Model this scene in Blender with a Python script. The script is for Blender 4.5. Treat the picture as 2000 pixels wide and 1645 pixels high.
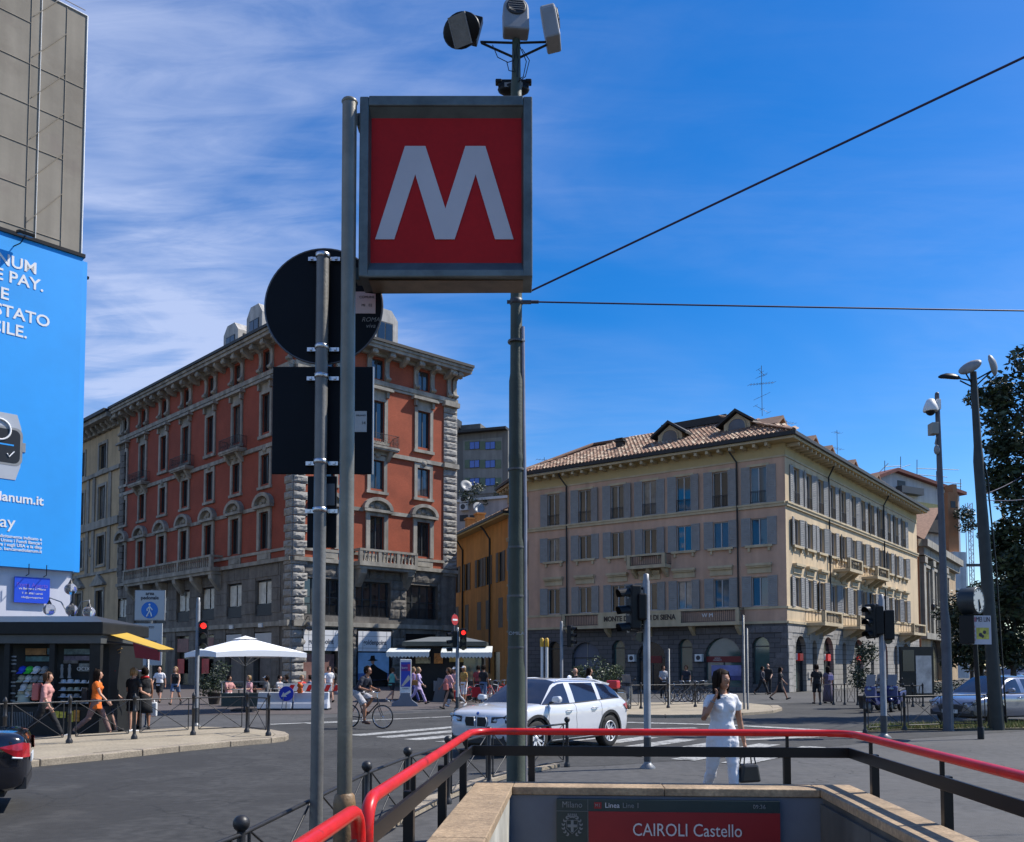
import bpy, bmesh, math, random
from mathutils import Vector, Matrix, Euler
R = math.radians
PI = math.pi
random.seed(7)
for o in list(bpy.data.objects):
    bpy.data.objects.remove(o, do_unlink=True)
SC = bpy.context.scene
COL = SC.collection

# ------------------------------------------------------------------ camera, sky, sun, exposure
F = 1720.0; HY = 1298.0; PH = R(3.0); PY = HY - F * math.tan(PH); CZ = 1.8
cam = bpy.data.cameras.new('camera')
camo = bpy.data.objects.new('camera', cam); COL.objects.link(camo)
cam.sensor_width = 36; cam.lens = 36 * F / 2000
cam.shift_y = (PY - 822.5) / 2000
cam.clip_end = 3000; cam.clip_start = 0.05
camo.location = (0, 0, CZ); camo.rotation_euler = (R(90) + PH, 0, 0)
SC.camera = camo

SUN_EL = R(49.5); SUN_AZ = R(74)          # azimuth from +Y towards +X
SUN_DIR = Vector((math.sin(SUN_AZ) * math.cos(SUN_EL), math.cos(SUN_AZ) * math.cos(SUN_EL), math.sin(SUN_EL)))
W = bpy.data.worlds.new('World'); SC.world = W; W.use_nodes = True
nt = W.node_tree; N = nt.nodes; N.clear(); K = nt.links.new
out = N.new('ShaderNodeOutputWorld'); bg = N.new('ShaderNodeBackground')
sky = N.new('ShaderNodeTexSky'); sky.sky_type = 'NISHITA'; sky.sun_disc = False
sky.sun_elevation = SUN_EL; sky.sun_rotation = SUN_AZ
sky.air_density = 1.0; sky.dust_density = 0.4; sky.ozone_density = 3.0; sky.altitude = 150
hs = N.new('ShaderNodeHueSaturation'); hs.inputs['Saturation'].default_value = 1.47; hs.inputs['Value'].default_value = 1.26; hs.inputs['Hue'].default_value = 0.508
K(sky.outputs[0], hs.inputs['Color'])
tc = N.new('ShaderNodeTexCoord')
# cirrus: streaky noise laid on a high flat sheet (direction divided by its height)
sep = N.new('ShaderNodeSeparateXYZ'); K(tc.outputs['Generated'], sep.inputs[0])
mx = N.new('ShaderNodeMath'); mx.operation = 'MAXIMUM'; mx.inputs[1].default_value = 0.03; K(sep.outputs['Z'], mx.inputs[0])
ad = N.new('ShaderNodeMath'); ad.operation = 'ADD'; ad.inputs[1].default_value = 0.12; K(mx.outputs[0], ad.inputs[0])
dx = N.new('ShaderNodeMath'); dx.operation = 'DIVIDE'; K(sep.outputs['X'], dx.inputs[0]); K(ad.outputs[0], dx.inputs[1])
dy = N.new('ShaderNodeMath'); dy.operation = 'DIVIDE'; K(sep.outputs['Y'], dy.inputs[0]); K(ad.outputs[0], dy.inputs[1])
cmb = N.new('ShaderNodeCombineXYZ'); K(dx.outputs[0], cmb.inputs[0]); K(dy.outputs[0], cmb.inputs[1])
def wn(scale, detail, rough, dist, rot, sc, lo, hi, seed):
    mp = N.new('ShaderNodeMapping'); mp.inputs['Rotation'].default_value = (0, 0, rot); mp.inputs['Scale'].default_value = sc
    mp.inputs['Location'].default_value = (seed, seed * .37, 0)
    K(cmb.outputs[0], mp.inputs[0])
    n = N.new('ShaderNodeTexNoise'); n.inputs['Scale'].default_value = scale; n.inputs['Detail'].default_value = detail
    n.inputs['Roughness'].default_value = rough; n.inputs['Distortion'].default_value = dist
    K(mp.outputs[0], n.inputs['Vector'])
    r = N.new('ShaderNodeMapRange'); r.interpolation_type = 'SMOOTHSTEP'; r.inputs[1].default_value = lo; r.inputs[2].default_value = hi
    K(n.outputs[0], r.inputs[0]); return r.outputs[0]
def mul(a, b, op='MULTIPLY'):
    m = N.new('ShaderNodeMath'); m.operation = op
    if isinstance(a, float): m.inputs[0].default_value = a
    else: K(a, m.inputs[0])
    if isinstance(b, float): m.inputs[1].default_value = b
    else: K(b, m.inputs[1])
    return m.outputs[0]
big = wn(0.8, 4, .55, .5, R(20), (1, 1, 1), .34, .62, 3.1)
streak = wn(1.7, 10, .58, .8, R(58), (.75, 1.4, 1), .30, .74, 1.7)
fine = wn(8.0, 8, .62, .8, R(60), (.4, 1.6, 1), .3, .8, 8.2)
dens = mul(mul(mul(streak, .52), mul(fine, .30), 'ADD'), .12, 'ADD')
dens = mul(dens, big)
# more cirrus over the western half of the sky, as on the day
side = N.new('ShaderNodeMapRange'); side.interpolation_type = 'SMOOTHSTEP'; side.inputs[1].default_value = .25; side.inputs[2].default_value = -.85; side.inputs[3].default_value = .10; side.inputs[4].default_value = 1.0
K(dx.outputs[0], side.inputs[0])
dens = mul(dens, side.outputs[0])
dens = mul(dens, 1.45)
cl = N.new('ShaderNodeClamp'); cl.inputs['Max'].default_value = .72; K(dens, cl.inputs[0])
mixc = N.new('ShaderNodeMix'); mixc.data_type = 'RGBA'
K(cl.outputs[0], mixc.inputs[0]); K(hs.outputs[0], mixc.inputs[6]); mixc.inputs[7].default_value = (5.2, 5.9, 8.0, 1)
K(mixc.outputs[2], bg.inputs[0]); bg.inputs[1].default_value = 0.10
K(bg.outputs[0], out.inputs[0])
sun = bpy.data.lights.new('sun', 'SUN'); sun.energy = 5.0; sun.angle = R(.53); sun.color = (1, .955, .88)
suno = bpy.data.objects.new('sun', sun); COL.objects.link(suno)
suno.rotation_euler = SUN_DIR.to_track_quat('Z', 'Y').to_euler(); suno.location = (30, 20, 60)
SC.view_settings.view_transform = 'Standard'; SC.view_settings.look = 'None'
SC.view_settings.exposure = 0.36; SC.view_settings.gamma = 1; SC.view_settings.use_curve_mapping = False
SC.cycles.max_bounces = 6; SC.cycles.diffuse_bounces = 3; SC.cycles.glossy_bounces = 4
SC.cycles.transparent_max_bounces = 8; SC.cycles.caustics_reflective = False; SC.cycles.caustics_refractive = False
SC.cycles.use_denoising = True

# ------------------------------------------------------------------ pixel measurements of the photograph -> metres
def ray(px, py):
    xc = (px - 1000) / F; yc = (PY - py) / F; c, s = math.cos(PH), math.sin(PH)
    return (xc, c - yc * s, s + yc * c)
def at(px, py, Y):
    d = ray(px, py); t = Y / d[1]; return Vector((d[0] * t, Y, CZ + d[2] * t))
def gr(px, py, z=0.0):
    d = ray(px, py); t = (z - CZ) / d[2]; return Vector((d[0] * t, d[1] * t, z))
def zat(py, Y): return at(1000, py, Y).z
def xat(px, Y): return at(px, 1200, Y).x

# ------------------------------------------------------------------ materials
def srgb(r, g, b):
    f = lambda v: (v / 255 / 12.92) if v / 255 <= .04045 else ((v / 255 + .055) / 1.055) ** 2.4
    return (f(r), f(g), f(b))
MATS = {}
def pm(name, c, rough=.75, var=.15, scale=2.0, bump=0.0, bscale=30.0, metal=0.0, streak=0.0, spec=.5, coat=0.0, ior=None, emit=None, fine=0.0, wear=None, cracks=0):
    """procedural material: base colour with mottling in world space, optional vertical grime and fine relief"""
    if name in MATS: return MATS[name]
    m = bpy.data.materials.new(name); m.use_nodes = True; MATS[name] = m
    t = m.node_tree; n = t.nodes; k = t.links.new; b = n['Principled BSDF']
    b.inputs['Roughness'].default_value = rough; b.inputs['Metallic'].default_value = metal
    b.inputs['Specular IOR Level'].default_value = spec
    if coat: b.inputs['Coat Weight'].default_value = coat; b.inputs['Coat Roughness'].default_value = .04
    if ior: b.inputs['IOR'].default_value = ior
    geo = n.new('ShaderNodeNewGeometry')
    no = n.new('ShaderNodeTexNoise'); no.inputs['Scale'].default_value = scale; no.inputs['Detail'].default_value = 6; no.inputs['Roughness'].default_value = .65
    k(geo.outputs['Position'], no.inputs['Vector'])
    mr = n.new('ShaderNodeMapRange'); mr.inputs[1].default_value = .3; mr.inputs[2].default_value = .7; mr.inputs[3].default_value = 1 - var; mr.inputs[4].default_value = 1 + var
    k(no.outputs[0], mr.inputs[0]); last = mr.outputs[0]
    def mult(a, bb):
        q = n.new('ShaderNodeMath'); q.operation = 'MULTIPLY'; k(a, q.inputs[0]); k(bb, q.inputs[1]); return q.outputs[0]
    if streak:
        mp = n.new('ShaderNodeMapping'); mp.inputs['Scale'].default_value = (1.6, 1.6, .12); k(geo.outputs['Position'], mp.inputs[0])
        s = n.new('ShaderNodeTexNoise'); s.inputs['Scale'].default_value = 1.0; s.inputs['Detail'].default_value = 7; k(mp.outputs[0], s.inputs['Vector'])
        m2 = n.new('ShaderNodeMapRange'); m2.inputs[1].default_value = .35; m2.inputs[2].default_value = .65; m2.inputs[3].default_value = 1 - streak; m2.inputs[4].default_value = 1 + streak * .5
        k(s.outputs[0], m2.inputs[0]); last = mult(last, m2.outputs[0])
    if fine:
        s = n.new('ShaderNodeTexNoise'); s.inputs['Scale'].default_value = scale * 14; s.inputs['Detail'].default_value = 3; k(geo.outputs['Position'], s.inputs['Vector'])
        m2 = n.new('ShaderNodeMapRange'); m2.inputs[1].default_value = .3; m2.inputs[2].default_value = .7; m2.inputs[3].default_value = 1 - fine; m2.inputs[4].default_value = 1 + fine
        k(s.outputs[0], m2.inputs[0]); last = mult(last, m2.outputs[0])
    rgb = n.new('ShaderNodeVectorMath'); rgb.operation = 'SCALE'; rgb.inputs[0].default_value = c
    k(last, rgb.inputs['Scale']); colr = rgb.outputs[0]
    for (wc, ws, lo, hi, amt) in (wear or []):      # worn or stained patches: (colour, noise scale, from, to, amount)
        s = n.new('ShaderNodeTexNoise'); s.inputs['Scale'].default_value = ws; s.inputs['Detail'].default_value = 8; s.inputs['Roughness'].default_value = .7; k(geo.outputs['Position'], s.inputs['Vector'])
        m2 = n.new('ShaderNodeMapRange'); m2.inputs[1].default_value = lo; m2.inputs[2].default_value = hi; m2.inputs[4].default_value = amt; k(s.outputs[0], m2.inputs[0])
        mi = n.new('ShaderNodeMix'); mi.data_type = 'RGBA'; k(m2.outputs[0], mi.inputs[0]); k(colr, mi.inputs[6]); mi.inputs[7].default_value = (*wc, 1); colr = mi.outputs[2]
    if cracks:
        d = n.new('ShaderNodeTexNoise'); d.inputs['Scale'].default_value = .9; d.inputs['Detail'].default_value = 6; k(geo.outputs['Position'], d.inputs['Vector'])
        av = n.new('ShaderNodeVectorMath'); av.operation = 'MULTIPLY_ADD'; k(d.outputs['Color'], av.inputs[0]); av.inputs[1].default_value = (1.6, 1.6, 0); k(geo.outputs['Position'], av.inputs[2])
        v = n.new('ShaderNodeTexVoronoi'); v.feature = 'DISTANCE_TO_EDGE'; v.voronoi_dimensions = '2D'; v.inputs['Scale'].default_value = cracks; k(av.outputs[0], v.inputs['Vector'])
        m2 = n.new('ShaderNodeMapRange'); m2.inputs[1].default_value = .0015; m2.inputs[2].default_value = .006; m2.inputs[3].default_value = .7; m2.inputs[4].default_value = 0; k(v.outputs['Distance'], m2.inputs[0])
        mi = n.new('ShaderNodeMix'); mi.data_type = 'RGBA'; k(m2.outputs[0], mi.inputs[0]); k(colr, mi.inputs[6]); mi.inputs[7].default_value = (.012, .012, .012, 1); colr = mi.outputs[2]
    k(colr, b.inputs['Base Color'])
    if bump:
        s = n.new('ShaderNodeTexNoise'); s.inputs['Scale'].default_value = bscale; s.inputs['Detail'].default_value = 5; k(geo.outputs['Position'], s.inputs['Vector'])
        bp = n.new('ShaderNodeBump'); bp.inputs['Strength'].default_value = bump; bp.inputs['Distance'].default_value = .02
        k(s.outputs[0], bp.inputs['Height']); k(bp.outputs[0], b.inputs['Normal'])
    if emit:
        b.inputs['Emission Color'].default_value = (*emit[0], 1); b.inputs['Emission Strength'].default_value = emit[1]
    return m
def brickmat(name, c1, c2, mortar, sc, rz, w=.5, h=.25, rough=.9, bump=.4, msize=.02):
    """courses of small masonry too fine to build stone by stone; laid in the wall's own plane"""
    m = bpy.data.materials.new(name); m.use_nodes = True; t = m.node_tree; n = t.nodes; k = t.links.new; b = n['Principled BSDF']
    b.inputs['Roughness'].default_value = rough
    geo = n.new('ShaderNodeNewGeometry'); mp = n.new('ShaderNodeMapping'); mp.vector_type = 'POINT'
    mp.inputs['Rotation'].default_value = (0, 0, -rz); k(geo.outputs['Position'], mp.inputs[0])
    sp = n.new('ShaderNodeSeparateXYZ'); k(mp.outputs[0], sp.inputs[0]); cb = n.new('ShaderNodeCombineXYZ'); k(sp.outputs[0], cb.inputs[0]); k(sp.outputs[2], cb.inputs[1])
    br = n.new('ShaderNodeTexBrick'); k(cb.outputs[0], br.inputs['Vector'])
    br.inputs['Scale'].default_value = sc; br.inputs['Brick Width'].default_value = w; br.inputs['Row Height'].default_value = h; br.inputs['Mortar Size'].default_value = msize
    br.inputs['Color1'].default_value = (*c1, 1); br.inputs['Color2'].default_value = (*c2, 1); br.inputs['Mortar'].default_value = (*mortar, 1)
    no = n.new('ShaderNodeTexNoise'); no.inputs['Scale'].default_value = .6; no.inputs['Detail'].default_value = 7; k(geo.outputs['Position'], no.inputs['Vector'])
    mr = n.new('ShaderNodeMapRange'); mr.inputs[1].default_value = .3; mr.inputs[2].default_value = .7; mr.inputs[3].default_value = .84; mr.inputs[4].default_value = 1.14; k(no.outputs[0], mr.inputs[0])
    sc2 = n.new('ShaderNodeVectorMath'); sc2.operation = 'SCALE'; k(br.outputs[0], sc2.inputs[0]); k(mr.outputs[0], sc2.inputs['Scale']); k(sc2.outputs[0], b.inputs['Base Color'])
    bp = n.new('ShaderNodeBump'); bp.inputs['Strength'].default_value = bump; bp.inputs['Distance'].default_value = .02; bp.invert = True
    k(br.outputs['Fac'], bp.inputs['Height']); k(bp.outputs[0], b.inputs['Normal'])
    return m

# ------------------------------------------------------------------ mesh collector and object helpers
class MB:
    def __init__(s): s.v = []; s.f = []; s.m = []; s.s = []
    def face(s, pts, mi=0, sm=False):
        i = len(s.v); s.v += [tuple(p) for p in pts]; s.f.append(tuple(range(i, i + len(pts)))); s.m.append(mi); s.s.append(sm); return s
    def box(s, x0, x1, y0, y1, z0, z1, mi=0):
        if x0 > x1: x0, x1 = x1, x0
        if y0 > y1: y0, y1 = y1, y0
        if z0 > z1: z0, z1 = z1, z0
        i = len(s.v)
        s.v += [(x0, y0, z0), (x1, y0, z0), (x1, y1, z0), (x0, y1, z0), (x0, y0, z1), (x1, y0, z1), (x1, y1, z1), (x0, y1, z1)]
        for q in ((0, 3, 2, 1), (4, 5, 6, 7), (0, 1, 5, 4), (1, 2, 6, 5), (2, 3, 7, 6), (3, 0, 4, 7)):
            s.f.append(tuple(i + a for a in q)); s.m.append(mi); s.s.append(False)
        return s
    def prism(s, poly, axis, a0, a1, mi=0):
        """poly: 2-D outline extruded along an axis. axis 'y': poly is (x,z); 'x': (y,z); 'z': (x,y)"""
        def P(p, a): return (p[0], a, p[1]) if axis == 'y' else (a, p[0], p[1]) if axis == 'x' else (p[0], p[1], a)
        i = len(s.v); n = len(poly)
        s.v += [P(p, a0) for p in poly] + [P(p, a1) for p in poly]
        s.f.append(tuple(range(i, i + n))[::-1]); s.f.append(tuple(range(i + n, i + 2 * n))); s.m += [mi, mi]; s.s += [False, False]
        for j in range(n):
            k2 = (j + 1) % n; s.f.append((i + j, i + k2, i + n + k2, i + n + j)); s.m.append(mi); s.s.append(False)
        return s
    def tube(s, pts, r, n=8, mi=0, cap=True):
        """round bar through points; r a number or one radius per point"""
        pts = [Vector(p) for p in pts]; rr = r if isinstance(r, (list, tuple)) else [r] * len(pts)
        i0 = len(s.v); prev = None
        for j, p in enumerate(pts):
            d = (pts[min(j + 1, len(pts) - 1)] - pts[max(j - 1, 0)])
            if d.length < 1e-9: d = Vector((0, 0, 1))
            d.normalize()
            if prev is None:
                a = d.orthogonal().normalized()
            else:
                a = prev - d * prev.dot(d)
                a = a.normalized() if a.length > 1e-6 else d.orthogonal().normalized()
            prev = a; b = d.cross(a)
            for q in range(n):
                w = 2 * PI * q / n; s.v.append(tuple(p + (a * math.cos(w) + b * math.sin(w)) * rr[j]))
        for j in range(len(pts) - 1):
            for q in range(n):
                q2 = (q + 1) % n; a0 = i0 + j * n
                s.f.append((a0 + q, a0 + q2, a0 + n + q2, a0 + n + q)); s.m.append(mi); s.s.append(True)
        if cap:
            for j, fl in ((0, True), (len(pts) - 1, False)):
                ring = [s.v[i0 + j * n + q] for q in range(n)]
                s.face(ring[::-1] if fl else ring, mi)
        return s
    def lathe(s, prof, n=12, c=(0, 0, 0), mi=0, smooth=True, cap=True):
        i0 = len(s.v)
        for (r, z) in prof:
            for q in range(n):
                w = 2 * PI * q / n; s.v.append((c[0] + r * math.cos(w), c[1] + r * math.sin(w), c[2] + z))
        for j in range(len(prof) - 1):
            for q in range(n):
                q2 = (q + 1) % n; a = i0 + j * n; s.f.append((a + q, a + q2, a + n + q2, a + n + q)); s.m.append(mi); s.s.append(smooth)
        for j, fl in ((0, True), (len(prof) - 1, False)):
            if cap and prof[j][0] > 1e-4:
                ring = [s.v[i0 + j * n + q] for q in range(n)]; s.face(ring[::-1] if fl else ring, mi)
        return s
    def ball(s, c, r, n=10, m=6, mi=0):
        rx, ry, rz = (r, r, r) if isinstance(r, (int, float)) else r
        i0 = len(s.v)
        for j in range(m + 1):
            th = PI * j / m
            for q in range(n):
                w = 2 * PI * q / n; s.v.append((c[0] + rx * math.sin(th) * math.cos(w), c[1] + ry * math.sin(th) * math.sin(w), c[2] - rz * math.cos(th)))
        for j in range(m):
            for q in range(n):
                q2 = (q + 1) % n; a = i0 + j * n; s.f.append((a + q, a + q2, a + n + q2, a + n + q)); s.m.append(mi); s.s.append(True)
        return s
    def ring(s, c, axis, R0, r, n=24, k=6, mi=0, a0=0, a1=2 * PI):
        """torus round an axis vector"""
        ax = Vector(axis).normalized(); u = ax.orthogonal().normalized(); w = ax.cross(u); c = Vector(c); full = abs(a1 - a0 - 2 * PI) < 1e-6
        pts = [c + (u * math.cos(a0 + (a1 - a0) * j / n) + w * math.sin(a0 + (a1 - a0) * j / n)) * R0 for j in range(n + 1)]
        i0 = len(s.v)
        for p in pts:
            d = (p - c).normalized()
            for q in range(k):
                t = 2 * PI * q / k; s.v.append(tuple(p + (d * math.cos(t) + ax * math.sin(t)) * r))
        for j in range(n):
            for q in range(k):
                q2 = (q + 1) % k; a = i0 + j * k; s.f.append((a + q, a + k + q, a + k + q2, a + q2)); s.m.append(mi); s.s.append(True)
        return s
    def disc(s, c, axis, r, n=20, mi=0):
        ax = Vector(axis).normalized(); u = ax.orthogonal().normalized(); w = ax.cross(u); c = Vector(c)
        return s.face([c + (u * math.cos(2 * PI * j / n) + w * math.sin(2 * PI * j / n)) * r for j in range(n)], mi)
    def mesh(s, name, mats):
        me = bpy.data.meshes.new(name); me.from_pydata(s.v, [], s.f)
        for m in (mats if isinstance(mats, (list, tuple)) else [mats]): me.materials.append(m)
        me.polygons.foreach_set('material_index', s.m); me.polygons.foreach_set('use_smooth', s.s); me.update(); return me
    def build(s, name, mats, parent=None, loc=(0, 0, 0), rz=0, rot=None, bevel=0, kind=None, label=None, fix=True):
        me = s.mesh(name, mats)
        if fix:
            bm = bmesh.new(); bm.from_mesh(me); bmesh.ops.remove_doubles(bm, verts=bm.verts, dist=1e-6) if bevel else None
            bmesh.ops.recalc_face_normals(bm, faces=bm.faces); bm.to_mesh(me); bm.free()
        return put(name, me, parent, loc, rz, rot, bevel=bevel, kind=kind, label=label)
def put(name, me, parent=None, loc=(0, 0, 0), rz=0, rot=None, scale=None, bevel=0, kind=None, label=None):
    o = bpy.data.objects.new(name, me); COL.objects.link(o)
    o.location = loc; o.rotation_euler = rot if rot else (0, 0, rz)
    if scale: o.scale = scale
    if parent: o.parent = parent
    if kind: o['kind'] = kind
    if label: o['label'] = label
    if bevel:
        b = o.modifiers.new('bevel', 'BEVEL'); b.width = bevel; b.segments = 2; b.limit_method = 'ANGLE'; b.angle_limit = R(40)
    return o
def tag(o, label, cat, group=None):
    o['label'] = label; o['category'] = cat
    if group: o['group'] = group
    return o
def thing(name, label, cat, loc=(0, 0, 0), rz=0, group=None):
    o = bpy.data.objects.new(name, None); COL.objects.link(o); o.location = loc; o.rotation_euler = (0, 0, rz); o.empty_display_size = .2
    return tag(o, label, cat, group)
KIDS = {}
def copy_tree(o, parent=None, loc=None, rz=None, label=None, group=None):
    c = o.copy(); COL.objects.link(c)
    if parent: c.parent = parent
    if loc is not None: c.location = loc
    if rz is not None: c.rotation_euler = (0, 0, rz)
    if label: c['label'] = label
    if group: c['group'] = group
    for ch in list(o.children): copy_tree(ch, c)
    return c
def text(body, size, m, parent, loc, rz=0, rot=None, align='CENTER', ext=.003, name='lettering', shear=0, sx=1.0, bold=0.0, spacing=1.0):
    cu = bpy.data.curves.new('t', 'FONT'); cu.body = body; cu.size = size; cu.align_x = align; cu.align_y = 'CENTER'; cu.extrude = ext; cu.shear = shear
    cu.offset = bold; cu.space_character = spacing; cu.resolution_u = 3
    t = bpy.data.objects.new('t', cu); COL.objects.link(t); bpy.context.view_layer.update()
    me = bpy.data.meshes.new_from_object(t.evaluated_get(bpy.context.evaluated_depsgraph_get())); bpy.data.objects.remove(t, do_unlink=True); bpy.data.curves.remove(cu)
    me.materials.clear(); me.materials.append(m); me.name = name
    return put(name, me, parent, loc, rot=rot if rot else (R(90), 0, rz), scale=(sx, 1, 1))
class Fac:
    """one plane of a building: a -> b runs left to right seen from outside; local x along, -y outward, z up"""
    def __init__(s, a, b, base=None):
        s.a = Vector((a[0], a[1], 0)); d = Vector((b[0] - a[0], b[1] - a[1], 0)); s.L = d.length; s.u = d / s.L; s.n = Vector((s.u.y, -s.u.x, 0))
        s.rz = math.atan2(s.u.y, s.u.x); s.base = Vector((base[0], base[1], 0)) if base else s.a
    def U(s, px, py=1100, w=0):
        d = ray(px, py); a = s.a + s.n * w; t = (a.x * s.n.x + a.y * s.n.y) / (d[0] * s.n.x + d[1] * s.n.y)
        return (d[0] * t - s.a.x) * s.u.x + (d[1] * t - s.a.y) * s.u.y
    def Z(s, px, py, w=0):
        d = ray(px, py); a = s.a + s.n * w; t = (a.x * s.n.x + a.y * s.n.y) / (d[0] * s.n.x + d[1] * s.n.y); return CZ + d[2] * t
    def P(s, u, z=0, w=0):                      # local to the building's base
        p = s.a + s.u * u + s.n * w - s.base; p.z = z; return p
    def W(s, u, z=0, w=0):
        p = s.a + s.u * u + s.n * w; p.z = z; return p
def wall(mb, L, z0, z1, holes, depth=.28, mi=0, mir=0, u0=0.0):
    """wall plane in facade coordinates with real openings and their reveals"""
    us = sorted(set([u0, L] + [h[0] for h in holes] + [h[1] for h in holes])); us = [u for u in us if u0 <= u <= L]
    zs = sorted(set([z0, z1] + [h[2] for h in holes] + [h[3] for h in holes])); zs = [z for z in zs if z0 <= z <= z1]
    for i in range(len(us) - 1):
        run = None
        for j in range(len(zs) - 1):
            cu, cz = (us[i] + us[i + 1]) / 2, (zs[j] + zs[j + 1]) / 2
            inside = any(h[0] < cu < h[1] and h[2] < cz < h[3] for h in holes)
            if inside:
                if run is not None: mb.face([(us[i], 0, run), (us[i + 1], 0, run), (us[i + 1], 0, zs[j]), (us[i], 0, zs[j])], mi); run = None
            elif run is None: run = zs[j]
        if run is not None: mb.face([(us[i], 0, run), (us[i + 1], 0, run), (us[i + 1], 0, z1), (us[i], 0, z1)], mi)
    for (a, b, c, d) in [h[:4] for h in holes]:
        for q in (((a, 0, c), (a, depth, c), (a, depth, d), (a, 0, d)), ((b, 0, c), (b, 0, d), (b, depth, d), (b, depth, c)), ((a, 0, d), (a, depth, d), (b, depth, d), (b, 0, d)), ((a, 0, c), (b, 0, c), (b, depth, c), (a, depth, c))):
            mb.face(q, mir)
    return mb
def archfill(mb, u, w, zspring, ztop, depth=.28, mi=0, n=12, y=0.0):
    """spandrels that turn a square-headed opening into a round-headed one"""
    rise = ztop - zspring; pts = [(u + w / 2 * math.cos(PI - PI * j / n), zspring + rise * math.sin(PI * j / n)) for j in range(n + 1)]
    h = n // 2
    mb.face([(p[0], y, p[1]) for p in pts[:h + 1]] + [(u - w / 2, y, ztop)], mi)
    mb.face([(p[0], y, p[1]) for p in pts[h:]] + [(u + w / 2, y, ztop)], mi)
    for j in range(n): mb.face([(pts[j][0], y, pts[j][1]), (pts[j + 1][0], y, pts[j + 1][1]), (pts[j + 1][0], y + depth, pts[j + 1][1]), (pts[j][0], y + depth, pts[j][1])], mi)
    return mb
# ------------------------------------------------------------------ base materials
M_ASPH = pm('road_asphalt', (.040, .039, .0375), .9, .22, .5, .35, 90, fine=.34, wear=[((.024, .023, .022), .22, .515, .53, .6), ((.065, .062, .058), .8, .56, .66, .5), ((.012, .012, .012), 1.9, .66, .70, .8)], cracks=.22)
M_PLAZA = pm('plaza_asphalt', (.066, .0645, .0635), .88, .20, .45, .3, 70, fine=.24, wear=[((.088, .084, .08), .3, .51, .53, .45), ((.03, .029, .028), 1.5, .63, .70, .6)], cracks=.3)
M_PORPH = pm('porphyry', (.085, .07, .066), .85, .25, 3, .4, 12, fine=.3)
M_GRANITE = pm('kerb_granite', (.30, .25, .185), .85, .22, 2.5, .3, 40, fine=.25)
M_SLAB = pm('pavement_slab', (.31, .26, .185), .85, .16, 1.2, .2, 50, fine=.2)
M_WHITEPAINT = pm('road_paint', (.36, .36, .345), .8, .28, 1.6, .2, 60, fine=.3, wear=[((.05, .05, .048), 3.2, .50, .60, .8), ((.05, .05, .048), 14, .56, .64, .9)])
M_BLACK = pm('black_paint', (.009, .009, .010), .45, .2, 6, spec=.25)
M_IRON = pm('iron_black', (.018, .018, .02), .45, .25, 5, .1, 60)
M_RED = pm('rail_red', (.56, .014, .014), .34, .18, 5, coat=.15, spec=.35, wear=[((.20, .02, .02), 4, .60, .66, .55), ((.10, .06, .05), 22, .70, .72, .8)])
M_GREENPOLE = pm('pole_green', (.062, .078, .050), .55, .3, 3, .15, 40, streak=.3)
M_GALV = pm('galvanised_steel', (.22, .225, .23), .45, .22, 3, .1, 50, metal=.3, streak=.3)
M_GALVD = pm('weathered_steel', (.17, .17, .165), .5, .3, 3, .1, 50, metal=.6, streak=.35)
M_STEEL = pm('clamp_steel', (.55, .56, .58), .3, .1, 8, metal=1)
M_RUST = pm('rust_collar', (.20, .12, .055), .55, .4, 9, .2, 50)
M_DARKGREY = pm('dark_grey_metal', (.055, .057, .06), .5, .2, 4)
M_GREYBOX = pm('grey_housing', (.26, .265, .27), .5, .15, 4)
M_WHITE = pm('white_paint', (.72, .72, .70), .5, .08, 3)
M_GLASSDK = pm('window_glass', (.012, .016, .02), .04, .3, .3, ior=1.9)
M_SANDCOPE = pm('sandstone_coping', (.345, .245, .15), .82, .24, 2.2, .3, 60, fine=.26, streak=.2, wear=[((.16, .115, .07), 1.6, .52, .68, .6), ((.50, .42, .30), 7, .62, .70, .5)])
M_MARBLE = pm('marble_lining', (.44, .42, .36), .6, .2, 3, streak=.3)

# ------------------------------------------------------------------ ground with the stair opening
ENT_RZ = -R(4); ENT_O = Vector((0, 8.0, 0)); EW = 2.72; ED = 7.2
def ent(x, y, z=0.0):
    c, s = math.cos(ENT_RZ), math.sin(ENT_RZ); return Vector((ENT_O.x + x * c - y * s, ENT_O.y + x * s + y * c, z))
mb = MB(); hx = [-.30, EW + .30]; hy = [-ED, .30]
B = 1500
H = [ent(hx[0], hy[0]), ent(hx[1], hy[0]), ent(hx[1], hy[1]), ent(hx[0], hy[1])]
O4 = [Vector((-B, -B, 0)), Vector((B, -B, 0)), Vector((B, B, 0)), Vector((-B, B, 0))]
for i in range(4):
    j = (i + 1) % 4; mb.face([O4[i], O4[j], H[j], H[i]])
mb.build('ground', M_PLAZA, kind='structure')
def sheet(name, pts, m, z, kind='structure', top=None):
    mb = MB(); p = [(a[0], a[1], z) for a in pts]; mb.face(p)
    if top: # raised pavement: close the sides
        for i in range(len(p)):
            j = (i + 1) % len(p); mb.face([p[i], p[j], (p[j][0], p[j][1], 0), (p[i][0], p[i][1], 0)])
    return mb.build(name, m, kind=kind)
G2 = lambda px, py, z=0.0: tuple(gr(px, py, z)[:2])
fence_near = [(-2.2, -2.0), (-1.98, 2.2), (-1.76, 5.2), (-1.49, 8.5), (-1.27, 9.9), (-.93, 11.5), (-.44, 13.2), (.15, 14.5), (.87, 15.6)]
cross = [(1.6, 15.75), (4.2, 17.2), (9.2, 21.2), (14, 24.0), (26, 27)]
far_edge = [(40, 40), (30, 62), G2(1560, 1358), G2(1222, 1366), G2(1040, 1372)]
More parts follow.
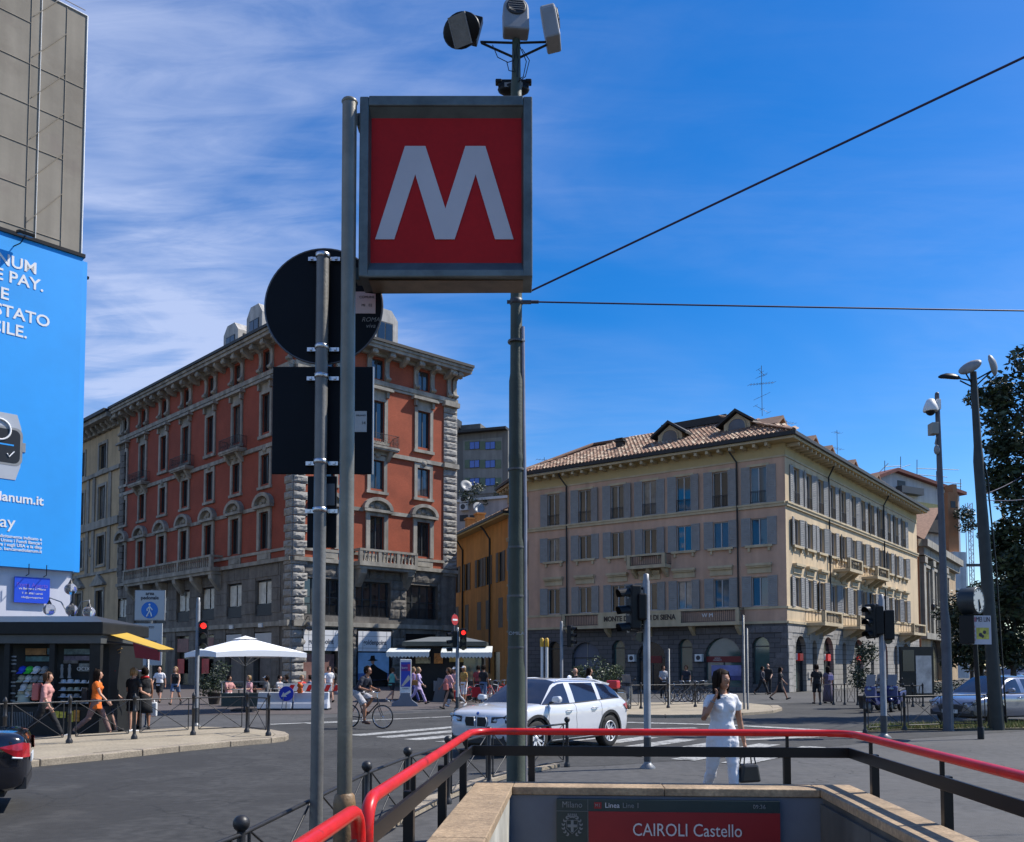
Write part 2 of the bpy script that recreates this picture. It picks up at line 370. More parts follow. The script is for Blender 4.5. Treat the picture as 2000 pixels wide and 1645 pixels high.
road_pts = [(-40, -10), (-2.5, -10)] + [(p[0] - .12, p[1]) for p in fence_near] + cross + [(60, 30), (60, 52), (34, 48), (24, 44), (14, 42), (6, 38), G2(890, 1389), G2(640, 1402), G2(530, 1418), G2(300, 1440), G2(0, 1470), (-40, 18)]
sheet('road', road_pts, M_ASPH, .004)
sheet('plaza_paving', [G2(150, 1398), G2(640, 1395), G2(900, 1382), (3, 60), (-3, 74), (-20, 68), (-55, 95), (-40, 45)], M_PORPH, .008)
# granite kerb flush along the near pavement
mb = MB()
for i in range(len(fence_near) - 1):
    a, b = Vector((*fence_near[i], 0)), Vector((*fence_near[i + 1], 0)); d = (b - a).normalized(); n = Vector((-d.y, d.x, 0)); L = (b - a).length; q = max(1, round(L / 1.0))
    for j in range(q):
        p0 = a + d * (L * j / q + .006); p1 = a + d * (L * (j + 1) / q - .006)
        c = [p0 + n * .02, p1 + n * .02, p1 + n * .26, p0 + n * .26]
        mb.face([(v.x, v.y, .055) for v in c]); 
        for u, v in ((0, 1), (1, 2), (2, 3), (3, 0)): mb.face([(c[u].x, c[u].y, .0), (c[v].x, c[v].y, .0), (c[v].x, c[v].y, .055), (c[u].x, c[u].y, .055)])
mb.build('near_kerb', M_GRANITE, kind='structure')
# left traffic island: raised slabs with kerb stones
isl = [G2(-260, 1535), G2(-60, 1514), G2(78, 1497.5), G2(200, 1485.5), G2(350, 1469), G2(450, 1459), G2(530, 1452), G2(557, 1448.5), G2(564, 1444), G2(556, 1439), G2(530, 1434)]
back = [G2(470, 1431), G2(377, 1428), G2(262, 1438), G2(135, 1446), G2(0, 1460), G2(-260, 1490)]
KH = .13
top = MB(); inner = []
ptsI = [Vector((*p, 0)) for p in isl]
def offset(pts, d):
    r = []
    for i, p in enumerate(pts):
        t = (pts[min(i + 1, len(pts) - 1)] - pts[max(i - 1, 0)]).normalized(); n = Vector((-t.y, t.x, 0)); r.append(p + n * d)
    return r
inn = offset(ptsI, .32)
isl_o = bpy.data.objects.new('island_pavement', None)
bpy.data.objects.remove(isl_o)
tmb = MB(); poly = [(p.x, p.y, KH - .004) for p in inn] + [(p[0], p[1], KH - .004) for p in back]
tmb.face(poly)
for i in range(len(back) - 1):
    a, b = back[i], back[i + 1]; tmb.face([(a[0], a[1], 0), (b[0], b[1], 0), (b[0], b[1], KH - .004), (a[0], a[1], KH - .004)])
island = tmb.build('island_pavement', M_SLAB, kind='structure')
def kerb_run(parent, pts, width, h, seglen=1.15, gap=.008):
    inn = offset(pts, width)
    for i in range(len(pts) - 1):
        L = (pts[i + 1] - pts[i]).length; q = max(1, round(L / seglen))
        for j in range(q):
            g = gap / L; t0, t1 = j / q + g, (j + 1) / q - g; dz = random.uniform(-.008, .006)
            a, b = pts[i].lerp(pts[i + 1], t0), pts[i].lerp(pts[i + 1], t1); c, d = inn[i].lerp(inn[i + 1], t1), inn[i].lerp(inn[i + 1], t0)
            m = MB(); lo = [(v.x, v.y, -.02) for v in (a, b, c, d)]; hi = [(v.x, v.y, h + dz) for v in (a, b, c, d)]
            m.face(hi); 
            for u, v in ((0, 1), (1, 2), (2, 3), (3, 0)): m.face([lo[u], lo[v], hi[v], hi[u]])
            m.build('kerb_stone', M_GRANITE, parent, bevel=.018)
kerb_run(island, ptsI, .32, KH)
# second, far island behind the white car
fi = [G2(1110, 1399), G2(1225, 1401.5), G2(1300, 1403), G2(1380, 1402), G2(1450, 1398), G2(1510, 1393.5), G2(1528, 1388), G2(1520, 1383)]
ptsF = [Vector((*p, 0)) for p in fi]
innF = offset(ptsF, .35)
backF = [G2(1440, 1376), G2(1250, 1377), G2(1110, 1380)]
tmb = MB(); tmb.face([(p.x, p.y, .11) for p in innF] + [(p[0], p[1], .11) for p in backF]); far_island = tmb.build('far_island_pavement', M_SLAB, kind='structure')
kerb_run(far_island, ptsF, .35, .115, 1.5)
# zebra crossing and painted lines
def stripe(parent, a, b, w, z=.012, name='stripe'):
    a = Vector((*a, 0)); b = Vector((*b, 0)); d = (b - a).normalized(); n = Vector((-d.y, d.x, 0)) * w / 2
    MB().face([(p.x, p.y, z) for p in (a - n, b - n, b + n, a + n)]).build(name, M_WHITEPAINT, parent)
def marking(name):
    o = bpy.data.objects.new(name, None); COL.objects.link(o); o['kind'] = 'structure'; return o
zb = marking('crosswalk'); hd = Vector((.62, .785)); sd = Vector((.785, -.62))
c0 = Vector(G2(690, 1437.5))
for i in range(11):
    s0 = c0 + sd * (i * 1.02) + hd * (.35 * (i % 2) * .0)
    stripe(zb, s0, s0 + hd * 4.2, .5)
ln = marking('stop_line')
for (a, b, w) in ((G2(527, 1416), G2(887, 1400.5), .3), (G2(600, 1414.5), G2(700, 1410.3), .3), (G2(1224, 1412), G2(1420, 1417), .45), (G2(1420, 1417), G2(1690, 1432), .45), (G2(1230, 1425), G2(1360, 1423), .3), (G2(1450, 1446), G2(1640, 1438), .4)):
    stripe(ln, a, b, w, .016, 'painted_line')
# grass strip with kerb in front of the parked car
gs = [G2(1688, 1431.5), G2(1760, 1427), G2(1850, 1427), G2(2000, 1426), G2(2150, 1426)]; gb = [G2(2150, 1416), G2(1850, 1417), G2(1700, 1421)]
sheet('verge_soil', gs + gb, pm('soil', (.10, .085, .05), .95, .3, 4, .5, 40), .05, top=True)
rg = random.Random(3); mb = MB()
for i in range(5200):
    t = rg.random(); s = rg.random(); k2 = t * (len(gs) - 1); q = int(k2); f = Vector((*gs[q], 0)).lerp(Vector((*gs[min(q + 1, len(gs) - 1)], 0)), k2 - q)
    bk = Vector((*gb[2], 0)).lerp(Vector((*gb[0], 0)), t); p = f.lerp(bk, .04 + .92 * s); h = rg.uniform(.04, .16) * (1.5 if rg.random() < .06 else 1); w = rg.uniform(0, PI); d = Vector((math.cos(w), math.sin(w), 0)) * .012; l = Vector((rg.gauss(0, .04), rg.gauss(0, .04), h))
    mb.face([p - d + Vector((0, 0, .05)), p + d + Vector((0, 0, .05)), p + l + Vector((0, 0, .05))], 0 if rg.random() < .6 else 1)
o = mb.build('grass', [pm('dry_grass', (.30, .27, .11), .9, .3, 5), pm('green_grass', (.10, .15, .03), .9, .3, 5)], kind='stuff', fix=False)
mb = MB()
for i in range(260):
    p = Vector((rg.uniform(-1.35, -.55), rg.uniform(4.6, 6.6), 0)) if rg.random() < .3 else Vector((-.95 + rg.gauss(0, .14), 5.6 + rg.gauss(0, .25), 0))
    w = rg.uniform(0, PI); d = Vector((math.cos(w), math.sin(w), 0)) * .012; l = Vector((rg.gauss(0, .05), rg.gauss(0, .05), rg.uniform(.05, .2)))
    mb.face([p - d, p + d, p + l])
mb.build('weeds', MATS['green_grass'], kind='stuff', fix=False)

# ------------------------------------------------------------------ metro entrance: parapet, stairs, sign panel
E_ = thing('metro_entrance', 'metro stairwell parapet with sandstone coping and grey lined back wall', 'stairwell', ENT_O, ENT_RZ)
M_DKCON = pm('dark_lining', (.075, .075, .07), .8, .25, 2, streak=.3)
CT = .70
mb = MB(); mb.box(-.30, -.02, -ED, 0, -3.2, CT - .075); mb.build('left_wall', M_MARBLE, E_)
mb = MB(); mb.box(EW + .02, EW + .30, -ED, 0, -3.2, CT - .075); mb.build('right_wall', M_DKCON, E_)
for z0, z1 in ((.28, .6),):   # dark slabs facing the right inner wall, joints open
    for j in range(5):
        MB().box(EW - .012, EW + .018, -.03 - 1.3 * (j + 1) + .012, -.03 - 1.3 * j, z0 - .40 + .0, z1 - .02).build('lining_slab', M_DKCON, E_)
mb = MB(); mb.box(-.30, EW + .30, .02, .30, -.35, CT - .075); mb.build('back_wall', pm('back_grey', (.115, .13, .16), .6, .12, 2), E_)
# coping stones, one by one
def cope(x0, x1, y0, y1): MB().box(x0, x1, y0, y1, CT - .07, CT + random.uniform(-.003, .003)).build('coping_stone', M_SANDCOPE, E_, bevel=.008)
ys = [.36, -1.0, -2.35, -3.7, -5.05, -6.4, -7.4]
for i in range(len(ys) - 1):
    cope(-.36, 0, ys[i + 1] + .004, ys[i] - .004); cope(EW, EW + .36, ys[i + 1] + .004, ys[i] - .004)
for a, b in ((0.004, 1.36), (1.364, EW - .004)): cope(a, b, .0, .36)
st = MB()
for i in range(14): st.box(0, EW, -ED + .42 * i + .2, -ED + .42 * (i + 1) + .2, -3.4, -.17 * (i + 1))
st.build('stairs', pm('stair_stone', (.2, .19, .18), .8, .2, 3), E_)
MB().box(-.3, EW + .3, -1.0, 8.0, -3.4, -3.2).build('landing', MATS['stair_stone'], E_)
MB().box(-.3, EW + .3, 8.0, 8.3, -3.4, -.2).build('tunnel_end', M_DKCON, E_)
MB().box(-.3, EW + .3, .31, 8.0, -.34, -.1).build('tunnel_ceiling', M_DKCON, E_)
# sign panel
sx0, sx1, sz0, sz1 = .40, 2.36, -.05, .60
P_ = thing('station_sign', 'dark station name panel reading CAIROLI Castello under the parapet', 'sign', ent(0, .02, 0), ENT_RZ)
M_SGREEN = pm('sign_dark_green', (.018, .034, .034), .45, .1, 3); M_SRED = pm('sign_red', (.26, .008, .012), .5, .1, 3)
M_LET = pm('sign_white', (.62, .60, .60), .6, .05, 3); M_LETD = pm('sign_grey', (.20, .21, .21), .6, .05, 3)
MB().box(sx0, sx1, -.05, 0, sz0, sz1).build('panel', M_SGREEN, P_, bevel=.004)
MB().box(sx0 + .285, sx1 - .002, -.056, -.049, sz0, sz1 - .105).build('red_field', M_SRED, P_)
MB().box(sx0 + .278, sx0 + .281, -.054, -.049, sz0, sz1).box(sx0, sx0 + .277, -.054, -.049, sz1 - .107, sz1 - .104).build('divider', M_LETD, P_)
text('CAIROLI', .158, M_LET, P_, (sx0 + .67, -.062, .335), align='LEFT', sx=.82)
text('Castello', .158, M_LET, P_, (sx0 + 1.20, -.062, .335), align='LEFT', sx=.82)
text('Milano', .075, M_LETD, P_, (sx0 + .14, -.058, sz1 - .05), sx=.9)
text('Linea', .062, M_LET, P_, (sx0 + .43, -.058, sz1 - .052), align='LEFT'); text('Line 1', .062, M_LETD, P_, (sx0 + .585, -.058, sz1 - .052), align='LEFT')
MB().box(sx0 + .335, sx0 + .40, -.057, -.052, sz1 - .08, sz1 - .025).build('line_badge', M_SRED, P_); text('M1', .04, M_LETD, P_, (sx0 + .367, -.061, sz1 - .053))
text('09:36', .05, M_LETD, P_, (sx1 - .18, -.058, sz1 - .052))
# municipal shield: cross inside a laurel wreath under a crown
cr = MB(); cx, cz = sx0 + .14, sz1 - .235
cr.box(cx - .042, cx + .042, -.059, -.05, cz - .012, cz + .012).box(cx - .012, cx + .012, -.0595, -.05, cz - .055, cz + .05)
for sgn in (-1, 1):
    for j in range(7):
        w = R(-70 + j * 23); px, pz = cx + sgn * math.cos(w) * .078, cz + math.sin(w) * .085
        t = Vector((-math.sin(w) * sgn, 0, math.cos(w))); nrm = Vector((math.cos(w) * sgn, 0, math.sin(w)))
        for q in (-1, 1):
            b = Vector((px, -.058, pz)); d = (t + nrm * .6 * q).normalized(); s2 = Vector((-d.z, 0, d.x)) * .008
            cr.face([b, b + d * .014 + s2, b + d * .032, b + d * .014 - s2])
for j in range(5): cr.box(cx - .04 + j * .0175, cx - .03 + j * .0175, -.058, -.05, cz + .088, cz + .108)
cr.box(cx - .045, cx + .045, -.058, -.05, cz + .078, cz + .086)
pts = [(cx - .05, cz + .05), (cx + .05, cz + .05), (cx + .05, cz - .02), (cx, cz - .07), (cx - .05, cz - .02)]
for i in range(5):
    a, b = pts[i], pts[(i + 1) % 5]; cr.tube([(a[0], -.057, a[1]), (b[0], -.057, b[1])], .003, 4)
cr.build('city_emblem', M_LETD, P_)

# ------------------------------------------------------------------ red handrail round the stairwell
Rl = thing('handrail', 'red tubular handrail on black posts around the back of the metro stairs', 'handrail', ENT_O, ENT_RZ)
RZ_ = 1.163; lx, rx, by = -.41, 3.1, .42
def corner(p0, p1, p2, r, n=6):
    p0, p1, p2 = Vector(p0), Vector(p1), Vector(p2); a = p1 + (p0 - p1).normalized() * r; b = p1 + (p2 - p1).normalized() * r
    return [(a.lerp(p1, j / n)).lerp(p1.lerp(b, j / n), j / n) for j in range(n + 1)]
path = [Vector((lx, -3.88, .62))] + corner((lx, -3.88, .6), (lx, -3.88, RZ_), (lx, 0, RZ_), .16) + corner((lx, -3, RZ_), (lx, by, RZ_), (rx, by, RZ_), .28) + corner((lx, by, RZ_), (rx, by, RZ_), (rx, -5, RZ_), .28) + [Vector((rx, -7.4, RZ_))]
MB().tube(path, .033, 14).build('rail', M_RED, Rl)
M_BAR = pm('bar_black', (.010, .010, .011), .36, .2, 4, spec=.3)
bz0, bz1 = .935, 1.03
bp = [(lx, -3.8), (lx, by), (rx, by), (rx, -7.4)]
for i in range(3):
    a, b = bp[i], bp[i + 1]
    if i == 1: MB().box(a[0] - .012, b[0] + .012, by - .012, by + .012, bz0, bz1).build('lower_bar', M_BAR, Rl, bevel=.004)
    else: MB().box(a[0] - .012, a[0] + .012, min(a[1], b[1]), max(a[1], b[1]) - .014, bz0, bz1).build('lower_bar', M_BAR, Rl, bevel=.004)
for (x, y) in ((lx, .1), (lx, -1.19), (lx, -2.57), (lx, -3.7), (.155, by), (2.54, by), (rx, -.12), (rx, -1.6), (rx, -3.1), (rx, -4.6), (rx, -6.1)):
    m = MB(); ox = -.045 if x == lx else .045 if x == rx else 0; oy = .045 if y == by else 0
    m.box(x + ox - .032, x + ox + .032, y + oy - .032, y + oy + .032, .0, bz1 - .005).box(x - .014 + ox * .4, x + .014 + ox * .4, y - .014 + oy * .4, y + .014 + oy * .4, bz1 - .01, RZ_ - .02)
    m.build('post', M_BAR, Rl, bevel=.004)
R2 = thing('handrail', 'rounded end of the nearer red handrail by the foot of the silver pole', 'handrail', ENT_O, ENT_RZ)
path = [Vector((lx, -4.03, .5))] + corner((lx, -4.03, .6), (lx, -4.03, RZ_ - .01), (lx, -9, RZ_ - .01), .15)[::1] + [Vector((lx, -7.6, RZ_ - .01))]
MB().tube(path, .033, 14).build('rail', M_RED, R2)
MB().box(lx - .012, lx + .012, -7.6, -4.1, bz0, bz1).build('lower_bar', M_BAR, R2, bevel=.004)
for y in (-4.4, -5.9, -7.4): MB().box(lx - .077, lx - .013, y - .032, y + .032, 0, bz1 - .005).build('post', M_BAR, R2, bevel=.004)

# ------------------------------------------------------------------ ball topped barrier fences
def ball_post(h=.78, br=.052):
    return MB().lathe([(.055, 0), (.055, .05), (.04, .07), (.033, .1), (.030, h - .28), (.036, h - .27), (.036, h - .25), (.028, h - .24), (.027, h)], 10).ball((0, 0, h + br * .9), br, 14, 10)
bpm = ball_post().mesh('ball_post', M_IRON)
slim = MB().lathe([(.07, 0), (.07, .06), (.045, .1), (.036, .13), (.034, .60), (.042, .61), (.042, .65), (.034, .66), (.034, .9), (.044, .91), (.044, .95), (.03, .98), (.012, 1.02)], 10).mesh('slim_post', M_IRON)
def barrier(name, label, pts, post, top=.72, low=.1, group=None, closed=None):
    t = thing(name, label, 'barrier', (pts[0][0], pts[0][1], pts[0][2] if len(pts[0]) > 2 else 0), 0, group)
    o = Vector(t.location)
    P = [Vector((p[0], p[1], p[2] if len(p) > 2 else 0)) - o for p in pts]
    for p in P: put('post', post, t, p)
    for i in range(len(P) - 1):
        a, b = P[i], P[i + 1]; d = (b - a).normalized(); a2, b2 = a + d * .13, b - d * .13; m = MB(); z = Vector((0, 0, 1))
        m.tube([a + z * top, b + z * top], .016, 6).tube([a2 + z * low, b2 + z * low], .014, 6)
        m.tube([a2 + z * low, a2 + z * top], .013, 6).tube([b2 + z * low, b2 + z * top], .013, 6)
        m.build('frame', M_IRON, t)
        for u, v in ((a2 + z * low, b2 + z * top), (a2 + z * top, b2 + z * low)): MB().tube([u, v], .009, 5).build('diagonal', M_IRON, t)
    return t
fp = [(x, y) for x, y in ((-2.25, .6), (-2.12, 2.2), (-1.97, 3.8), (-1.66, 5.46), (-1.53, 6.95), (-1.39, 8.5), (-1.17, 9.95), (-.83, 11.5), (-.34, 13.2), (.22, 14.45), (.97, 15.6))]
barrier('barrier_fence', 'black ball topped barrier between the road and the metro stairs', fp, bpm, .76, .12)
def fpx(l, z=0.0): return [(*G2(a, b, z), z) for a, b in l]
barrier('barrier_fence', 'black crossed barrier along the beige island in front of the hat kiosk', fpx([(-120, 1473), (8, 1461), (135, 1452), (262, 1444), (377, 1436), (482, 1431), (524, 1437.5)], .126), slim, .88, .14)
barrier('barrier_fence', 'black barrier on the far island behind the white car', fpx([(1205, 1386), (1252, 1384.5), (1305, 1383), (1358, 1381), (1408, 1379)], .11), slim, .9, .14)
barrier('barrier_fence', 'black barrier on the grass strip in front of the silver saloon', fpx([(1690, 1432), (1767, 1427), (1846, 1424), (1932, 1422)], .03), slim, .92, .14)
barrier('barrier_fence', 'far black barrier by the couple strolling past the bank doors', fpx([(1602, 1377), (1628, 1377), (1650, 1377), (1675, 1378)], .0), slim, .9, .14)
barrier('barrier_fence', 'far black barrier beside the notice board at the corner building', fpx([(1765, 1381), (1783, 1381), (1803, 1381)], .0), slim, .9, .14)
# ------------------------------------------------------------------ big red M sign on its pole
D = 6.4
mp = thing('metro_sign_pole', 'tall silver pole with brown collar that carries the red M box', 'pole', (at(678, 900, D).x, D, 0))
px0 = mp.location.x
zt = zat(200, D)
MB().tube([(at(672, 1640, D).x - px0, 0, .5), (at(683, 200, D).x - px0, 0, zt)], .054, 18).ball((at(683, 200, D).x - px0, 0, zt), (.062, .062, .03), 14, 6).build('shaft', pm('pole_bronze', (.19, .175, .14), .4, .25, 3, .1, 40, metal=.4, streak=.3), mp)
MB().lathe([(.11, 0), (.11, .02), (.082, .03), (.08, .42), (.082, .80), (.072, .86), (.056, .875)], 16, (at(672, 1640, D).x - px0, 0, 0)).build('collar', M_RUST, mp)
sg = thing('metro_sign', 'square red box sign with a big white letter M in a grey frame', 'sign', (0, D, 0))
X0, X1 = at(701, 380, D).x, at(1040, 380, D).x; Z0, Z1 = zat(540, D), zat(188, D); T = .30
fw = .068
M_FR = pm('sign_frame_steel', (.125, .145, .14), .42, .35, 4, .1, 30, metal=.45, streak=.25)
m = MB()
m.box(X0, X0 + fw, 0, T, Z0, Z1).box(X1 - fw, X1, 0, T, Z0, Z1).box(X0 + fw, X1 - fw, -.004, T + .004, Z1 - .075, Z1 + .004).box(X0 + fw, X1 - fw, .0, T, Z0, Z0 + .055)
m.build('frame', M_FR, sg, bevel=.008)
m = MB()   # sloping inner bead
a0, a1, b0, b1 = X0 + fw, X1 - fw, Z0 + .055, Z1 - .075; s_ = .055; q0 = (a0, a1, b0, b1); q1 = (a0 + .014, a1 - .014, b0 + .07, b1 - .065)
def rect(q, y): return [(q[0], y, q[2]), (q[1], y, q[2]), (q[1], y, q[3]), (q[0], y, q[3])]
r0, r1 = rect(q0, .008), rect(q1, .05)
for i in range(4): m.face([r0[i], r0[(i + 1) % 4], r1[(i + 1) % 4], r1[i]])
m.build('bead', pm('bead_steel', (.10, .115, .11), .35, .3, 4, metal=.5), sg)
MB().box(q1[0], q1[1], .05, T - .05, q1[2], q1[3]).build('red_panel', pm('m_red', (.45, .010, .010), .55, .08, 2, fine=.05, spec=.2), sg)
MB().box(X0 + fw + .002, X1 - fw - .002, .06, T - .02, Z0 - .006, Z0 + .002).build('underside', pm('underside', (.20, .15, .10), .4, .35, 5, metal=.4), sg)  # brown of the reflected light is put into the panel's colour
U = lambda px, py: (at(px, py, D + .047).x, at(px, py, D + .047).z)
Mo = [(733, 468), (791, 286), (831, 286), (870, 408), (909, 286), (948, 286), (1003, 468), (967, 468), (929, 341), (888, 468), (850, 468), (811, 341), (770, 468)]
MB().prism([U(*p) for p in Mo], 'y', .042, .052).build('letter_m', pm('m_white', (.56, .52, .53), .55, .05, 2, spec=.2), sg)
for zz in (Z1 - .12, Z0 + .06):
    MB().box(px0 + .03, X0 + .002, .09, .19, zz - .05, zz + .05).build('bracket', M_FR, sg, bevel=.006)

# ------------------------------------------------------------------ traffic sign backs on the grey pole
D = 6.72
tp = thing('sign_post', 'grey steel post carrying three dark sign backs with clamps', 'post', (xat(622.5, D), D, 0))
zt = zat(497, D)
MB().tube([(0, 0, 0), (0, 0, zt)], .049, 16).build('shaft', pm('post_grey', (.20, .195, .185), .5, .25, 3, .1, 40, metal=.35, streak=.35), tp)
M_SBACK = pm('sign_back', (.006, .008, .012), .6, .15, 3, spec=.15)
M_STICK = pm('sticker', (.55, .43, .43), .6, .05, 5); M_STICK2 = pm('sticker_grey', (.45, .46, .45), .6, .05, 5)
def sgn(nm, label, cat): return thing(nm, label, cat, (0, D + .075, 0))
s1 = sgn('round_sign', 'round dark back of a road sign at the top of the grey post', 'road sign')
c = at(632, 598, D + .075); rr = (749 - 515) / 2 / F * (D + .07)
MB().prism([(c.x + rr * math.cos(2 * PI * i / 48), c.z + rr * math.sin(2 * PI * i / 48)) for i in range(48)], 'y', 0, .012).build('plate', M_SBACK, s1)
MB().ring((c.x, .006, c.z), (0, 1, 0), rr, .009, 56, 6).build('rim', pm('sign_rim', (.10, .10, .11), .4, .1, 5, metal=.6), s1)
p = at(714, 594, D + .07); MB().box(p.x - .082, p.x + .078, -.004, -.001, p.z - .075, p.z + .1).build('sticker', M_STICK, s1)
M_INK = pm('ink', (.05, .05, .06), .7, .05, 5)
text('COMUNE', .028, M_INK, s1, (p.x + .01, -.006, p.z + .055), ext=.0005); text('MI   02', .03, M_INK, s1, (p.x + .01, -.006, p.z - .01), ext=.0005)
text('ROMA\nviva', .05, pm('scribble', (.22, .22, .22), .7, .1, 5), s1, (p.x + .04, -.004, p.z - .15), shear=.3, ext=.0005, name='scribble')
s2 = sgn('square_sign', 'square dark back of a road sign below the round one', 'road sign')
a = at(530, 926, D + .075); b = at(728, 716, D + .075)
MB().box(a.x, b.x, 0, .02, a.z, b.z).build('plate', M_SBACK, s2, bevel=.006)
MB().box(b.x, b.x + .008, -.004, .024, a.z, b.z).build('rim', pm('rim_light', (.42, .43, .43), .4, .1, 5, metal=.4), s2)
p = at(705, 824, D + .07); MB().box(p.x - .06, p.x + .045, -.004, -.001, p.z - .08, p.z + .085).build('sticker', M_STICK2, s2)
text('MILANO', .02, M_INK, s2, (p.x, -.006, p.z + .05), ext=.0005); text('14', .035, M_INK, s2, (p.x + .02, -.006, p.z - .01), ext=.0005)
s3 = sgn('plate_sign', 'narrow upright dark sign back at the bottom of the three', 'road sign')
a = at(599, 1070, D + .075); b = at(658, 930, D + .075)
MB().box(a.x, b.x, 0, .015, a.z, b.z).build('plate', M_SBACK, s3, bevel=.006)
p = at(645, 966, D + .07); MB().box(p.x - .04, p.x + .034, -.004, -.001, p.z - .085, p.z + .085).build('sticker', pm('sticker_dark', (.13, .14, .15), .6, .1, 5), s3)
for s, ys in ((s1, (500, 678)), (s2, (735, 902)), (s3, (996,))):
    for y in ys:
        z = zat(y, D); q = MB(); q.lathe([(.052, -.018), (.056, -.016), (.056, .016), (.052, .018)], 16, (tp.location.x, -.075, z))
        for sg2 in (-1, 1): q.box(tp.location.x + sg2 * .05, tp.location.x + sg2 * .125, -.03, -.002, z - .017, z + .013).box(tp.location.x + sg2 * .085, tp.location.x + sg2 * .105, -.045, -.03, z - .01, z + .008)
        q.build('clamp', M_STEEL, s)

# ------------------------------------------------------------------ tall green catenary pole with floodlights
D = 9.3
gp = thing('lamp_pole', 'tall stepped dark green pole behind the red M box with a galvanised conduit', 'pole', (xat(1008.5, D), D, 0))
zz = lambda y: zat(y, D)
pr = [(.14, 0), (.104, .05), (.103, zz(1310)), (.090, zz(1292)), (.088, zz(1075)), (.088, zz(1062)), (.080, zz(1052)), (.079, zz(905)), (.083, zz(900)), (.083, zz(892)), (.079, zz(886)), (.078, zz(745)), (.066, zz(730)), (.062, zz(590)), (.060, zz(165)), (.050, zz(150)), (.045, zz(80)), (.0, zz(78))]
MB().lathe(pr, 20).build('shaft', M_GREENPOLE, gp)
cx = xat(1022, D) - gp.location.x
MB().tube([(cx + .02, -.02, .02), (cx + .02, -.02, zz(1000)), (cx + .005, -.02, zz(850)), (cx - .005, -.02, zz(640))], .022, 8).build('conduit', pm('conduit', (.30, .28, .30), .4, .2, 4, metal=.5), gp)
MB().tube([(cx - .03, .03, .1), (cx - .035, .03, zz(690)), (.01, .055, zz(570))], .010, 6).build('cable', M_BLACK, gp)
for y in (1440, 1265, 1165, 1070, 918, 668): 
    MB().lathe([(.092, -.012), (.094, 0), (.092, .012)], 14, (0, 0, zz(y))).tube([(.08, -.02, zz(y)), (cx + .02, -.03, zz(y))], .007, 5).build('strap', M_GALVD, gp)
m = MB(); m.lathe([(.064, -.03), (.07, -.028), (.07, .028), (.064, .03)], 14, (0, 0, zz(590))).box(.06, .16, -.015, .015, zz(590) - .02, zz(590) + .015).box(-.1, -.06, -.015, .015, zz(590) - .015, zz(590) + .015)
m.build('wire_clamp', M_DARKGREY, gp)
text('OMILA', .05, pm('tag_white', (.42, .45, .47), .7, .1, 5), gp, (-.0, -.096, zz(1238)), sx=1.1, ext=.001, name='scribble')
tx = gp.location.x
def flood(label, px, py, face, kind, size, tilt):
    """lamp head on an arm of the pole"""
    z = zz(py); x = xat(px, D); o = thing('floodlight', label, 'floodlight', (x, D, z), 0)
    f = Vector(face).normalized(); q = f.to_track_quat('Y', 'Z'); me = MB()
    if kind == 'oval':
        M_ = M_BLACK; prof = [(.0, -.11), (.10, -.10), (.19, -.05), (.225, 0), (.225, .035), (.20, .045), (0, .045)]
        me.lathe(prof, 24); body = me.build('housing', M_, o); body.rotation_euler = f.to_track_quat('Z', 'Y').to_euler(); body.scale = (1.0, .76, .9)
        l = MB().box(-.10, .10, -.15, .15, .047, .052).build('lens', pm('lamp_lens', (.22, .22, .21), .25, .15, 12, bump=.3), o); l.rotation_euler = body.rotation_euler
        MB().box(-.11, -.1, -.15, .15, .046, .056).box(.10, .11, -.15, .15, .046, .056).build('lens_rail', M_GREYBOX, o, rot=body.rotation_euler)
        MB().box(-.05, .05, -.05, .05, -.16, .13).build('hinge', M_BLACK, o, loc=(.15, .04, .04), rot=(0, .25, 0), bevel=.01)
    elif kind == 'dome':
        poly = [(-.14, -.22)] + [(-.14 + 0, .06)] + [(.14 * math.cos(PI - PI * j / 12), .08 + .14 * math.sin(PI * j / 12)) for j in range(13)] + [(.14, -.22)]
        me.prism(poly, 'y', -.09, .07); b_ = me.build('housing', M_GREYBOX, o, bevel=.02); b_.rotation_euler = tilt
        g = MB().lathe([(.108, 0), (.108, .01), (.09, .022), (.085, .015), (0, .015)], 20); gb2 = g.build('grille', pm('grille_dark', (.03, .032, .035), .6, .3, 60), o); gb2.rotation_euler = (tilt[0] + R(90), tilt[1], tilt[2]); gb2.location = Euler(tilt).to_matrix() @ Vector((0, -.09, .07))
        for j in range(5): 
            h = MB().tube([(-.085 + .0, 0, -.06 + .03 * j), (.085, 0, -.06 + .03 * j)], .003, 4).build('grille_bar', M_GREYBOX, o); h.rotation_euler = tilt; h.location = Euler(tilt).to_matrix() @ Vector((0, -.115, .07))
    return o
f1 = flood('black oval floodlight on the western arm above the red M box', 899, 60, (-.42, -.75, -.52), 'oval', 1, None)
f2 = flood('grey dome topped loudspeaker at the head of the green pole', 1007, 38, (0, -1, 0), 'dome', 1, (R(-12), 0, R(6)))
f3 = flood('pale dome topped loudspeaker on the eastern arm of the green pole', 1076, 52, (1, -1, 0), 'dome', 1, (R(-10), 0, R(84)))
m = MB(); 
for (pa, pb) in (((938, 82), (1003, 84)), ((940, 84), (1003, 112)), ((1012, 84), (1076, 82)), ((1012, 114), (1076, 84)), ((1004, 80), (1006, 62))):
    a, b = at(*pa, D), at(*pb, D); m.tube([a - gp.location, b - gp.location], .013, 6)
m.build('arm', M_BLACK, gp)
m = MB()
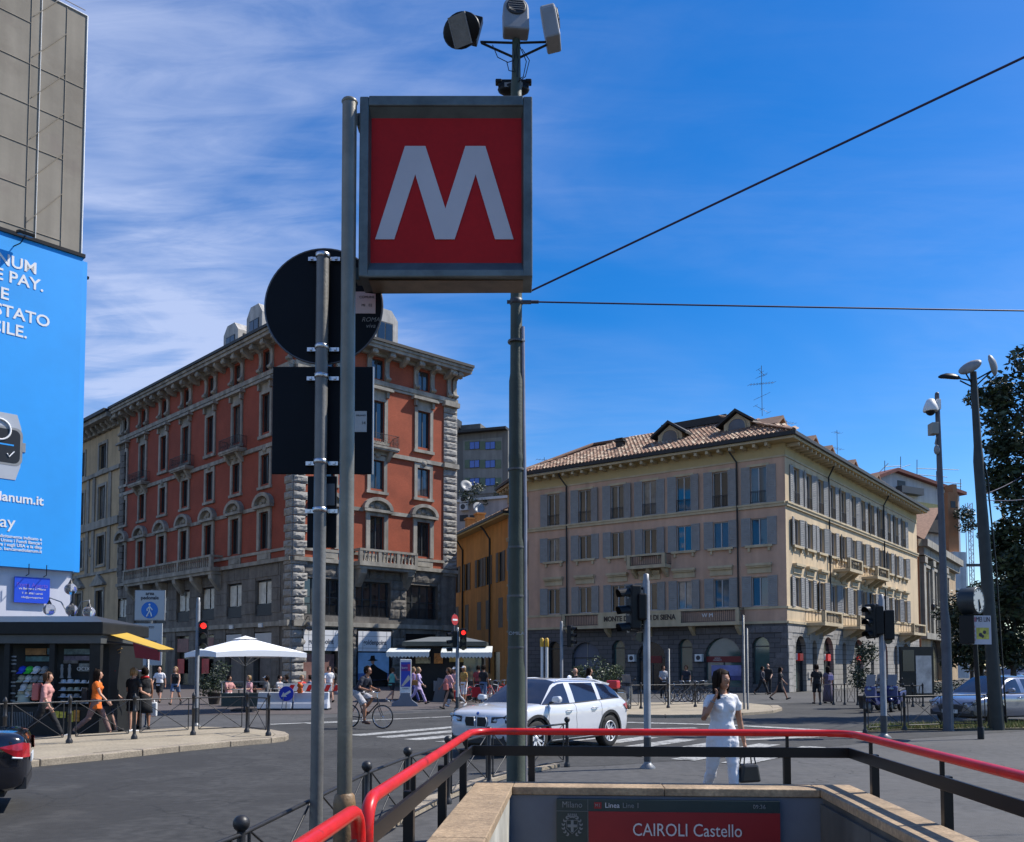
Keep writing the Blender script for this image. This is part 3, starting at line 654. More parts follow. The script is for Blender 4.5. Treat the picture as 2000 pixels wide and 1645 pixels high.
for pts in (((962, 88), (972, 112), (992, 122), (1004, 118)), ((990, 122), (994, 138), (1004, 140)), ((1016, 92), (1028, 120), (1022, 150), (1014, 155)), ((1020, 96), (1034, 118), (1026, 150), (1012, 160)), ((1002, 95), (1005, 110), (1001, 125), (1006, 140)), ((1011, 85), (1008, 100), (1013, 118), (1010, 150))):
    m.tube([at(*p, D - .06) - gp.location for p in pts], .005, 5)
m.build('loose_cable', M_BLACK, gp)
bl = thing('floodlight', 'dark floodlight seen from behind just above the top of the red M box', 'floodlight', at(1003, 172, D + .14))
MB().box(-.17, .17, -.05, .06, -.02, .07).ball((0, 0, -.02), (.18, .09, .07), 16, 8).box(-.2, -.13, -.06, .02, .03, .07).box(.13, .2, -.06, .02, .03, .07).build('housing', M_BLACK, bl, bevel=.01)
MB().box(-.1, .1, -.08, -.05, -.04, .01).build('gear_tray', M_GREYBOX, bl)
# overhead wires
M_WIRE = pm('wire_blue', (.022, .016, .06), .5, .1, 5)
def wire(label, a, b, r=.011, sag=.0, n=16):
    a, b = Vector(a), Vector(b); pts = [a.lerp(b, j / n) - Vector((0, 0, sag * 4 * (j / n) * (1 - j / n))) for j in range(n + 1)]
    return tag(MB().tube(pts, r, 6).build('overhead_wire', M_WIRE), label, 'wire')
a = at(1036, 569, D); b = at(2000, 112, 6.9); b2 = a + (b - a) * 2.2
wire('steep overhead wire rising from the M box to the eastern sky', a, b2)
a = at(1052, 590, D); b = at(2000, 604, 10.2); wire('level overhead wire clamped to the green pole', a, a + (b - a) * 2.4, .009, .02)
m = MB().tube([at(1024, 590, D) , at(1052, 590, D)], .018, 6); tag(m.build('wire_insulator', M_DARKGREY), 'small dark wire tensioner at the clamp of the green pole', 'insulator')

# ------------------------------------------------------------------ traffic lights
M_LAMPR = pm('red_lamp', (.4, .01, .008), .3, .02, 5, emit=((1.0, .02, .015), 1.8)); M_LAMPOFF = pm('lamp_off', (.03, .032, .03), .2, .1, 5)
def head(t, x, y, z, rz, lit=None, h=.92, w=.28):
    """three lamp signal head, lamps facing local -y turned by rz"""
    o = MB().box(-w / 2, w / 2, -.06, .14, 0, h).build('signal_head', M_BLACK, t, (x, y, z), rz, bevel=.03)
    for i in range(3):
        zc = h - .16 - i * .30
        v = MB(); r = .105
        pts = [(math.cos(R(200 + 0) - R(220) * j / 12 + 0) * r, math.sin(R(200) - R(220) * j / 12) * r) for j in range(13)]
        for j in range(12):
            (a0, c0), (a1, c1) = pts[j], pts[j + 1]; v.face([(a0, -.06, zc + c0), (a1, -.06, zc + c1), (a1 * .97, -.24 - .04 * c1 / r, zc + c1 * .97 - .02), (a0 * .97, -.24 - .04 * c0 / r, zc + c0 * .97 - .02)])
        v.build('visor', M_BLACK, o)
        MB().disc((0, -.064, zc), (0, -1, 0), .085, 18).build('lamp', M_LAMPR if lit == i else M_LAMPOFF, o)
    return o
def tlight(label, px, base, top, r, heads, m=None, group='traffic lights at the crossing', z0=0.0):
    p = gr(px, base, z0); t = thing('traffic_light', label, 'traffic light', p, 0, group); Dp = p.y; zt = zat(top, Dp) - z0
    MB().lathe([(r * 2.2, 0), (r * 2.2, .02), (r * 1.1, .09), (r, .10), (r, zt - .12), (r * .8, zt - .1), (r * .8, zt), (0, zt + .02)], 14).build('shaft', m or M_GALV, t)
    MB().lathe([(r * 1.06, 0), (r * 1.06, .42)], 12, (0, 0, zt * .0 + .12)).build('base_sleeve', M_DARKGREY, t) if m is None else None
    for (hp, htop, hbot, rz, lit) in heads:
        z1 = zat(htop, Dp) - z0; zb = zat(hbot, Dp) - z0; head(t, xat(hp, Dp) - p.x, -.02, zb, rz, lit, z1 - zb, min(.3, (z1 - zb) * .32))
        for zc in (zb + .06, z1 - .06): MB().tube([(0, 0, zc), (xat(hp, Dp) - p.x, 0, zc)], .022, 6).build('bracket', M_BLACK, t)
    return t
tlight('near traffic light seen from the side on a galvanised pole by the woman in white', 1265, 1501, 1122, .062, [(1233, 1143, 1230, R(-72), None), (1252, 1160, 1212, R(186), None)])
tlight('traffic light showing red on the island beside the white parasol', 383, 1419, 1168, .06, [(399, 1212, 1262, R(12), 0)])
nt_ = tlight('traffic light showing red below a no entry disc by the awning kiosk', 893, 1389, 1226, .065, [(905, 1228, 1268, R(8), 0), (886, 1232, 1264, R(-70), None)])
tlight('small traffic light behind the white car against the stone bank wall', 1097, 1378, 1214, .07, [(1115, 1222, 1264, R(62), None)])
tlight('traffic light with clustered black heads in front of the cream facade', 1727, 1441, 1162, .075, [(1700, 1180, 1246, R(-55), None), (1734, 1192, 1250, R(170), None), (1712, 1184, 1240, R(-100), None)])
p = nt_.location; z = zat(1211, p.y)
ne = thing('no_entry_sign', 'round red no entry disc on top of the traffic light pole by the kiosk', 'road sign', (xat(889, p.y), p.y - .09, z), R(56))
MB().prism([(.21 * math.cos(2 * PI * i / 28), .21 * math.sin(2 * PI * i / 28)) for i in range(28)], 'y', 0, .015).build('disc', pm('no_entry_red', (.42, .02, .02), .4, .05, 3), ne)
MB().box(-.15, .15, -.006, .001, -.035, .035).build('white_bar', M_WHITE, ne)
MB().tube([(0, .03, -.5), (0, .03, .25)], .025, 6).build('stem', M_GALV, ne)
# slender posts
def post(label, px, base, top, r, m=M_GALV, name='post', cat='post', group=None, z0=0.0):
    p = gr(px, base, z0); t = thing(name, label, cat, p, 0, group); MB().lathe([(r * 1.8, 0), (r * 1.8, .03), (r, .06), (r, zat(top, p.y) - z0), (0, zat(top, p.y) - z0 + .02)], 10).build('shaft', m, t); return t
post('taller slim grey post on the far island before the bank arches', 1454, 1391, 1202, .045, M_GALVD)
q = post('shorter slim grey post next to the taller one on the far island', 1461, 1392, 1228, .04, M_GALVD)
post('thin post with a camera knob in front of the bank entrance', 1307, 1383, 1268, .045, M_GALVD)
t = post('thin round post at the end of the yellow awning', 286, 1420, 1282, .05)
t = thing('gas_vent_posts', 'pair of white pipes with yellow caps beside the bank wall', 'post', gr(1063, 1376)); Dp = t.location.y
for dx in (-.1, .12): MB().tube([(dx, 0, 0), (dx, 0, 2.6)], .06, 8).build('pipe', M_WHITE, t)
for dx in (-.1, .12): MB().lathe([(.08, 2.6), (.09, 2.62), (.09, 2.95), (.05, 3.0)], 10, (dx, 0, 0)).build('cap', pm('cap_yellow', (.55, .33, .03), .5, .1, 4), t)

# ------------------------------------------------------------------ poles on the eastern side
p = gr(1852.5, 1428); D2 = p.y
cp = thing('camera_pole', 'slim grey pole with white dome camera and grey box at its top', 'pole', p); zz2 = lambda y: zat(y, D2)
lean = xat(1841, D2) - p.x
MB().tube([(0, 0, 0), (0, 0, .05), (0, 0, zz2(1220)), (lean * .35, 0, zz2(1190)), (lean * .55, 0, zz2(1000)), (lean, 0, zz2(772))], [.16, .14, .125, .10, .085, .06], 12).ball((lean, 0, zz2(770)), .06, 8, 6).build('shaft', pm('pole_mauve', (.085, .085, .10), .5, .2, 3, streak=.2), cp)
m = MB(); bx = xat(1829, D2) - p.x; m.tube([(lean - .02, 0, zz2(790)), (bx, -.05, zz2(785))], .03, 6); m.build('camera_arm', M_WHITE, cp)
MB().lathe([(.02, .42), (.1, .38), (.17, .22), (.2, .1), (.19, .06)], 14, (xat(1825, D2) - p.x, -.08, zz2(806) - .05)).build('camera_dome', M_WHITE, cp)
MB().ball((xat(1825, D2) - p.x, -.08, zz2(806) + .02), .13, 12, 8).build('camera_lens', M_BLACK, cp)
MB().box(xat(1836, D2) - p.x, xat(1844, D2) - p.x, -.14, .1, zz2(802), zz2(782)).build('camera_plate', M_WHITE, cp, bevel=.01)
MB().box(xat(1824, D2) - p.x, xat(1837, D2) - p.x, -.18, .1, zz2(850), zz2(828)).build('control_box', pm('box_beige', (.30, .29, .25), .6, .1, 3), cp, bevel=.01)
m = MB().tube([(xat(1836, D2) - p.x, -.06, zz2(856)), (xat(1833, D2) - p.x, -.06, zz2(868)), (xat(1837, D2) - p.x, -.06, zz2(872))], .02, 5).ball((xat(1835, D2) - p.x, -.08, zz2(880)), (.08, .08, .14), 8, 6); m.build('antenna', M_GREYBOX, cp)
p = gr(1948, 1426); D3 = p.y; lean = xat(1914, D3) - p.x; z3 = lambda y: zat(y, D3)
dp = thing('lamp_pole', 'thick dark tapering pole with three lamp heads beside the tree', 'pole', p)
MB().tube([(0, 0, 0), (lean * .42, 0, z3(1140)), (lean * .62, 0, z3(1010)), (lean * .66, 0, z3(985)), (lean * .80, 0, z3(900)), (lean * .82, 0, z3(870)), (lean, 0, z3(727))], [.185, .155, .145, .135, .135, .105, .085], 14).build('shaft', pm('pole_dark', (.03, .034, .032), .6, .3, 3, streak=.3), dp)
MB().tube([(lean * .78 + .1, -.08, z3(905)), (lean * .70 + .17, -.08, z3(940)), (lean * .66 + .17, -.08, z3(975)), (lean * .4 + .2, -.08, z3(1100)), (.2, -.1, .2)], .022, 6).build('cable', M_BLACK, dp)
m = MB()
for (x0, y0, x1, y1) in ((1912, 744, 1884, 742), (1912, 756, 1884, 746), (1912, 752, 1896, 733), (1918, 742, 1946, 727), (1918, 754, 1946, 728)):
    m.tube([(xat(x0, D3) - p.x, 0, z3(y0)), (xat(x1, D3) - p.x, -.1, z3(y1))], .022, 5)
m.build('arm', M_BLACK, dp)
def lamp(label, px, py, rot, m1=M_GREYBOX):
    o = thing('street_floodlight', label, 'floodlight', (xat(px, D3), D3 - .1, z3(py)))
    MB().lathe([(0, .10), (.09, .10), (.20, .05), (.25, 0), (.24, -.04), (.2, -.05)], 16).build('housing', m1, o, rot=rot, fix=True).scale = (1.25, .72, 1)
    MB().box(-.2, .2, -.1, .1, -.056, -.048).build('lens', pm('lens_pale', (.6, .6, .55), .2, .05, 5), o, rot=rot)
lamp('dark flat lamp head on the western arm of the thick pole', 1863, 739, (R(18), R(4), 0), M_BLACK)
lamp('grey tilted lamp head on top of the thick pole', 1904, 719, (R(70), R(-20), R(-35)))
lamp('lamp head of the thick pole half hidden by the tree', 1949, 716, (R(60), R(70), R(20)))
wire('short overhead wire from the thick pole into the tree', (p.x + lean * .66, p.y, z3(968)), at(2000, 928, D3 + 6), .012, .05)
wire('second short wire from the thick pole into the tree', (p.x + lean * .66, p.y, z3(976)), at(2010, 974, D3 + 5), .012, .05)
# clock with advert board
p = gr(1916, 1444); D4 = p.y; z4 = lambda y: zat(y, D4)
ck = thing('street_clock', 'round dark street clock above a yellow and white advert board on a thin post', 'clock', p)
MB().tube([(0, 0, 0), (-.08, 0, z4(1258))], .055, 10).lathe([(.075, .0), (.075, .28), (.06, .3)], 12).build('post', M_BLACK, ck)
cr_ = R(28)
b_ = MB(); b_.box(-.38, .38, -.16, .16, z4(1258), z4(1203)).build('board_case', M_BLACK, ck, (-.2, 0.1, 0), R(60), bevel=.02)
bw = (xat(1931, D4) - xat(1889, D4)) / 2
bo = MB().box(-bw, bw, -.012, 0, 0, z4(1203) - z4(1259)).build('poster', pm('poster_pale', (.55, .52, .55), .5, .06, 3), ck, (xat(1910, D4) - p.x, -.12, z4(1259)), R(8))
hh = z4(1203) - z4(1259)
MB().box(-bw * .5, bw * .75, -.016, -.011, hh * .18, hh * .58).build('yellow_picture', pm('poster_yellow', (.60, .52, .08), .5, .35, 9), bo)
MB().box(-bw * .85, -bw * .5, -.016, -.011, hh * .78, hh * .94).build('red_mark', pm('poster_red', (.45, .16, .2), .5, .2, 9), bo)
text('MEI LIN', .17, pm('poster_ink', (.05, .035, .05), .6, .05, 5), bo, (bw * .18, -.016, hh * .86), sx=.66)
for j in range(4): MB().box(-bw * .85, -bw * .62, -.016, -.011, hh * (.12 + .15 * j), hh * (.2 + .15 * j)).build('thumbnail', MATS['poster_red'], bo)
for (u, v, s) in ((-.1, .33, .05), (.3, .42, .045), (.1, .28, .04)): MB().disc((bw * u, -.018, hh * v), (0, -1, 0), s, 10).build('picture_blot', MATS['poster_ink'], bo)
cz = z4(1174); cx = xat(1900, D4) - p.x
drum = MB().lathe([(.33, 0), (.33, .36), (.31, .38), (.29, .36), (.0, .36)], 28).build('clock_drum', pm('drum_dark', (.02, .028, .034), .4, .2, 3), ck, (cx - .16, .12, cz)); fv = Vector((.62, -.78, 0)); drum.rotation_euler = fv.to_track_quat('Z', 'Y').to_euler()
fc = MB().disc((0, 0, .365), (0, 0, 1), .285, 28).build('clock_face', pm('clock_pale', (.42, .44, .43), .4, .05, 3), ck, drum.location, rot=drum.rotation_euler)
h = MB(); 
for w, L in ((R(158), .2), (R(172), .25)): h.tube([(-.03 * math.sin(w), -.03 * math.cos(w) , .372), (L * math.sin(w), L * math.cos(w), .372)], .014, 5)
for j in range(12): 
    w = 2 * PI * j / 12; h.tube([(.24 * math.sin(w), .24 * math.cos(w), .37), (.27 * math.sin(w), .27 * math.cos(w), .37)], .008, 4)
hb = h.build('clock_hands', M_BLACK, ck, drum.location, rot=drum.rotation_euler)
# ------------------------------------------------------------------ shared building pieces
M_BRICK = None
M_STONE = pm('pale_stone', (.31, .285, .24), .85, .22, 1.3, .3, 14, streak=.32, wear=[((.13, .12, .105), .9, .54, .68, .5)])
M_STONEG = pm('grey_rough_stone', (.30, .285, .26), .95, .28, 2.2, .9, 9, fine=.3)
M_STONEB = pm('base_stone', (.165, .15, .132), .92, .25, 1.6, .6, 9, streak=.3, fine=.2)
M_DKROOF = pm('dark_eave', (.02, .019, .018), .6, .3, 3)
M_FRAMEDK = pm('window_frame_dark', (.03, .035, .04), .5, .2, 4)
M_SHOPW = pm('shop_white', (.75, .75, .76), .5, .05, 1)
M_IRONW = pm('wrought_iron', (.02, .02, .022), .6, .3, 6)
M_CURT = pm('curtain', (.30, .30, .29), .9, .3, 3)
def window_mesh(w, h, fr=.07, mull=1, bars=0, m=None):
    """casement frame with its own mullions; origin bottom middle, faces -y"""
    b = MB(); b.box(-w / 2, -w / 2 + fr, -.04, .04, 0, h).box(w / 2 - fr, w / 2, -.04, .04, 0, h).box(-w / 2 + fr, w / 2 - fr, -.039, .039, 0, fr).box(-w / 2 + fr, w / 2 - fr, -.039, .039, h - fr, h)
    for i in range(mull): 
        x = -w / 2 + w * (i + 1) / (mull + 1); b.box(x - fr * .6, x + fr * .6, -.045, .03, fr, h - fr)
    for i in range(bars):
        z = h * (i + 1) / (bars + 1); b.box(-w / 2 + fr, w / 2 - fr, -.036, .02, z - fr * .35, z + fr * .35)
    return b.mesh('window', m or M_FRAMEDK)
def pane_mesh(w, h, fr=.07, mull=1):
    r = []
    for i in range(mull + 1):
        x0 = -w / 2 + w * i / (mull + 1) + fr * .5; x1 = -w / 2 + w * (i + 1) / (mull + 1) - fr * .5
        r.append(((x0 + x1) / 2, MB().face([(-(x1 - x0) / 2, .01, fr * .6), ((x1 - x0) / 2, .01, fr * .6), ((x1 - x0) / 2, .01, h - fr * .6), (-(x1 - x0) / 2, .01, h - fr * .6)])))
    return r
M_PCUR = pm('glass_over_curtain', (.13, .125, .115), .05, .55, 2.2, ior=1.8, streak=.5); M_PDIM = pm('glass_over_blind', (.05, .052, .05), .05, .35, 1.2, ior=1.85)
class Win:
    def __init__(s, w, h, fr=.07, mull=1, bars=0, m=None):
        s.f = window_mesh(w, h, fr, mull, bars, m); s.p = [(x, [q.mesh('pane', g) for g in (M_GLASSDK, M_PCUR, M_PDIM)]) for x, q in pane_mesh(w, h, fr, mull)]
    def put(s, parent, fac, u, z, w=-.2, name='window', tilt=.5):
        o = put(name, s.f, parent, fac.P(u, z, w), fac.rz)
        g = random.choice((0, 0, 0, 1, 2)); [put('pane', me[g if random.random() < .85 else 0], o, (x, 0, 0), rot=(R(random.uniform(-tilt, tilt)), 0, R(random.uniform(-tilt, tilt)))) for x, me in s.p]
        return o
def rough_block(seed, w=1.0, h=1.0, d=.16):
    """quarry faced block: bulging irregular front, unit size"""
    r = random.Random(seed); nx, nz = 5, 4; m = MB(); g = []
    for j in range(nz + 1):
        row = []
        for i in range(nx + 1):
            edge = i in (0, nx) or j in (0, nz)
            y = -.45 if edge else -.66 - .34 * r.random()
            row.append((-.5 + i / nx + (0 if edge else r.uniform(-.05, .05)), y, j / nz + (0 if edge else r.uniform(-.06, .06))))
        g.append(row)
    for j in range(nz):
        for i in range(nx): m.face([g[j][i], g[j][i + 1], g[j + 1][i + 1], g[j + 1][i]])
    for a, b in [(g[0][i], g[0][i + 1]) for i in range(nx)] + [(g[nz][i + 1], g[nz][i]) for i in range(nx)] + [(g[j + 1][0], g[j][0]) for j in range(nz)] + [(g[j][nx], g[j + 1][nx]) for j in range(nz)]:
        m.face([b, a, (a[0], .2, a[2]), (b[0], .2, b[2])])
    return m
BLOCKS = [rough_block(s).mesh('stone', M_STONEG) for s in range(4)]
BLOCKD = [rough_block(s + 9).mesh('stone', M_STONEB) for s in range(3)]
def flat_block(mi): return MB().box(-.5, .5, -1, .1, 0, 1).mesh('stone', mi)
FLATD = flat_block(M_STONEB)
def stone(parent, fac, u, z, w, h, d, ms):
    return put('stone', random.choice(ms), parent, fac.P(u, z, 0), fac.rz, scale=(w, d, h))
def railing(L, h, n, m=None, post=.018):
    b = MB().box(0, L, -.02, .02, h - .03, h).box(0, L, -.015, .015, .05, .075)
    for i in range(n + 1): x = L * i / n; b.box(x - post / 2, x + post / 2, -.008, .008, .07, h - .03)
    return b

# ------------------------------------------------------------------ red brick palazzo on the corner
c = at(570, 1200, 66); RC = Vector((c.x, c.y, 0))
rA = Vector((-40.0, 89.2, 0)); rB = RC + Vector((.7459, .666, 0)) * 15.62
RL = Fac(rA, RC, RC); RR = Fac(RC, rB, RC)
red = thing('palazzo', 'red brick palazzo with rusticated stone corners and a bracketed cornice', 'building', RC)
rzL = RL.rz
M_REDL = brickmat('red_brick_shaded', (.30, .064, .034), (.26, .054, .028), (.24, .075, .045), 4.0, RL.rz, .5, .25, .9, .15, .012)  # copy of the brick darkened for the shaded left face
M_REDR = brickmat('red_brick_lit', (.36, .080, .036), (.31, .068, .03), (.28, .09, .05), 4.0, RR.rz, .5, .25, .9, .15, .012)  # brighter copy of the same brick for the sunlit face
COLS = [RL.U(x, 900) for x in (243.7, 279.8, 319.9, 363.2, 410.8, 462.4, 519.1)]
COLR = [2.85, 7.42, 12.05]
ZE = 27.7
W4 = Win(1.3, 3.1, .08, 1, 0); W4d = Win(1.3, 4.1, .08, 1, 0); W3 = Win(1.3, 2.35, .08, 1, 0); W2 = Win(1.35, 2.9, .08, 1, 0); WA = Win(1.1, 1.6, .07, 1, 0); WM = Win(2.5, 2.8, .08, 2, 2); WMr = Win(3.2, 2.9, .09, 3, 1)
def hood4():     # window surround of the top floor: ears, frieze, flat hood on consoles
    b = MB(); b.box(-.95, -.65, -.12, .02, -.25, 3.35).box(.65, .95, -.12, .02, -.25, 3.35).box(-.65, .65, -.12, .02, 3.1, 3.4).box(-1.05, 1.05, -.2, .02, -.5, -.25)
    b.box(-.75, .75, -.08, .02, 3.4, 3.95).box(-1.0, -.75, -.3, .02, 3.45, 3.95).box(.75, 1.0, -.3, .02, 3.45, 3.95).box(-1.3, 1.3, -.5, .02, 3.95, 4.12).box(-1.22, 1.22, -.42, .02, 4.12, 4.22); return b
def frame3():
    b = MB(); b.box(-.95, -.65, -.1, .02, -.2, 2.75).box(.65, .95, -.1, .02, -.2, 2.75).box(-.65, .65, -.1, .02, 2.35, 2.75).box(-1.05, 1.05, -.18, .02, -.42, -.2)
    b.ball((0, -.12, 2.78), (.3, .14, .26), 8, 5); return b
def frame2():    # arched pediment over the main floor windows
    b = MB(); b.box(-1.05, -.68, -.14, .02, -.1, 3.2).box(.68, 1.05, -.14, .02, -.1, 3.2).box(-.68, .68, -.14, .02, 2.9, 3.2).box(-1.35, 1.35, -.4, .02, 3.2, 3.42)
    n = 10; o = [(1.4 * math.cos(PI - PI * j / n), 3.42 + 1.0 * math.sin(PI * j / n)) for j in range(n + 1)]; i = [(1.08 * math.cos(PI - PI * j / n), 3.42 + .72 * math.sin(PI * j / n)) for j in range(n + 1)]
    for j in range(n): b.prism([o[j], o[j + 1], i[j + 1], i[j]], 'y', -.42, .02)
    b.prism(i, 'y', -.06, .02); b.ball((0, -.1, 3.78), (.3, .12, .24), 8, 5).ball((-.5, -.08, 3.6), (.22, .1, .16), 6, 4).ball((.5, -.08, 3.6), (.22, .1, .16), 6, 4)
    return b
HOOD4 = hood4().mesh('window_surround', M_STONE); FR3 = frame3().mesh('window_surround', M_STONE); FR2 = frame2().mesh('window_surround', M_STONE)
def attic_bracket():   # scrolled bracket
    pts = [(0, 0), (-.2, .1), (-.26, .4), (-.16, .7), (-.14, 1.3), (-.2, 1.7), (-.45, 1.85), (-.9, 2.05), (-1.0, 2.2), (-1.0, 2.3), (0, 2.3)]
    b = MB().prism(pts, 'x', -.2, .2); b.tube([(-.26, -.86, 2.05), (.26, -.86, 2.05)], .19, 8); b.tube([(-.24, -.24, .3), (.24, -.24, .3)], .16, 8); return b
BRK = attic_bracket().mesh('cornice_bracket', M_STONE)
CON = MB().prism([(0, 1.6), (-.3, 1.65), (-.8, 1.9), (-1.0, 2.05), (-1.0, 2.3), (0, 2.3)], 'x', -.18, .18).mesh('cornice_bracket', M_STONE)
def iron_balcony(parent, fac, u, z, Lb=3.3, depth=.85):
    o = MB().box(-Lb / 2, Lb / 2, -depth, 0, -.18, 0).box(-Lb / 2 + .06, Lb / 2 - .06, -depth + .06, 0, -.3, -.18).build('balcony', M_STONE, parent, fac.P(u, z, 0), fac.rz)
    for s in (-1, 1): MB().prism([(0, -.3), (-depth * .8, -.3), (-depth * .6, -.55), (-.12, -1.05), (0, -1.05)], 'x', s * Lb * .3 - .16, s * Lb * .3 + .16).build('console', M_STONE, o)
    r = railing(Lb - .1, 1.0, 24, post=.02)
    for i in range(8):
        x = (i + .5) * (Lb - .1) / 8; r.ring((x, 0, .38), (0, 1, 0), .13, .018, 8, 4).ring((x, 0, .68), (0, 1, 0), .09, .016, 8, 4)
    r.build('railing', M_IRONW, o, (-Lb / 2 + .05, -depth + .05, 0))
    for s in (-1, 1):
        q = railing(depth - .08, 1.0, 6, post=.02); q.build('railing', M_IRONW, o, (s * (Lb / 2 - .06), -depth + .06, 0), R(90))
    return o
def balustrade(parent, fac, u0, u1, z, depth=1.1):
    L = u1 - u0; o = MB().box(0, L, -depth, 0, -.35, 0).box(.1, L - .1, -depth + .12, 0, -.6, -.35).build('balcony', M_STONE, parent, fac.P(u0, z, 0), fac.rz)
    MB().box(0, L, -depth - .02, -depth + .25, .82, 1.0).box(-.01, .26, -depth + .25, 0, .82, 1.0).box(L - .26, L + .01, -depth + .25, 0, .82, 1.0).build('top_rail', M_STONE, o)
    bal = MB().lathe([(.10, 0), (.10, .06), (.06, .1), (.105, .32), (.05, .62), (.09, .72), (.09, .82)], 8).mesh('baluster', M_STONE)
    k2 = int(L / .36)
    for i in range(k2 + 1):
        x = .13 + (L - .26) * i / k2
        if i in (0, k2, k2 // 3, 2 * k2 // 3): MB().box(x - .15, x + .15, -depth, -depth + .24, 0, .82).build('pedestal', M_STONE, o)
        else: put('baluster', bal, o, (x, -depth + .12, 0))
    k3 = max(2, int(L / 3.5) + 1)
    for i in range(k3):
        x = .5 + (L - 1) * i / (k3 - 1); MB().prism([(0, -.6), (-depth * .85, -.6), (-depth * .8, -.95), (-.3, -1.7), (0, -2.0)], 'x', x - .3, x + .3).build('console', M_STONE, o)
    return o
def red_face(fac, cols, L, wallm, mezz, shops, balc4, left):
    holes = []
    for u in cols:
        holes += [(u - .55, u + .55, 25.15, 26.75), (u - .65, u + .65, 20.2, 23.3), (u - .65, u + .65, 16.05, 18.4), (u - .68, u + .68, 10.9, 13.8)]
    hm = []
    for a, b in mezz: hm.append((a, b, 5.6, 8.45))
    for a, b in shops: hm.append((a, b, .0, 4.35))
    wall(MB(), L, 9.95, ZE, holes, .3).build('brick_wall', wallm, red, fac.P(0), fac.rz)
    wall(MB(), L, 0, 9.95, hm, .45).build('stone_wall', M_STONEB, red, fac.P(0), fac.rz)
    b = MB(); b.box(0, L, -.22, .01, 24.62, 24.98).box(0, L, -.14, .01, 24.4, 24.6).box(0, L, -.18, .01, 18.85, 19.18).box(0, L, -.12, .01, 10.5, 10.72).box(0, L, -.30, .01, 9.65, 9.95).box(0, L, -.2, .01, 4.75, 5.1)
    for i, u in enumerate(cols[:-1]):
        v = cols[i + 1]; b.box(u + 1.35, v - 1.35, -.1, .01, 14.05, 14.35)
    b.build('string_course', M_STONE if not left else M_STONE, red, fac.P(0), fac.rz)
    for i, u in enumerate(cols):
        WA.put(red, fac, u, 25.15); put('window_surround', HOOD4, red, fac.P(u, 20.2), fac.rz); W4.put(red, fac, u, 20.2)
        put('window_surround', FR3, red, fac.P(u, 16.05), fac.rz); W3.put(red, fac, u, 16.05)
        put('window_surround', FR2, red, fac.P(u, 10.9), fac.rz); W2.put(red, fac, u, 10.9)
        for s in (-1, 1): put('cornice_bracket', BRK, red, fac.P(u + s * .85, 24.95), fac.rz)
        nxt = cols[i + 1] if i + 1 < len(cols) else u + (cols[-1] - cols[-2])
        if i == 0: put('cornice_bracket', CON, red, fac.P(u - (nxt - u) / 2, 24.95), fac.rz)
        if (u + nxt) / 2 < L: put('cornice_bracket', CON, red, fac.P((u + nxt) / 2, 24.95), fac.rz)
        if i in balc4: iron_balcony(red, fac, u, 19.45)
        MB().box(-1.0, 1.0, -.09, .01, 9.98, 10.5).box(-.7, .7, -.13, .0, 10.05, 10.42).build('apron_panel', M_STONE, red, fac.P(u), fac.rz)
    return hm
PIT = [(u - 1.25, u + 1.25) for u in COLS]
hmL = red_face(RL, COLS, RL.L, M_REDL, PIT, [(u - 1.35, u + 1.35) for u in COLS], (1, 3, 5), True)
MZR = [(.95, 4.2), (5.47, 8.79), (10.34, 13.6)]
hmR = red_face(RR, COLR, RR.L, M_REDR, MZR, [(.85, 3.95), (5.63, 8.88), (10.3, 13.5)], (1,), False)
# stone courses of the base, block by block
def courses(fac, L, hm, z0, z1, h, w, ms, d, skip=lambda u, z: False):
    z = z0; k2 = 0
    while z < z1 - .2:
        u = -(k2 % 2) * w / 2
        while u < L:
            a, b = max(u, 0) + .025, min(u + w, L) - .025; segs = [(a, b)]
            for (h0, h1, g0, g1) in hm:
                if g0 < z + h * .6 and g1 > z + h * .35:
                    ns = []
                    for (p, q) in segs:
                        if h1 <= p or h0 >= q: ns.append((p, q)); continue
                        if h0 - p > .18: ns.append((p, h0))
                        if q - h1 > .18: ns.append((h1, q))
                    segs = ns
            for (p, q) in segs:
                if q - p > .15 and not skip((p + q) / 2, z): stone(red, fac, (p + q) / 2, z + .02, q - p, h - .04, d * random.uniform(.8, 1.2), ms)
            u += w
        z += h; k2 += 1
courses(RL, RL.L - 1.6, hmL, .1, 9.6, .95, 2.3, [FLATD], .055, lambda u, z: abs(z - 4.8) < .5)
courses(RR, RR.L - 1.7, hmR, .1, 9.6, .78, 1.5, BLOCKD, .16, lambda u, z: u < 1.0 or abs(z - 4.7) < .45)
z = .1; k2 = 0
while z < 24.2:                                   # rusticated corners
    h = .62
    stone(red, RR, .48 + .12 * (k2 % 2), z, .96 + .24 * (k2 % 2), h - .05, .24, BLOCKS); stone(red, RL, RL.L - .48 - .1 * (k2 % 2), z, .96 + .2 * (k2 % 2), h - .05, .22, BLOCKS)
    if z > 9: stone(red, RR, RR.L - .72, z, 1.44, h - .05, .22, BLOCKS)
    if z > 9 and k2 % 1 == 0: stone(red, RL, .55, z, 1.0 + .2 * (k2 % 2), h - .05, .14, [FLATD])
    z += h; k2 += 1
for fac, u0, u1 in ((RR, 0, 1.3), (RL, RL.L - 1.2, RL.L), (RR, RR.L - 1.6, RR.L)):
    MB().box(u0, u1, -.42, .0, 18.8, 19.2).box(u0, u1, -.40, .0, 4.7, 5.15).box(u0, u1, -.5, .0, 24.2, 24.6).build('corner_band', M_STONE, red, fac.P(0), fac.rz)
for fac, u in ((RR, .6), (RL, RL.L - .55), (RR, RR.L - .9), (RR, RR.L - .3), (RL, .5)): put('cornice_bracket', BRK, red, fac.P(u, 24.95), fac.rz)
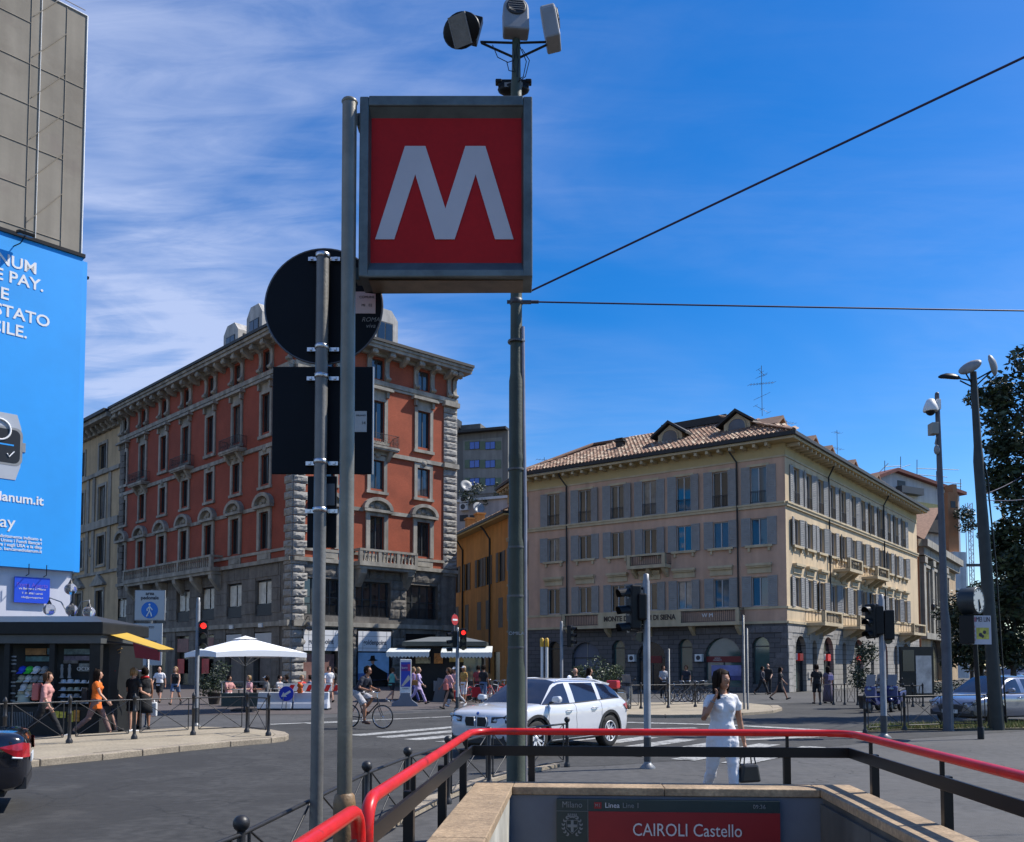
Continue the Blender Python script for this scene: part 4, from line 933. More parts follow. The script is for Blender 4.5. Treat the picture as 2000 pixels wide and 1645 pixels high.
# windows of mezzanine and shops
for (a, b) in PIT: 
    WM.put(red, RL, (a + b) / 2, 5.6, -.3); MB().box(-1.2, 1.2, -.05, .0, .03, .9).build('parapet_panel', M_IRONW, red, RL.P((a + b) / 2, 5.6, -.1), RL.rz)
    o = MB().box(-1.2, -.1, -.005, .0, 1.0, 2.7).box(.1, 1.1, -.005, 0, 1.0, 2.7).build('curtain', pm('curtain_bright', (.62, .60, .52), .9, .25, 2), red, RL.P((a + b) / 2, 5.6, -.258), RL.rz)
for (a, b) in MZR: 
    WMr.put(red, RR, (a + b) / 2, 5.55, -.35); r = railing(b - a - .1, .9, 26, post=.02); r.build('railing', M_IRONW, red, RR.P(a + .05, 5.6, -.12), RR.rz)
M_SHOPDK = pm('shop_dark', (.015, .016, .018), .25, .2, 1, ior=1.6)
for i, u in enumerate(COLS):
    MB().face([(-1.35, 0, 0), (1.35, 0, 0), (1.35, 0, 4.35), (-1.35, 0, 4.35)]).build('shopfront', M_SHOPDK, red, RL.P(u, 0, -.4), RL.rz)
    if i >= 5:
        s = MB().box(-1.25, 1.25, -.06, 0, 2.75, 4.25).build('shop_sign', pm('sign_pale', (.46, .46, .47), .5, .05, 2), red, RL.P(u, 0, -.05), RL.rz); text('goldenpoint', .42, M_INK, s, (0, -.065, 3.3), sx=.85)
        MB().box(-.28, .28, -.3, 0, 4.7, 5.0).build('alarm_box', M_WHITE, red, RL.P(u, 0, -.0), RL.rz)
        MB().box(-.9, .9, -.05, 0, .2, 2.6).build('display', pm('display_dark', (.09, .07, .07), .5, .5, 2), red, RL.P(u, 0, -.3), RL.rz)
    if i in (3, 4):
        MB().box(-1.1, 1.1, -.05, 0, 2.9, 4.1).build('shop_sign', pm('sign_redgrey', (.16, .05, .05), .5, .4, 2), red, RL.P(u, 0, -.1), RL.rz); MB().box(-1.1, .2, -.05, 0, 1.0, 2.3).build('display', pm('display_red', (.5, .03, .03), .5, .3, 1.5), red, RL.P(u, 0, -.15), RL.rz)
for i, (a, b) in enumerate([(.85, 3.95), (5.63, 8.88), (10.3, 13.5)]):
    u = (a + b) / 2; w = b - a
    MB().face([(-w / 2, 0, 0), (w / 2, 0, 0), (w / 2, 0, 4.35), (-w / 2, 0, 4.35)]).build('shopfront', M_SHOPDK, red, RR.P(u, 0, -.42), RR.rz)
    if i < 2:
        s = MB().box(-w / 2 + .08, w / 2 - .08, -.1, 0, 2.85, 4.45).build('shop_sign', M_SHOPW, red, RR.P(u, 0, .06), RR.rz); text('goldenpoint', .55, M_INK, s, (0, -.106, 3.55), sx=.82, bold=.012)
        g = MB()
        for x in (-w / 2 + .5, w / 2 - .5): g.box(x - .015, x + .015, -.108, -.1, 2.86, 4.44)
        for zz in (3.1, 4.05): g.box(-w / 2 + .09, w / 2 - .09, -.107, -.1, zz - .015, zz + .015)
        g.build('sign_grid', M_GREYBOX, s)
        MB().box(-w / 2 + .04, w / 2 - .04, -.08, 0, 4.48, 4.62).box(-w / 2 - .05, -w / 2 + .07, -.08, 0, 0, 4.6).box(w / 2 - .07, w / 2 + .05, -.08, 0, 0, 4.6).build('shop_frame', M_BLACK, red, RR.P(u, 0, .04), RR.rz)
    else: MB().box(-w / 2 + .1, w / 2 - .1, -.04, 0, 3.0, 4.3).build('shop_sign', M_BLACK, red, RR.P(u, 0, -.1), RR.rz)
# poster in the right shop window: woman in a dark hat before a pale sea
pw = MB().box(-1.45, 1.45, -.04, 0, .55, 2.75).build('poster', pm('poster_blue', (.30, .48, .68), .5, .25, .8), red, RR.P(7.25, 0, -.02), RR.rz)
MB().box(-1.45, 1.45, -.044, -.041, .55, 1.1).build('poster_sea', pm('poster_sea', (.08, .16, .40), .5, .3, 2), pw)
MB().prism([(-.6, .56), (-.5, 1.3), (-.25, 1.75), (.0, 1.85), (.3, 1.6), (1.3, 1.1), (1.3, .56)], 'y', -.050, -.045).build('poster_coat', M_BLACK, pw)
MB().prism([(-.1 + .17 * math.cos(w), 2.05 + .24 * math.sin(w)) for w in [2 * PI * i / 14 for i in range(14)]], 'y', -.054, -.049).build('poster_face', pm('poster_skin', (.42, .2, .12), .6, .1, 5), pw)
MB().prism([(-.62, 2.1), (-.35, 2.2), (-.28, 2.5), (.06, 2.52), (.12, 2.22), (.42, 2.14), (.1, 2.08), (-.3, 2.08)], 'y', -.060, -.055).build('poster_hat', M_BLACK, pw)
text('CALZEDONIA'[:3], .3, M_WHITE, pw, (.65, -.05, 2.4), sx=1) if False else None
MB().box(-1.35, 1.35, -.04, 0, .25, 2.6).build('display', pm('display_pinkbrown', (.22, .11, .09), .6, .45, 1.6), red, RR.P(2.4, 0, -.2), RR.rz)
balustrade(red, RL, COLS[1] - 1.6, COLS[4] + 2.6, 9.95); balustrade(red, RR, 5.2, 10.75, 9.95)
# cornice and roof with penthouse dormers
OV = 1.15
def cornice(fac, L, e0, e1, nm='cornice'):
    MB().box(-e0 * .5, L + e1 * .5, -.35, .0, 26.95, 27.25).box(-e0, L + e1, -OV, .0, 27.25, 27.52).box(-e0 - .05, L + e1 + .05, -OV - .12, .0, 27.52, 27.75).build(nm, M_STONE, red, fac.P(0), fac.rz)
    MB().box(-e0 - .1, L + e1 + .1, -OV - .25, .05, 27.752, 27.98).build('gutter', M_DKROOF, red, fac.P(0), fac.rz)
cornice(RL, RL.L, .2, 0.0); cornice(RR, RR.L, OV + .1, .8)
q = [RL.P(-.2, 27.97, OV), RL.P(RL.L, 27.97, OV), RR.P(RR.L + .8, 27.97, OV), RR.P(RR.L + .8, 29.2, -7), RR.P(7, 29.2, -7), RL.P(-.2, 29.2, -6.8)]
RTOP = MB(); RTOP.face([q[0], q[1], q[4], q[5]]).face([q[1], q[2], q[3], q[4]])
RTOP.build('roof', pm('roof_dark_tile', (.06, .05, .045), .9, .3, 2), red)
body = MB(); bp_ = [RL.P(0, 0, -.45), RL.P(RL.L, 0, -.02), RR.P(RR.L, 0, 0), RR.P(RR.L, 0, -14), RL.P(0, 0, -14)]
for i in range(2, 5):
    a, b = bp_[i], bp_[(i + 1) % 5]; body.face([a, b, b + Vector((0, 0, 28)), a + Vector((0, 0, 28))])
body.build('rear_wall', M_STONEB, red)
def dormer(fac, u, label, w=2.6, h=3.0, z=28.25, dep=-1.2, L=3.2):
    M_ZN = pm('zinc_grey', (.42, .40, .37), .6, .18, 2, streak=.35)
    o = MB().prism([(-w / 2, 0), (w / 2, 0), (w / 2, h * .78), (w * .25, h), (-w * .25, h), (-w / 2, h * .78)], 'y', 0, L).build('roof_dormer', M_ZN, red, fac.P(u, z, dep), fac.rz, label=label)
    MB().box(-w * .3, w * .3, -.04, .02, h * .12, h * .68).build('dormer_window', M_FRAMEDK, o); MB().box(-w * .27, -.05, -.06, -.03, h * .15, h * .65).box(.05, w * .27, -.06, -.03, h * .15, h * .65).build('pane', M_GLASSDK, o)
    for j in range(2): MB().box(w / 2 - .02, w / 2 + .05, .5 + j * 1.3, 1.4 + j * 1.3, h * .12, h * .7).build('side_window', M_FRAMEDK, o)
    return o
dormer(RL, RL.U(451, 640, -1.2), None, h=3.3); dormer(RL, RL.U(497, 610, -1.2), None, h=3.8); dormer(RR, RR.U(752, 640, -1.2), None, 2.6, 3.5)
for px, s in ((395, 1.0), (237, .6)):
    u = RL.U(px, 670, -1.5); m = MB().box(-.6, .6, -.4, .4, 0, .75 * s).box(-.75, .75, -.55, .55, .75 * s, .9 * s); 
    if s == 1.0: m.lathe([(.18, .9), (.2, 1.3), (.08, 1.6), (0, 1.7)], 8)
    m.build('chimney', pm('chimney_rust', (.11, .055, .04), .9, .3, 3), red, RL.P(u, 28.0, -1.0), RL.rz)
# globe lamps on the shop corner
M_GLOBE = pm('globe_glass', (.80, .80, .80), .03, .05, 3, ior=1.12, coat=1.0); MATS['globe_glass'].node_tree.nodes['Principled BSDF'].inputs['Transmission Weight'].default_value = .93
for u in (1.15, 4.55):
    g = MB().tube([(0, 0, 0), (0, -.3, .25), (0, -.6, .2), (0, -.65, -.1)], .03, 6).build('lamp_bracket', M_IRONW, red, RR.P(u, 5.2, 0), RR.rz); MB().ball((0, -.65, -.5), .38, 14, 10).build('globe', M_GLOBE, g)
# ------------------------------------------------------------------ ochre palazzo left of the red one
bA = rA + (rA - RC).normalized() * 17.5; BF = Fac(bA, rA, rA)
bei = thing('palazzo', 'ochre palazzo with pedimented windows adjoining the red brick one', 'building', rA)
M_OCH = pm('ochre_render', (.47, .345, .205), .9, .12, .8, .1, 20, streak=.18)
BC = [BF.L - 4.9, BF.L - 11.0, BF.L - 16]
bh = []
for u in BC: bh += [(u - 1.0, u + 1.0, 22.6, 25.2), (u - 1.0, u + 1.0, 17.2, 20.7), (u - 1.0, u + 1.0, 12.4, 15.4), (u - 1.0, u + 1.0, 5.4, 9.6), (u - 1.1, u + 1.1, 0.2, 3.6)]
wall(MB(), BF.L, 0, 27, bh, .3).build('wall', M_OCH, bei, BF.P(0), BF.rz)
B1 = Win(2.0, 2.6, .09, 1); B2 = Win(2.0, 3.5, .09, 1); B3 = Win(2.0, 3.0, .09, 1); B4 = Win(2.0, 4.2, .09, 1)
for u in BC:
    B1.put(bei, BF, u, 22.6); B2.put(bei, BF, u, 17.2); B3.put(bei, BF, u, 12.4); B4.put(bei, BF, u, 5.4)
    for z, h in ((22.6, 2.6), (17.2, 3.5), (12.4, 3.0), (5.4, 4.2)): MB().box(-1.3, -1.0, -.1, .02, -.15, h + .3).box(1.0, 1.3, -.1, .02, -.15, h + .3).box(-1.0, 1.0, -.1, .02, h, h + .3).box(-1.4, 1.4, -.16, .02, -.35, -.15).build('window_surround', M_STONE, bei, BF.P(u, z), BF.rz)
    p = MB().prism([(-1.7, 0), (1.7, 0), (0, 1.0)], 'y', -.4, .02).box(-1.75, 1.75, -.45, .02, -.2, 0).build('pediment', M_STONE, bei, BF.P(u, 10.3), BF.rz)
    MB().ring((0, -.03, 0), (0, 1, 0), .42, .1, 14, 5).build('roundel', M_STONE, bei, BF.P(u - 2.9, 13.9), BF.rz)
    for s in (-1, 1): MB().box(s * 2.2 - .35, s * 2.2 + .35, -.12, .02, 11.6, 21.9).build('pilaster', M_STONE, bei, BF.P(u), BF.rz)
    bb = MB().box(-2.2, 2.2, -1.0, 0, -.35, 0).box(-2.2, 2.2, -1.0, -.8, 0, 1.0).box(-2.2, -2.0, -.8, 0, 0, 1).box(2.0, 2.2, -.8, 0, 0, 1).build('balcony', M_STONE, bei, BF.P(u, 4.9), BF.rz); MB().prism([(0, -.35), (-.9, -.35), (-.3, -1.3), (0, -1.5)], 'x', -1.6, 1.6).build('console', M_STONE, bb)
    MB().face([(-1.1, 0, .2), (1.1, 0, .2), (1.1, 0, 3.6), (-1.1, 0, 3.6)]).build('shopfront', M_SHOPDK, bei, BF.P(u, 0, -.28), BF.rz)
b = MB()
for z0, z1, d in ((21.9, 22.3, .25), (16.2, 17.0, .3), (11.3, 11.6, .2), (4.5, 4.9, .2), (26.4, 27, .4)): b.box(0, BF.L, -d, .01, z0, z1)
b.build('string_course', M_STONE, bei, BF.P(0), BF.rz)
for i in range(13): put('cornice_bracket', CON, bei, BF.P(.7 + i * 1.36, 24.7), BF.rz)
MB().box(0, BF.L - .25, -1.5, 0, 27.05, 27.5).build('cornice', M_STONE, bei, BF.P(0), BF.rz); MB().box(0, BF.L - .35, -1.75, 0, 27.5, 27.85).build('gutter', M_DKROOF, bei, BF.P(0), BF.rz)
MB().face([BF.P(0, 27.8, 1.7), BF.P(BF.L - .35, 27.8, 1.7), BF.P(BF.L - .35, 29.5, -8), BF.P(0, 29.5, -8)]).face([BF.P(0, 0, -9), BF.P(BF.L, 0, -9), BF.P(BF.L, 28, -9), BF.P(0, 28, -9)]).build('roof', MATS['roof_dark_tile'], bei)
# ------------------------------------------------------------------ pink bank building at the fork
k = gr(1540, 1353); KC = Vector((k.x, k.y, 0)); PA = KC + Vector((-1.39, 1, 0)) * 11.8; PR_END = KC + Vector((.773, 1, 0)) * 27.2; PZ_ = Vector((-.35, 73.6, 0))
PL = Fac(PA, KC, KC); PR = Fac(KC, PR_END, KC); PX = Fac(PZ_, PA, KC)
pink = thing('bank_building', 'pink and cream corner bank building with grey shutters and tiled roof', 'building', KC)
M_PINK = pm('pink_render', (.57, .365, .255), .9, .08, .7, .08, 20, streak=.14, wear=[((.42, .28, .21), .4, .5, .62, .45)]); M_CREAM = pm('cream_render', (.62, .475, .30), .9, .08, .7, .08, 20, streak=.14, wear=[((.48, .37, .25), .4, .5, .62, .45)])
M_BAND = pm('cream_band', (.52, .42, .27), .85, .1, 1, streak=.15); M_YEL = pm('eave_yellow', (.50, .38, .185), .9, .1, .8)
M_SHUT = pm('shutter_grey', (.27, .26, .245), .65, .12, 3); M_WFR = pm('window_frame_pale', (.42, .41, .40), .5, .1, 3)
M_PST = brickmat('bank_stone_shaded', (.135, .125, .125), (.10, .094, .096), (.06, .056, .056), 1.0, PL.rz, .75, .32, .95, .8, .02); M_PSTR = brickmat('bank_stone_right', (.34, .32, .29), (.27, .255, .235), (.14, .13, .12), 1.0, PR.rz, .75, .36, .95, .8, .02)  # left copy of the stone is darker: shade of that face in its colour
M_PSB = pm('bank_block', (.33, .31, .285), .95, .25, 2, .5, 12, fine=.25); M_PSD = pm('bank_block_shaded', (.14, .13, .13), .95, .25, 2, .5, 12, fine=.25)  # second block colour is the first with the left face's shade painted in
CL = [2.35, 5.13, 7.88, 10.48, 13.1, 15.79, 18.43]
CR = [1.95 + (i * 2.44 if i < 3 else i * 2.5) for i in range(12)]
CX = [PX.L - 1.2, PX.L - 4.0]
def shutter(h, w=.62):
    b = MB().box(-w / 2, w / 2, -.025, .025, 0, h)
    f = MB(); f.box(-w / 2, -w / 2 + .06, -.045, -.02, 0, h).box(w / 2 - .06, w / 2, -.045, -.02, 0, h)
    for z in (0, h * .42, h - .07): f.box(-w / 2 + .06, w / 2 - .06, -.045, -.02, z, z + .07)
    n = int(h / .13)
    for i in range(n):
        z = .07 + (h - .14) * i / n; f.prism([(-.05, z), (-.022, z + .09), (-.018, z + .09), (-.044, z)], 'x', -w / 2 + .06, w / 2 - .06)
    b.v, n0 = b.v, len(b.v)
    for fc in f.f: b.f.append(tuple(i + n0 for i in fc)); b.m.append(0); b.s.append(False)
    b.v += f.v; return b.mesh('shutter', M_SHUT)
FL = {'top': (12.42, 14.85), 'mid': (9.65, 11.42), 'low': (5.62, 7.55)}
WINS = {k2: Win(1.12, b - a, .06, 1, 0, M_WFR) for k2, (a, b) in FL.items()}; SHUT = {k2: shutter(b - a + .1) for k2, (a, b) in FL.items()}
GRAT = railing(1.1, .8, 9, post=.02).mesh('window_railing', M_IRONW)
SILL = MB().box(-.9, .9, -.2, .02, -.16, 0).box(-.75, -.6, -.14, .02, -.42, -.16).box(.6, .75, -.14, .02, -.42, -.16).mesh('sill', M_BAND)
LINT = MB().box(-.85, .85, -.3, .02, .62, .78).box(-.8, .8, -.22, .02, .52, .62).box(-.8, .8, -.08, .02, .14, .52).mesh('lintel', M_BAND)
ARCH = MB().box(-.72, -.56, -.07, .02, 0, 2.5).mesh('jamb', M_BAND)
def pink_face(fac, cols, L, wm, ground, gm, open_angle, side):
    holes = []
    for u in cols:
        for a, b in FL.values(): holes.append((u - .56, u + .56, a, b))
    wall(MB(), L, 4.46, 16.2, [h for h in holes], .26).build('wall', wm, pink, fac.P(0), fac.rz)
    gh = [(u - w / 2, u + w / 2, z0, zt) for (u, w, z0, zs, zt, kd) in ground]
    m = wall(MB(), L, 0, 4.46, gh, .4)
    for (u, w, z0, zs, zt, kd) in ground: archfill(m, u, w, zs, zt, .4)
    m.build('stone_wall', gm, pink, fac.P(0), fac.rz)
    b = MB(); b.box(0, L, -.12, .01, 12.08, 12.34).box(0, L, -.18, .01, 12.26, 12.38).box(0, L, -.1, .01, 4.46, 4.62).box(0, L, -.07, .01, 5.42, 5.58).box(0, L, -.06, .01, 15.3, 15.42)
    b.build('string_course', M_BAND, pink, fac.P(0), fac.rz)
    MB().box(0, L, -.03, .005, 15.42, 16.2).build('frieze', M_YEL, pink, fac.P(0), fac.rz)
    for u in cols:
        for kd, (a, b2) in FL.items():
            w = WINS[kd].put(pink, fac, u, a, -.16, tilt=.9)
            for s in (-1, 1):
                th = R(open_angle + random.uniform(-9, 9)); q = put('shutter', SHUT[kd], w, (s * (.56 + .31 * math.cos(th)), -.19 - .31 * math.sin(th), -.05), rot=(0, 0, -s * th)); 
            if kd == 'top': put('window_railing', GRAT, w, (-.55, -.19, .02))
            if kd != 'low' and kd != 'top': put('sill', SILL, pink, fac.P(u, a), fac.rz)
            if kd == 'low': put('lintel', LINT, pink, fac.P(u, b2 + .1), fac.rz)
            if kd == 'top': MB().box(-.75, .75, -.06, .02, b2 - a + .02, b2 - a + .18).build('lintel', M_BAND, pink, fac.P(u, a), fac.rz)
GL = [(2.35, 1.05, .3, 3.0, 3.55, 'dark'), (5.13, 2.4, .1, 2.3, 3.45, 'shutter'), (7.88, 1.05, .5, 3.0, 3.55, 'glass'), (10.48, 2.2, .0, 2.3, 3.4, 'door'), (13.1, 1.05, .5, 3.0, 3.55, 'glass'), (15.79, 2.6, .3, 2.25, 3.6, 'bank'), (18.43, 1.15, .5, 3.0, 3.6, 'glass')]
GR_ = []
for i in range(8): u = 2.3 + 2.05 * 2 * i; GR_.append((u, 2.1, 0, 2.6, 3.75, 'door')); 
GR_ = [(2.4, 2.0, 0, 2.7, 3.7, 'red'), (5.1, .9, .4, 3.0, 3.45, 'dark'), (8.0, 2.2, 0, 2.7, 3.75, 'red'), (11.6, .9, .4, 3.0, 3.45, 'dark'), (15.2, 2.3, 0, 2.7, 3.75, 'red'), (18.8, .9, .4, 3.0, 3.45, 'dark'), (22.2, 2.3, 0, 2.7, 3.75, 'red'), (26, .9, .4, 3, 3.45, 'dark'), (29.5, 2.2, 0, 2.7, 3.7, 'dark')]
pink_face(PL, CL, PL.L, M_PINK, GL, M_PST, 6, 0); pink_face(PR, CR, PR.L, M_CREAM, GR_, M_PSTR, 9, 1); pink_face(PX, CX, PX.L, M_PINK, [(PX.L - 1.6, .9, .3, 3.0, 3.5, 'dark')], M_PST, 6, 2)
M_TEAL = pm('shop_glass_teal', (.06, .12, .115), .06, .3, .6, ior=1.8); M_GSHUT = pm('roller_blue', (.11, .125, .17), .6, .1, 2); M_BANKR = pm('bank_red', (.16, .012, .014), .5, .1, 2)
for fac, GG in ((PL, GL), (PR, GR_), (PX, [(PX.L - 1.6, .9, .3, 3.0, 3.5, 'dark')])):
    for (u, w, z0, zs, zt, kd) in GG:
        mm = {'dark': M_SHOPDK, 'red': M_SHOPDK, 'shutter': M_GSHUT, 'glass': M_TEAL, 'door': M_SHOPDK, 'bank': M_TEAL}[kd]
        p = MB().face([(-w / 2, 0, z0), (w / 2, 0, z0), (w / 2, 0, zt), (-w / 2, 0, zt)]).build('arch_glazing', mm, pink, fac.P(u, 0, -.32), fac.rz)
        f = MB().box(-w / 2, -w / 2 + .07, -.06, 0, z0, zs).box(w / 2 - .07, w / 2, -.06, 0, z0, zs).box(-w / 2 + .07, w / 2 - .07, -.05, 0, zs - .05, zs + .03)
        if kd in ('door', 'red', 'bank'): f.box(-.04, .04, -.05, 0, z0, zs - .05)
        f.build('arch_frame', M_FRAMEDK, p)
        if kd == 'shutter':
            s = MB()
            for i in range(1): s.box(-.03, .03, -.04, 0, z0, zt - .02).box(-w / 2 + .07, w / 2 - .07, -.03, 0, 1.6, 1.68)
            s.build('shutter_seam', MATS['shutter_grey'], p)
        if kd == 'red': MB().box(-.3, .3, -.62, -.1, 0, .48).build('red_sign', pm('sign_glow_red', (.60, .015, .02), .4, .06, 3, emit=((1, .02, .02), .05)), p, (-.15, .2, 2.05)); MB().box(-.46, -.3, -.4, -.1, 0, .45).build('white_mark', M_WHITE, p, (-.15, .15, 2.1))  # red sign is given a faint glow of its own
        if kd == 'red': MB().box(-w / 2 + .1, -.1, -.03, 0, .2, 1.9).build('display', pm('display_teal', (.05, .10, .09), .4, .4, 1), p)
        if kd == 'bank':
            bsn = MB().box(-w / 2 + .06, w / 2 - .06, -.08, 0, 1.95, 2.35).build('bank_sign', M_BANKR, p); text('MONTE\nDEI PASCHI', .13, M_WHITE, bsn, (-.45, -.09, 2.15), sx=.9)
            MB().box(-w / 2 + .4, w / 2 - .05, -.06, 0, .75, 1.75).build('display', pm('display_lilac', (.22, .23, .48), .5, .3, 1.2), p); MB().box(-w / 2 + .4, w / 2 - .05, -.064, -.06, .75, 1.05).build('display_foot', pm('display_navy', (.06, .06, .2), .5, .3, 2), p)
        if kd == 'door': MB().box(-.55, .7, -.06, 0, 1.9, 2.4).build('bank_sign', M_BANKR, p)
        if kd == 'glass': MB().box(-w / 2 + .08, w / 2 - .08, -.03, 0, z0, z0 + .9).build('display', pm('display_dkteal', (.02, .05, .055), .4, .3, 2), p)
for u in (14.2, 9.1): 
    o = MB().box(-.25, .25, -.35, -.02, 2.0, 2.5).build('wall_sign', M_WHITE, pink, PL.P(u), PL.rz); MB().disc((0, -.354, 2.25), (0, -1, 0), .16, 14).build('sign_emblem', M_INK, o)
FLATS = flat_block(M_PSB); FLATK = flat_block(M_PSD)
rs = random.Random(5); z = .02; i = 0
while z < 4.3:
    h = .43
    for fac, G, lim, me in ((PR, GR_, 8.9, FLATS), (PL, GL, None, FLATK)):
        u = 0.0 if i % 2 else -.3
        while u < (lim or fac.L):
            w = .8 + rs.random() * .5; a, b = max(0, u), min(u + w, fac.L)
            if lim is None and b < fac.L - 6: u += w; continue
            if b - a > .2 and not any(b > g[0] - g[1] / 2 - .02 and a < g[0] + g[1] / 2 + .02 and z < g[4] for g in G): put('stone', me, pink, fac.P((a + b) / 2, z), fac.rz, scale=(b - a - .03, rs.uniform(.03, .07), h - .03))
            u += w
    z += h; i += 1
# long balcony with the bank's lettering, small balcony above, balconies on the right
def pbalc(fac, u0, u1, z, depth=.95, solid=None, h=.78):
    L = u1 - u0; o = MB().box(0, L, -depth, 0, -.22, 0).build('balcony', M_BAND, pink, fac.P(u0, z), fac.rz)
    p = MB(); xs = [0, L - .26] + ([s for s in solid] if solid else [])
    for x in (0, L - .26): p.box(x, x + .26, -depth, -depth + .22, 0, h)
    p.box(.26, L - .26, -depth, -depth + .2, h - .12, h)
    if solid: p.box(solid[0], solid[1], -depth + .02, -depth + .16, 0, h - .12)
    p.build('parapet', M_BAND, o)
    segs = [(.26, L - .26)] if not solid else [(.26, solid[0]), (solid[1], L - .26)]
    for a, b in segs:
        if b - a > .3: railing(b - a, h - .12, int((b - a) / .14), post=.025).build('railing', M_IRONW, o, (a, -depth + .1, 0))
    for s in (0, 1): railing(depth, h, 6, post=.03).build('railing', M_IRONW, o, (L * s, -depth, 0), R(90))
    n = max(2, int(L / 3))
    for i in range(n + 1):
        x = .3 + (L - .6) * i / n; MB().prism([(0, -.22), (-depth * .8, -.22), (-depth * .6, -.45), (0, -.85)], 'x', x - .12, x + .12).build('console', M_BAND, o)
    return o
lb = pbalc(PL, 3.6, 17.35, 4.62, .9, (3.1, 9.6), .92)
text('MONTE DEI PASCHI DI SIENA', .50, pm('letter_brown', (.045, .03, .022), .6, .1, 5), lb, (6.4, -.895, .42), bold=.014, sx=.86, ext=.015)
text('W M', .38, M_WHITE, lb, (11.55, -.93, .45), sx=1.0)
pbalc(PL, 9.1, 12.1, 8.75, .95); pbalc(PR, 9.4, 12.6, 8.75, 1.2); pbalc(PR, 16.4, 19.8, 8.75, 1.2)
pbalc(PR, 3.4, 7.2, 4.62, 1.3); pbalc(PR, 11.2, 15.2, 4.62, 1.3); pbalc(PR, 27.0, 31.4, 4.62, 1.3)
# down pipes
for fac, u in ((PL, 3.57), (PL, 17.0), (PR, 8.3), (PR, 22.6)):
    MB().tube([(u - .35, -.75, 16.3), (u - .3, -.6, 15.95), (u, -.14, 15.3), (u, -.12, 5.6)], .06, 7).build('down_pipe', M_DKROOF, pink, fac.P(0), fac.rz)
# eaves with modillions, gutter, tiled roof
PO = .95
def isect(fa, fb, off, z):
    # meeting point of two offset facade lines
    a, b = fa.a + fa.n * off, fb.a + fb.n * off; d = fa.u.x * fb.u.y - fa.u.y * fb.u.x; t = ((b.x - a.x) * fb.u.y - (b.y - a.y) * fb.u.x) / d; p = a + fa.u * t; return Vector((p.x, p.y, z)) - KC
def strip(o0, z0, o1, z1, m, nm):
    e = lambda o, z: [PX.P(-.2, z, o), isect(PX, PL, o, z), isect(PL, PR, o, z), PR.P(PR.L + .3, z, o)]
    A, B_ = e(o0, z0), e(o1, z1); mb = MB()
    for i in range(3): mb.face([A[i], A[i + 1], B_[i + 1], B_[i]])
    return mb.build(nm, m, pink)
for args in ((0, 16.2, PO, 16.22), (PO, 16.22, PO, 16.38)): strip(*args, M_YEL if args[2] != args[0] else M_BAND, 'soffit')
for args in ((PO, 16.382, PO + .18, 16.40), (PO + .18, 16.40, PO + .18, 16.62), (PO + .18, 16.62, PO - .1, 16.64)): strip(*args, M_DKROOF, 'gutter')
MOD = MB().box(-.09, .09, -PO + .12, 0, 15.98, 16.19).mesh('modillion', M_BAND)
for fac in (PL, PR, PX):
    n = int(fac.L / .82)
    for i in range(n): put('modillion', MOD, pink, fac.P(.4 + i * .82), fac.rz)
rt = random.Random(11)
M_T = [pm('tile_a', (.30, .175, .115), .9, .25, 4, fine=.3), pm('tile_b', (.40, .275, .19), .9, .25, 4, fine=.3), pm('tile_c', (.19, .115, .08), .9, .25, 4, fine=.3), pm('tile_d', (.50, .39, .28), .9, .25, 4, fine=.3)]
RIDGE_D, RIDGE_H = 6.5, 3.5
def tiles(fac, u0, u1, hipL, hipR, nm, pitch=.30, row=.52):
    """barrel tiles laid row over row up the slope; hips cut the ends back"""
    mb = MB(); sl = math.hypot(RIDGE_D + PO, RIDGE_H); nr = int(sl / row); n = int((u1 - u0) / pitch)
    for r in range(nr):
        f0, f1 = r / nr, (r + 1.18) / nr; w0 = PO - .05 - (RIDGE_D + PO) * f0; w1 = PO - .05 - (RIDGE_D + PO) * f1; z0 = 16.66 + RIDGE_H * f0; z1 = 16.66 + RIDGE_H * f1
        a, b = u0 + hipL * f0, u1 - hipR * f0
        for c in range(n):
            u = u0 + pitch * (c + .5)
            if u < a or u > b: continue
            mi = rt.choices((0, 1, 2, 3), (4, 4, 2, 2))[0]; dz = rt.uniform(0, .025); hw = pitch * .5
            x = [-hw, -hw * .62, 0, hw * .62, hw]; y = [-.02, .055, .095, .055, -.02]
            lo = [(u + x[i], -w0, z0 + y[i] + .045 + dz) for i in range(5)]; hi = [(u + x[i] * .86, -w1, z1 + y[i] * .8 + .0) for i in range(5)]
            for i in range(4): mb.face([lo[i], lo[i + 1], hi[i + 1], hi[i]], mi)
            mb.face(lo, 2)
    o = mb.build('roof_tiles', M_T, pink, fac.P(0), fac.rz, fix=False, kind='stuff')
    return o
tiles(PL, -.6, PL.L + 1.1, 6.4, 6.2, 't'); tiles(PR, -1.1, PR.L + .3, 6.2, 1.0, 't'); tiles(PX, -.3, PX.L + .7, 0, 3.4, 't')
ri = [PX.P(0, 20.05, -6.4), isect(PX, PL, -6.4, 20.05), isect(PL, PR, -6.4, 20.05), PR.P(PR.L, 20.05, -6.4)]
mb = MB().tube(ri, .14, 8); mb.tube([isect(PL, PR, PO, 16.7), ri[2]], .15, 8).tube([isect(PX, PL, PO, 16.7), ri[1]], .15, 8); mb.build('ridge_tiles', M_T[2], pink)
mb = MB(); e = [PX.P(-.2, 16.55, PO), isect(PX, PL, PO, 16.55), isect(PL, PR, PO, 16.55), PR.P(PR.L + .3, 16.55, PO)]
for i in range(3): mb.face([e[i], e[i + 1], ri[i + 1] - Vector((0, 0, .15)), ri[i] - Vector((0, 0, .15))])
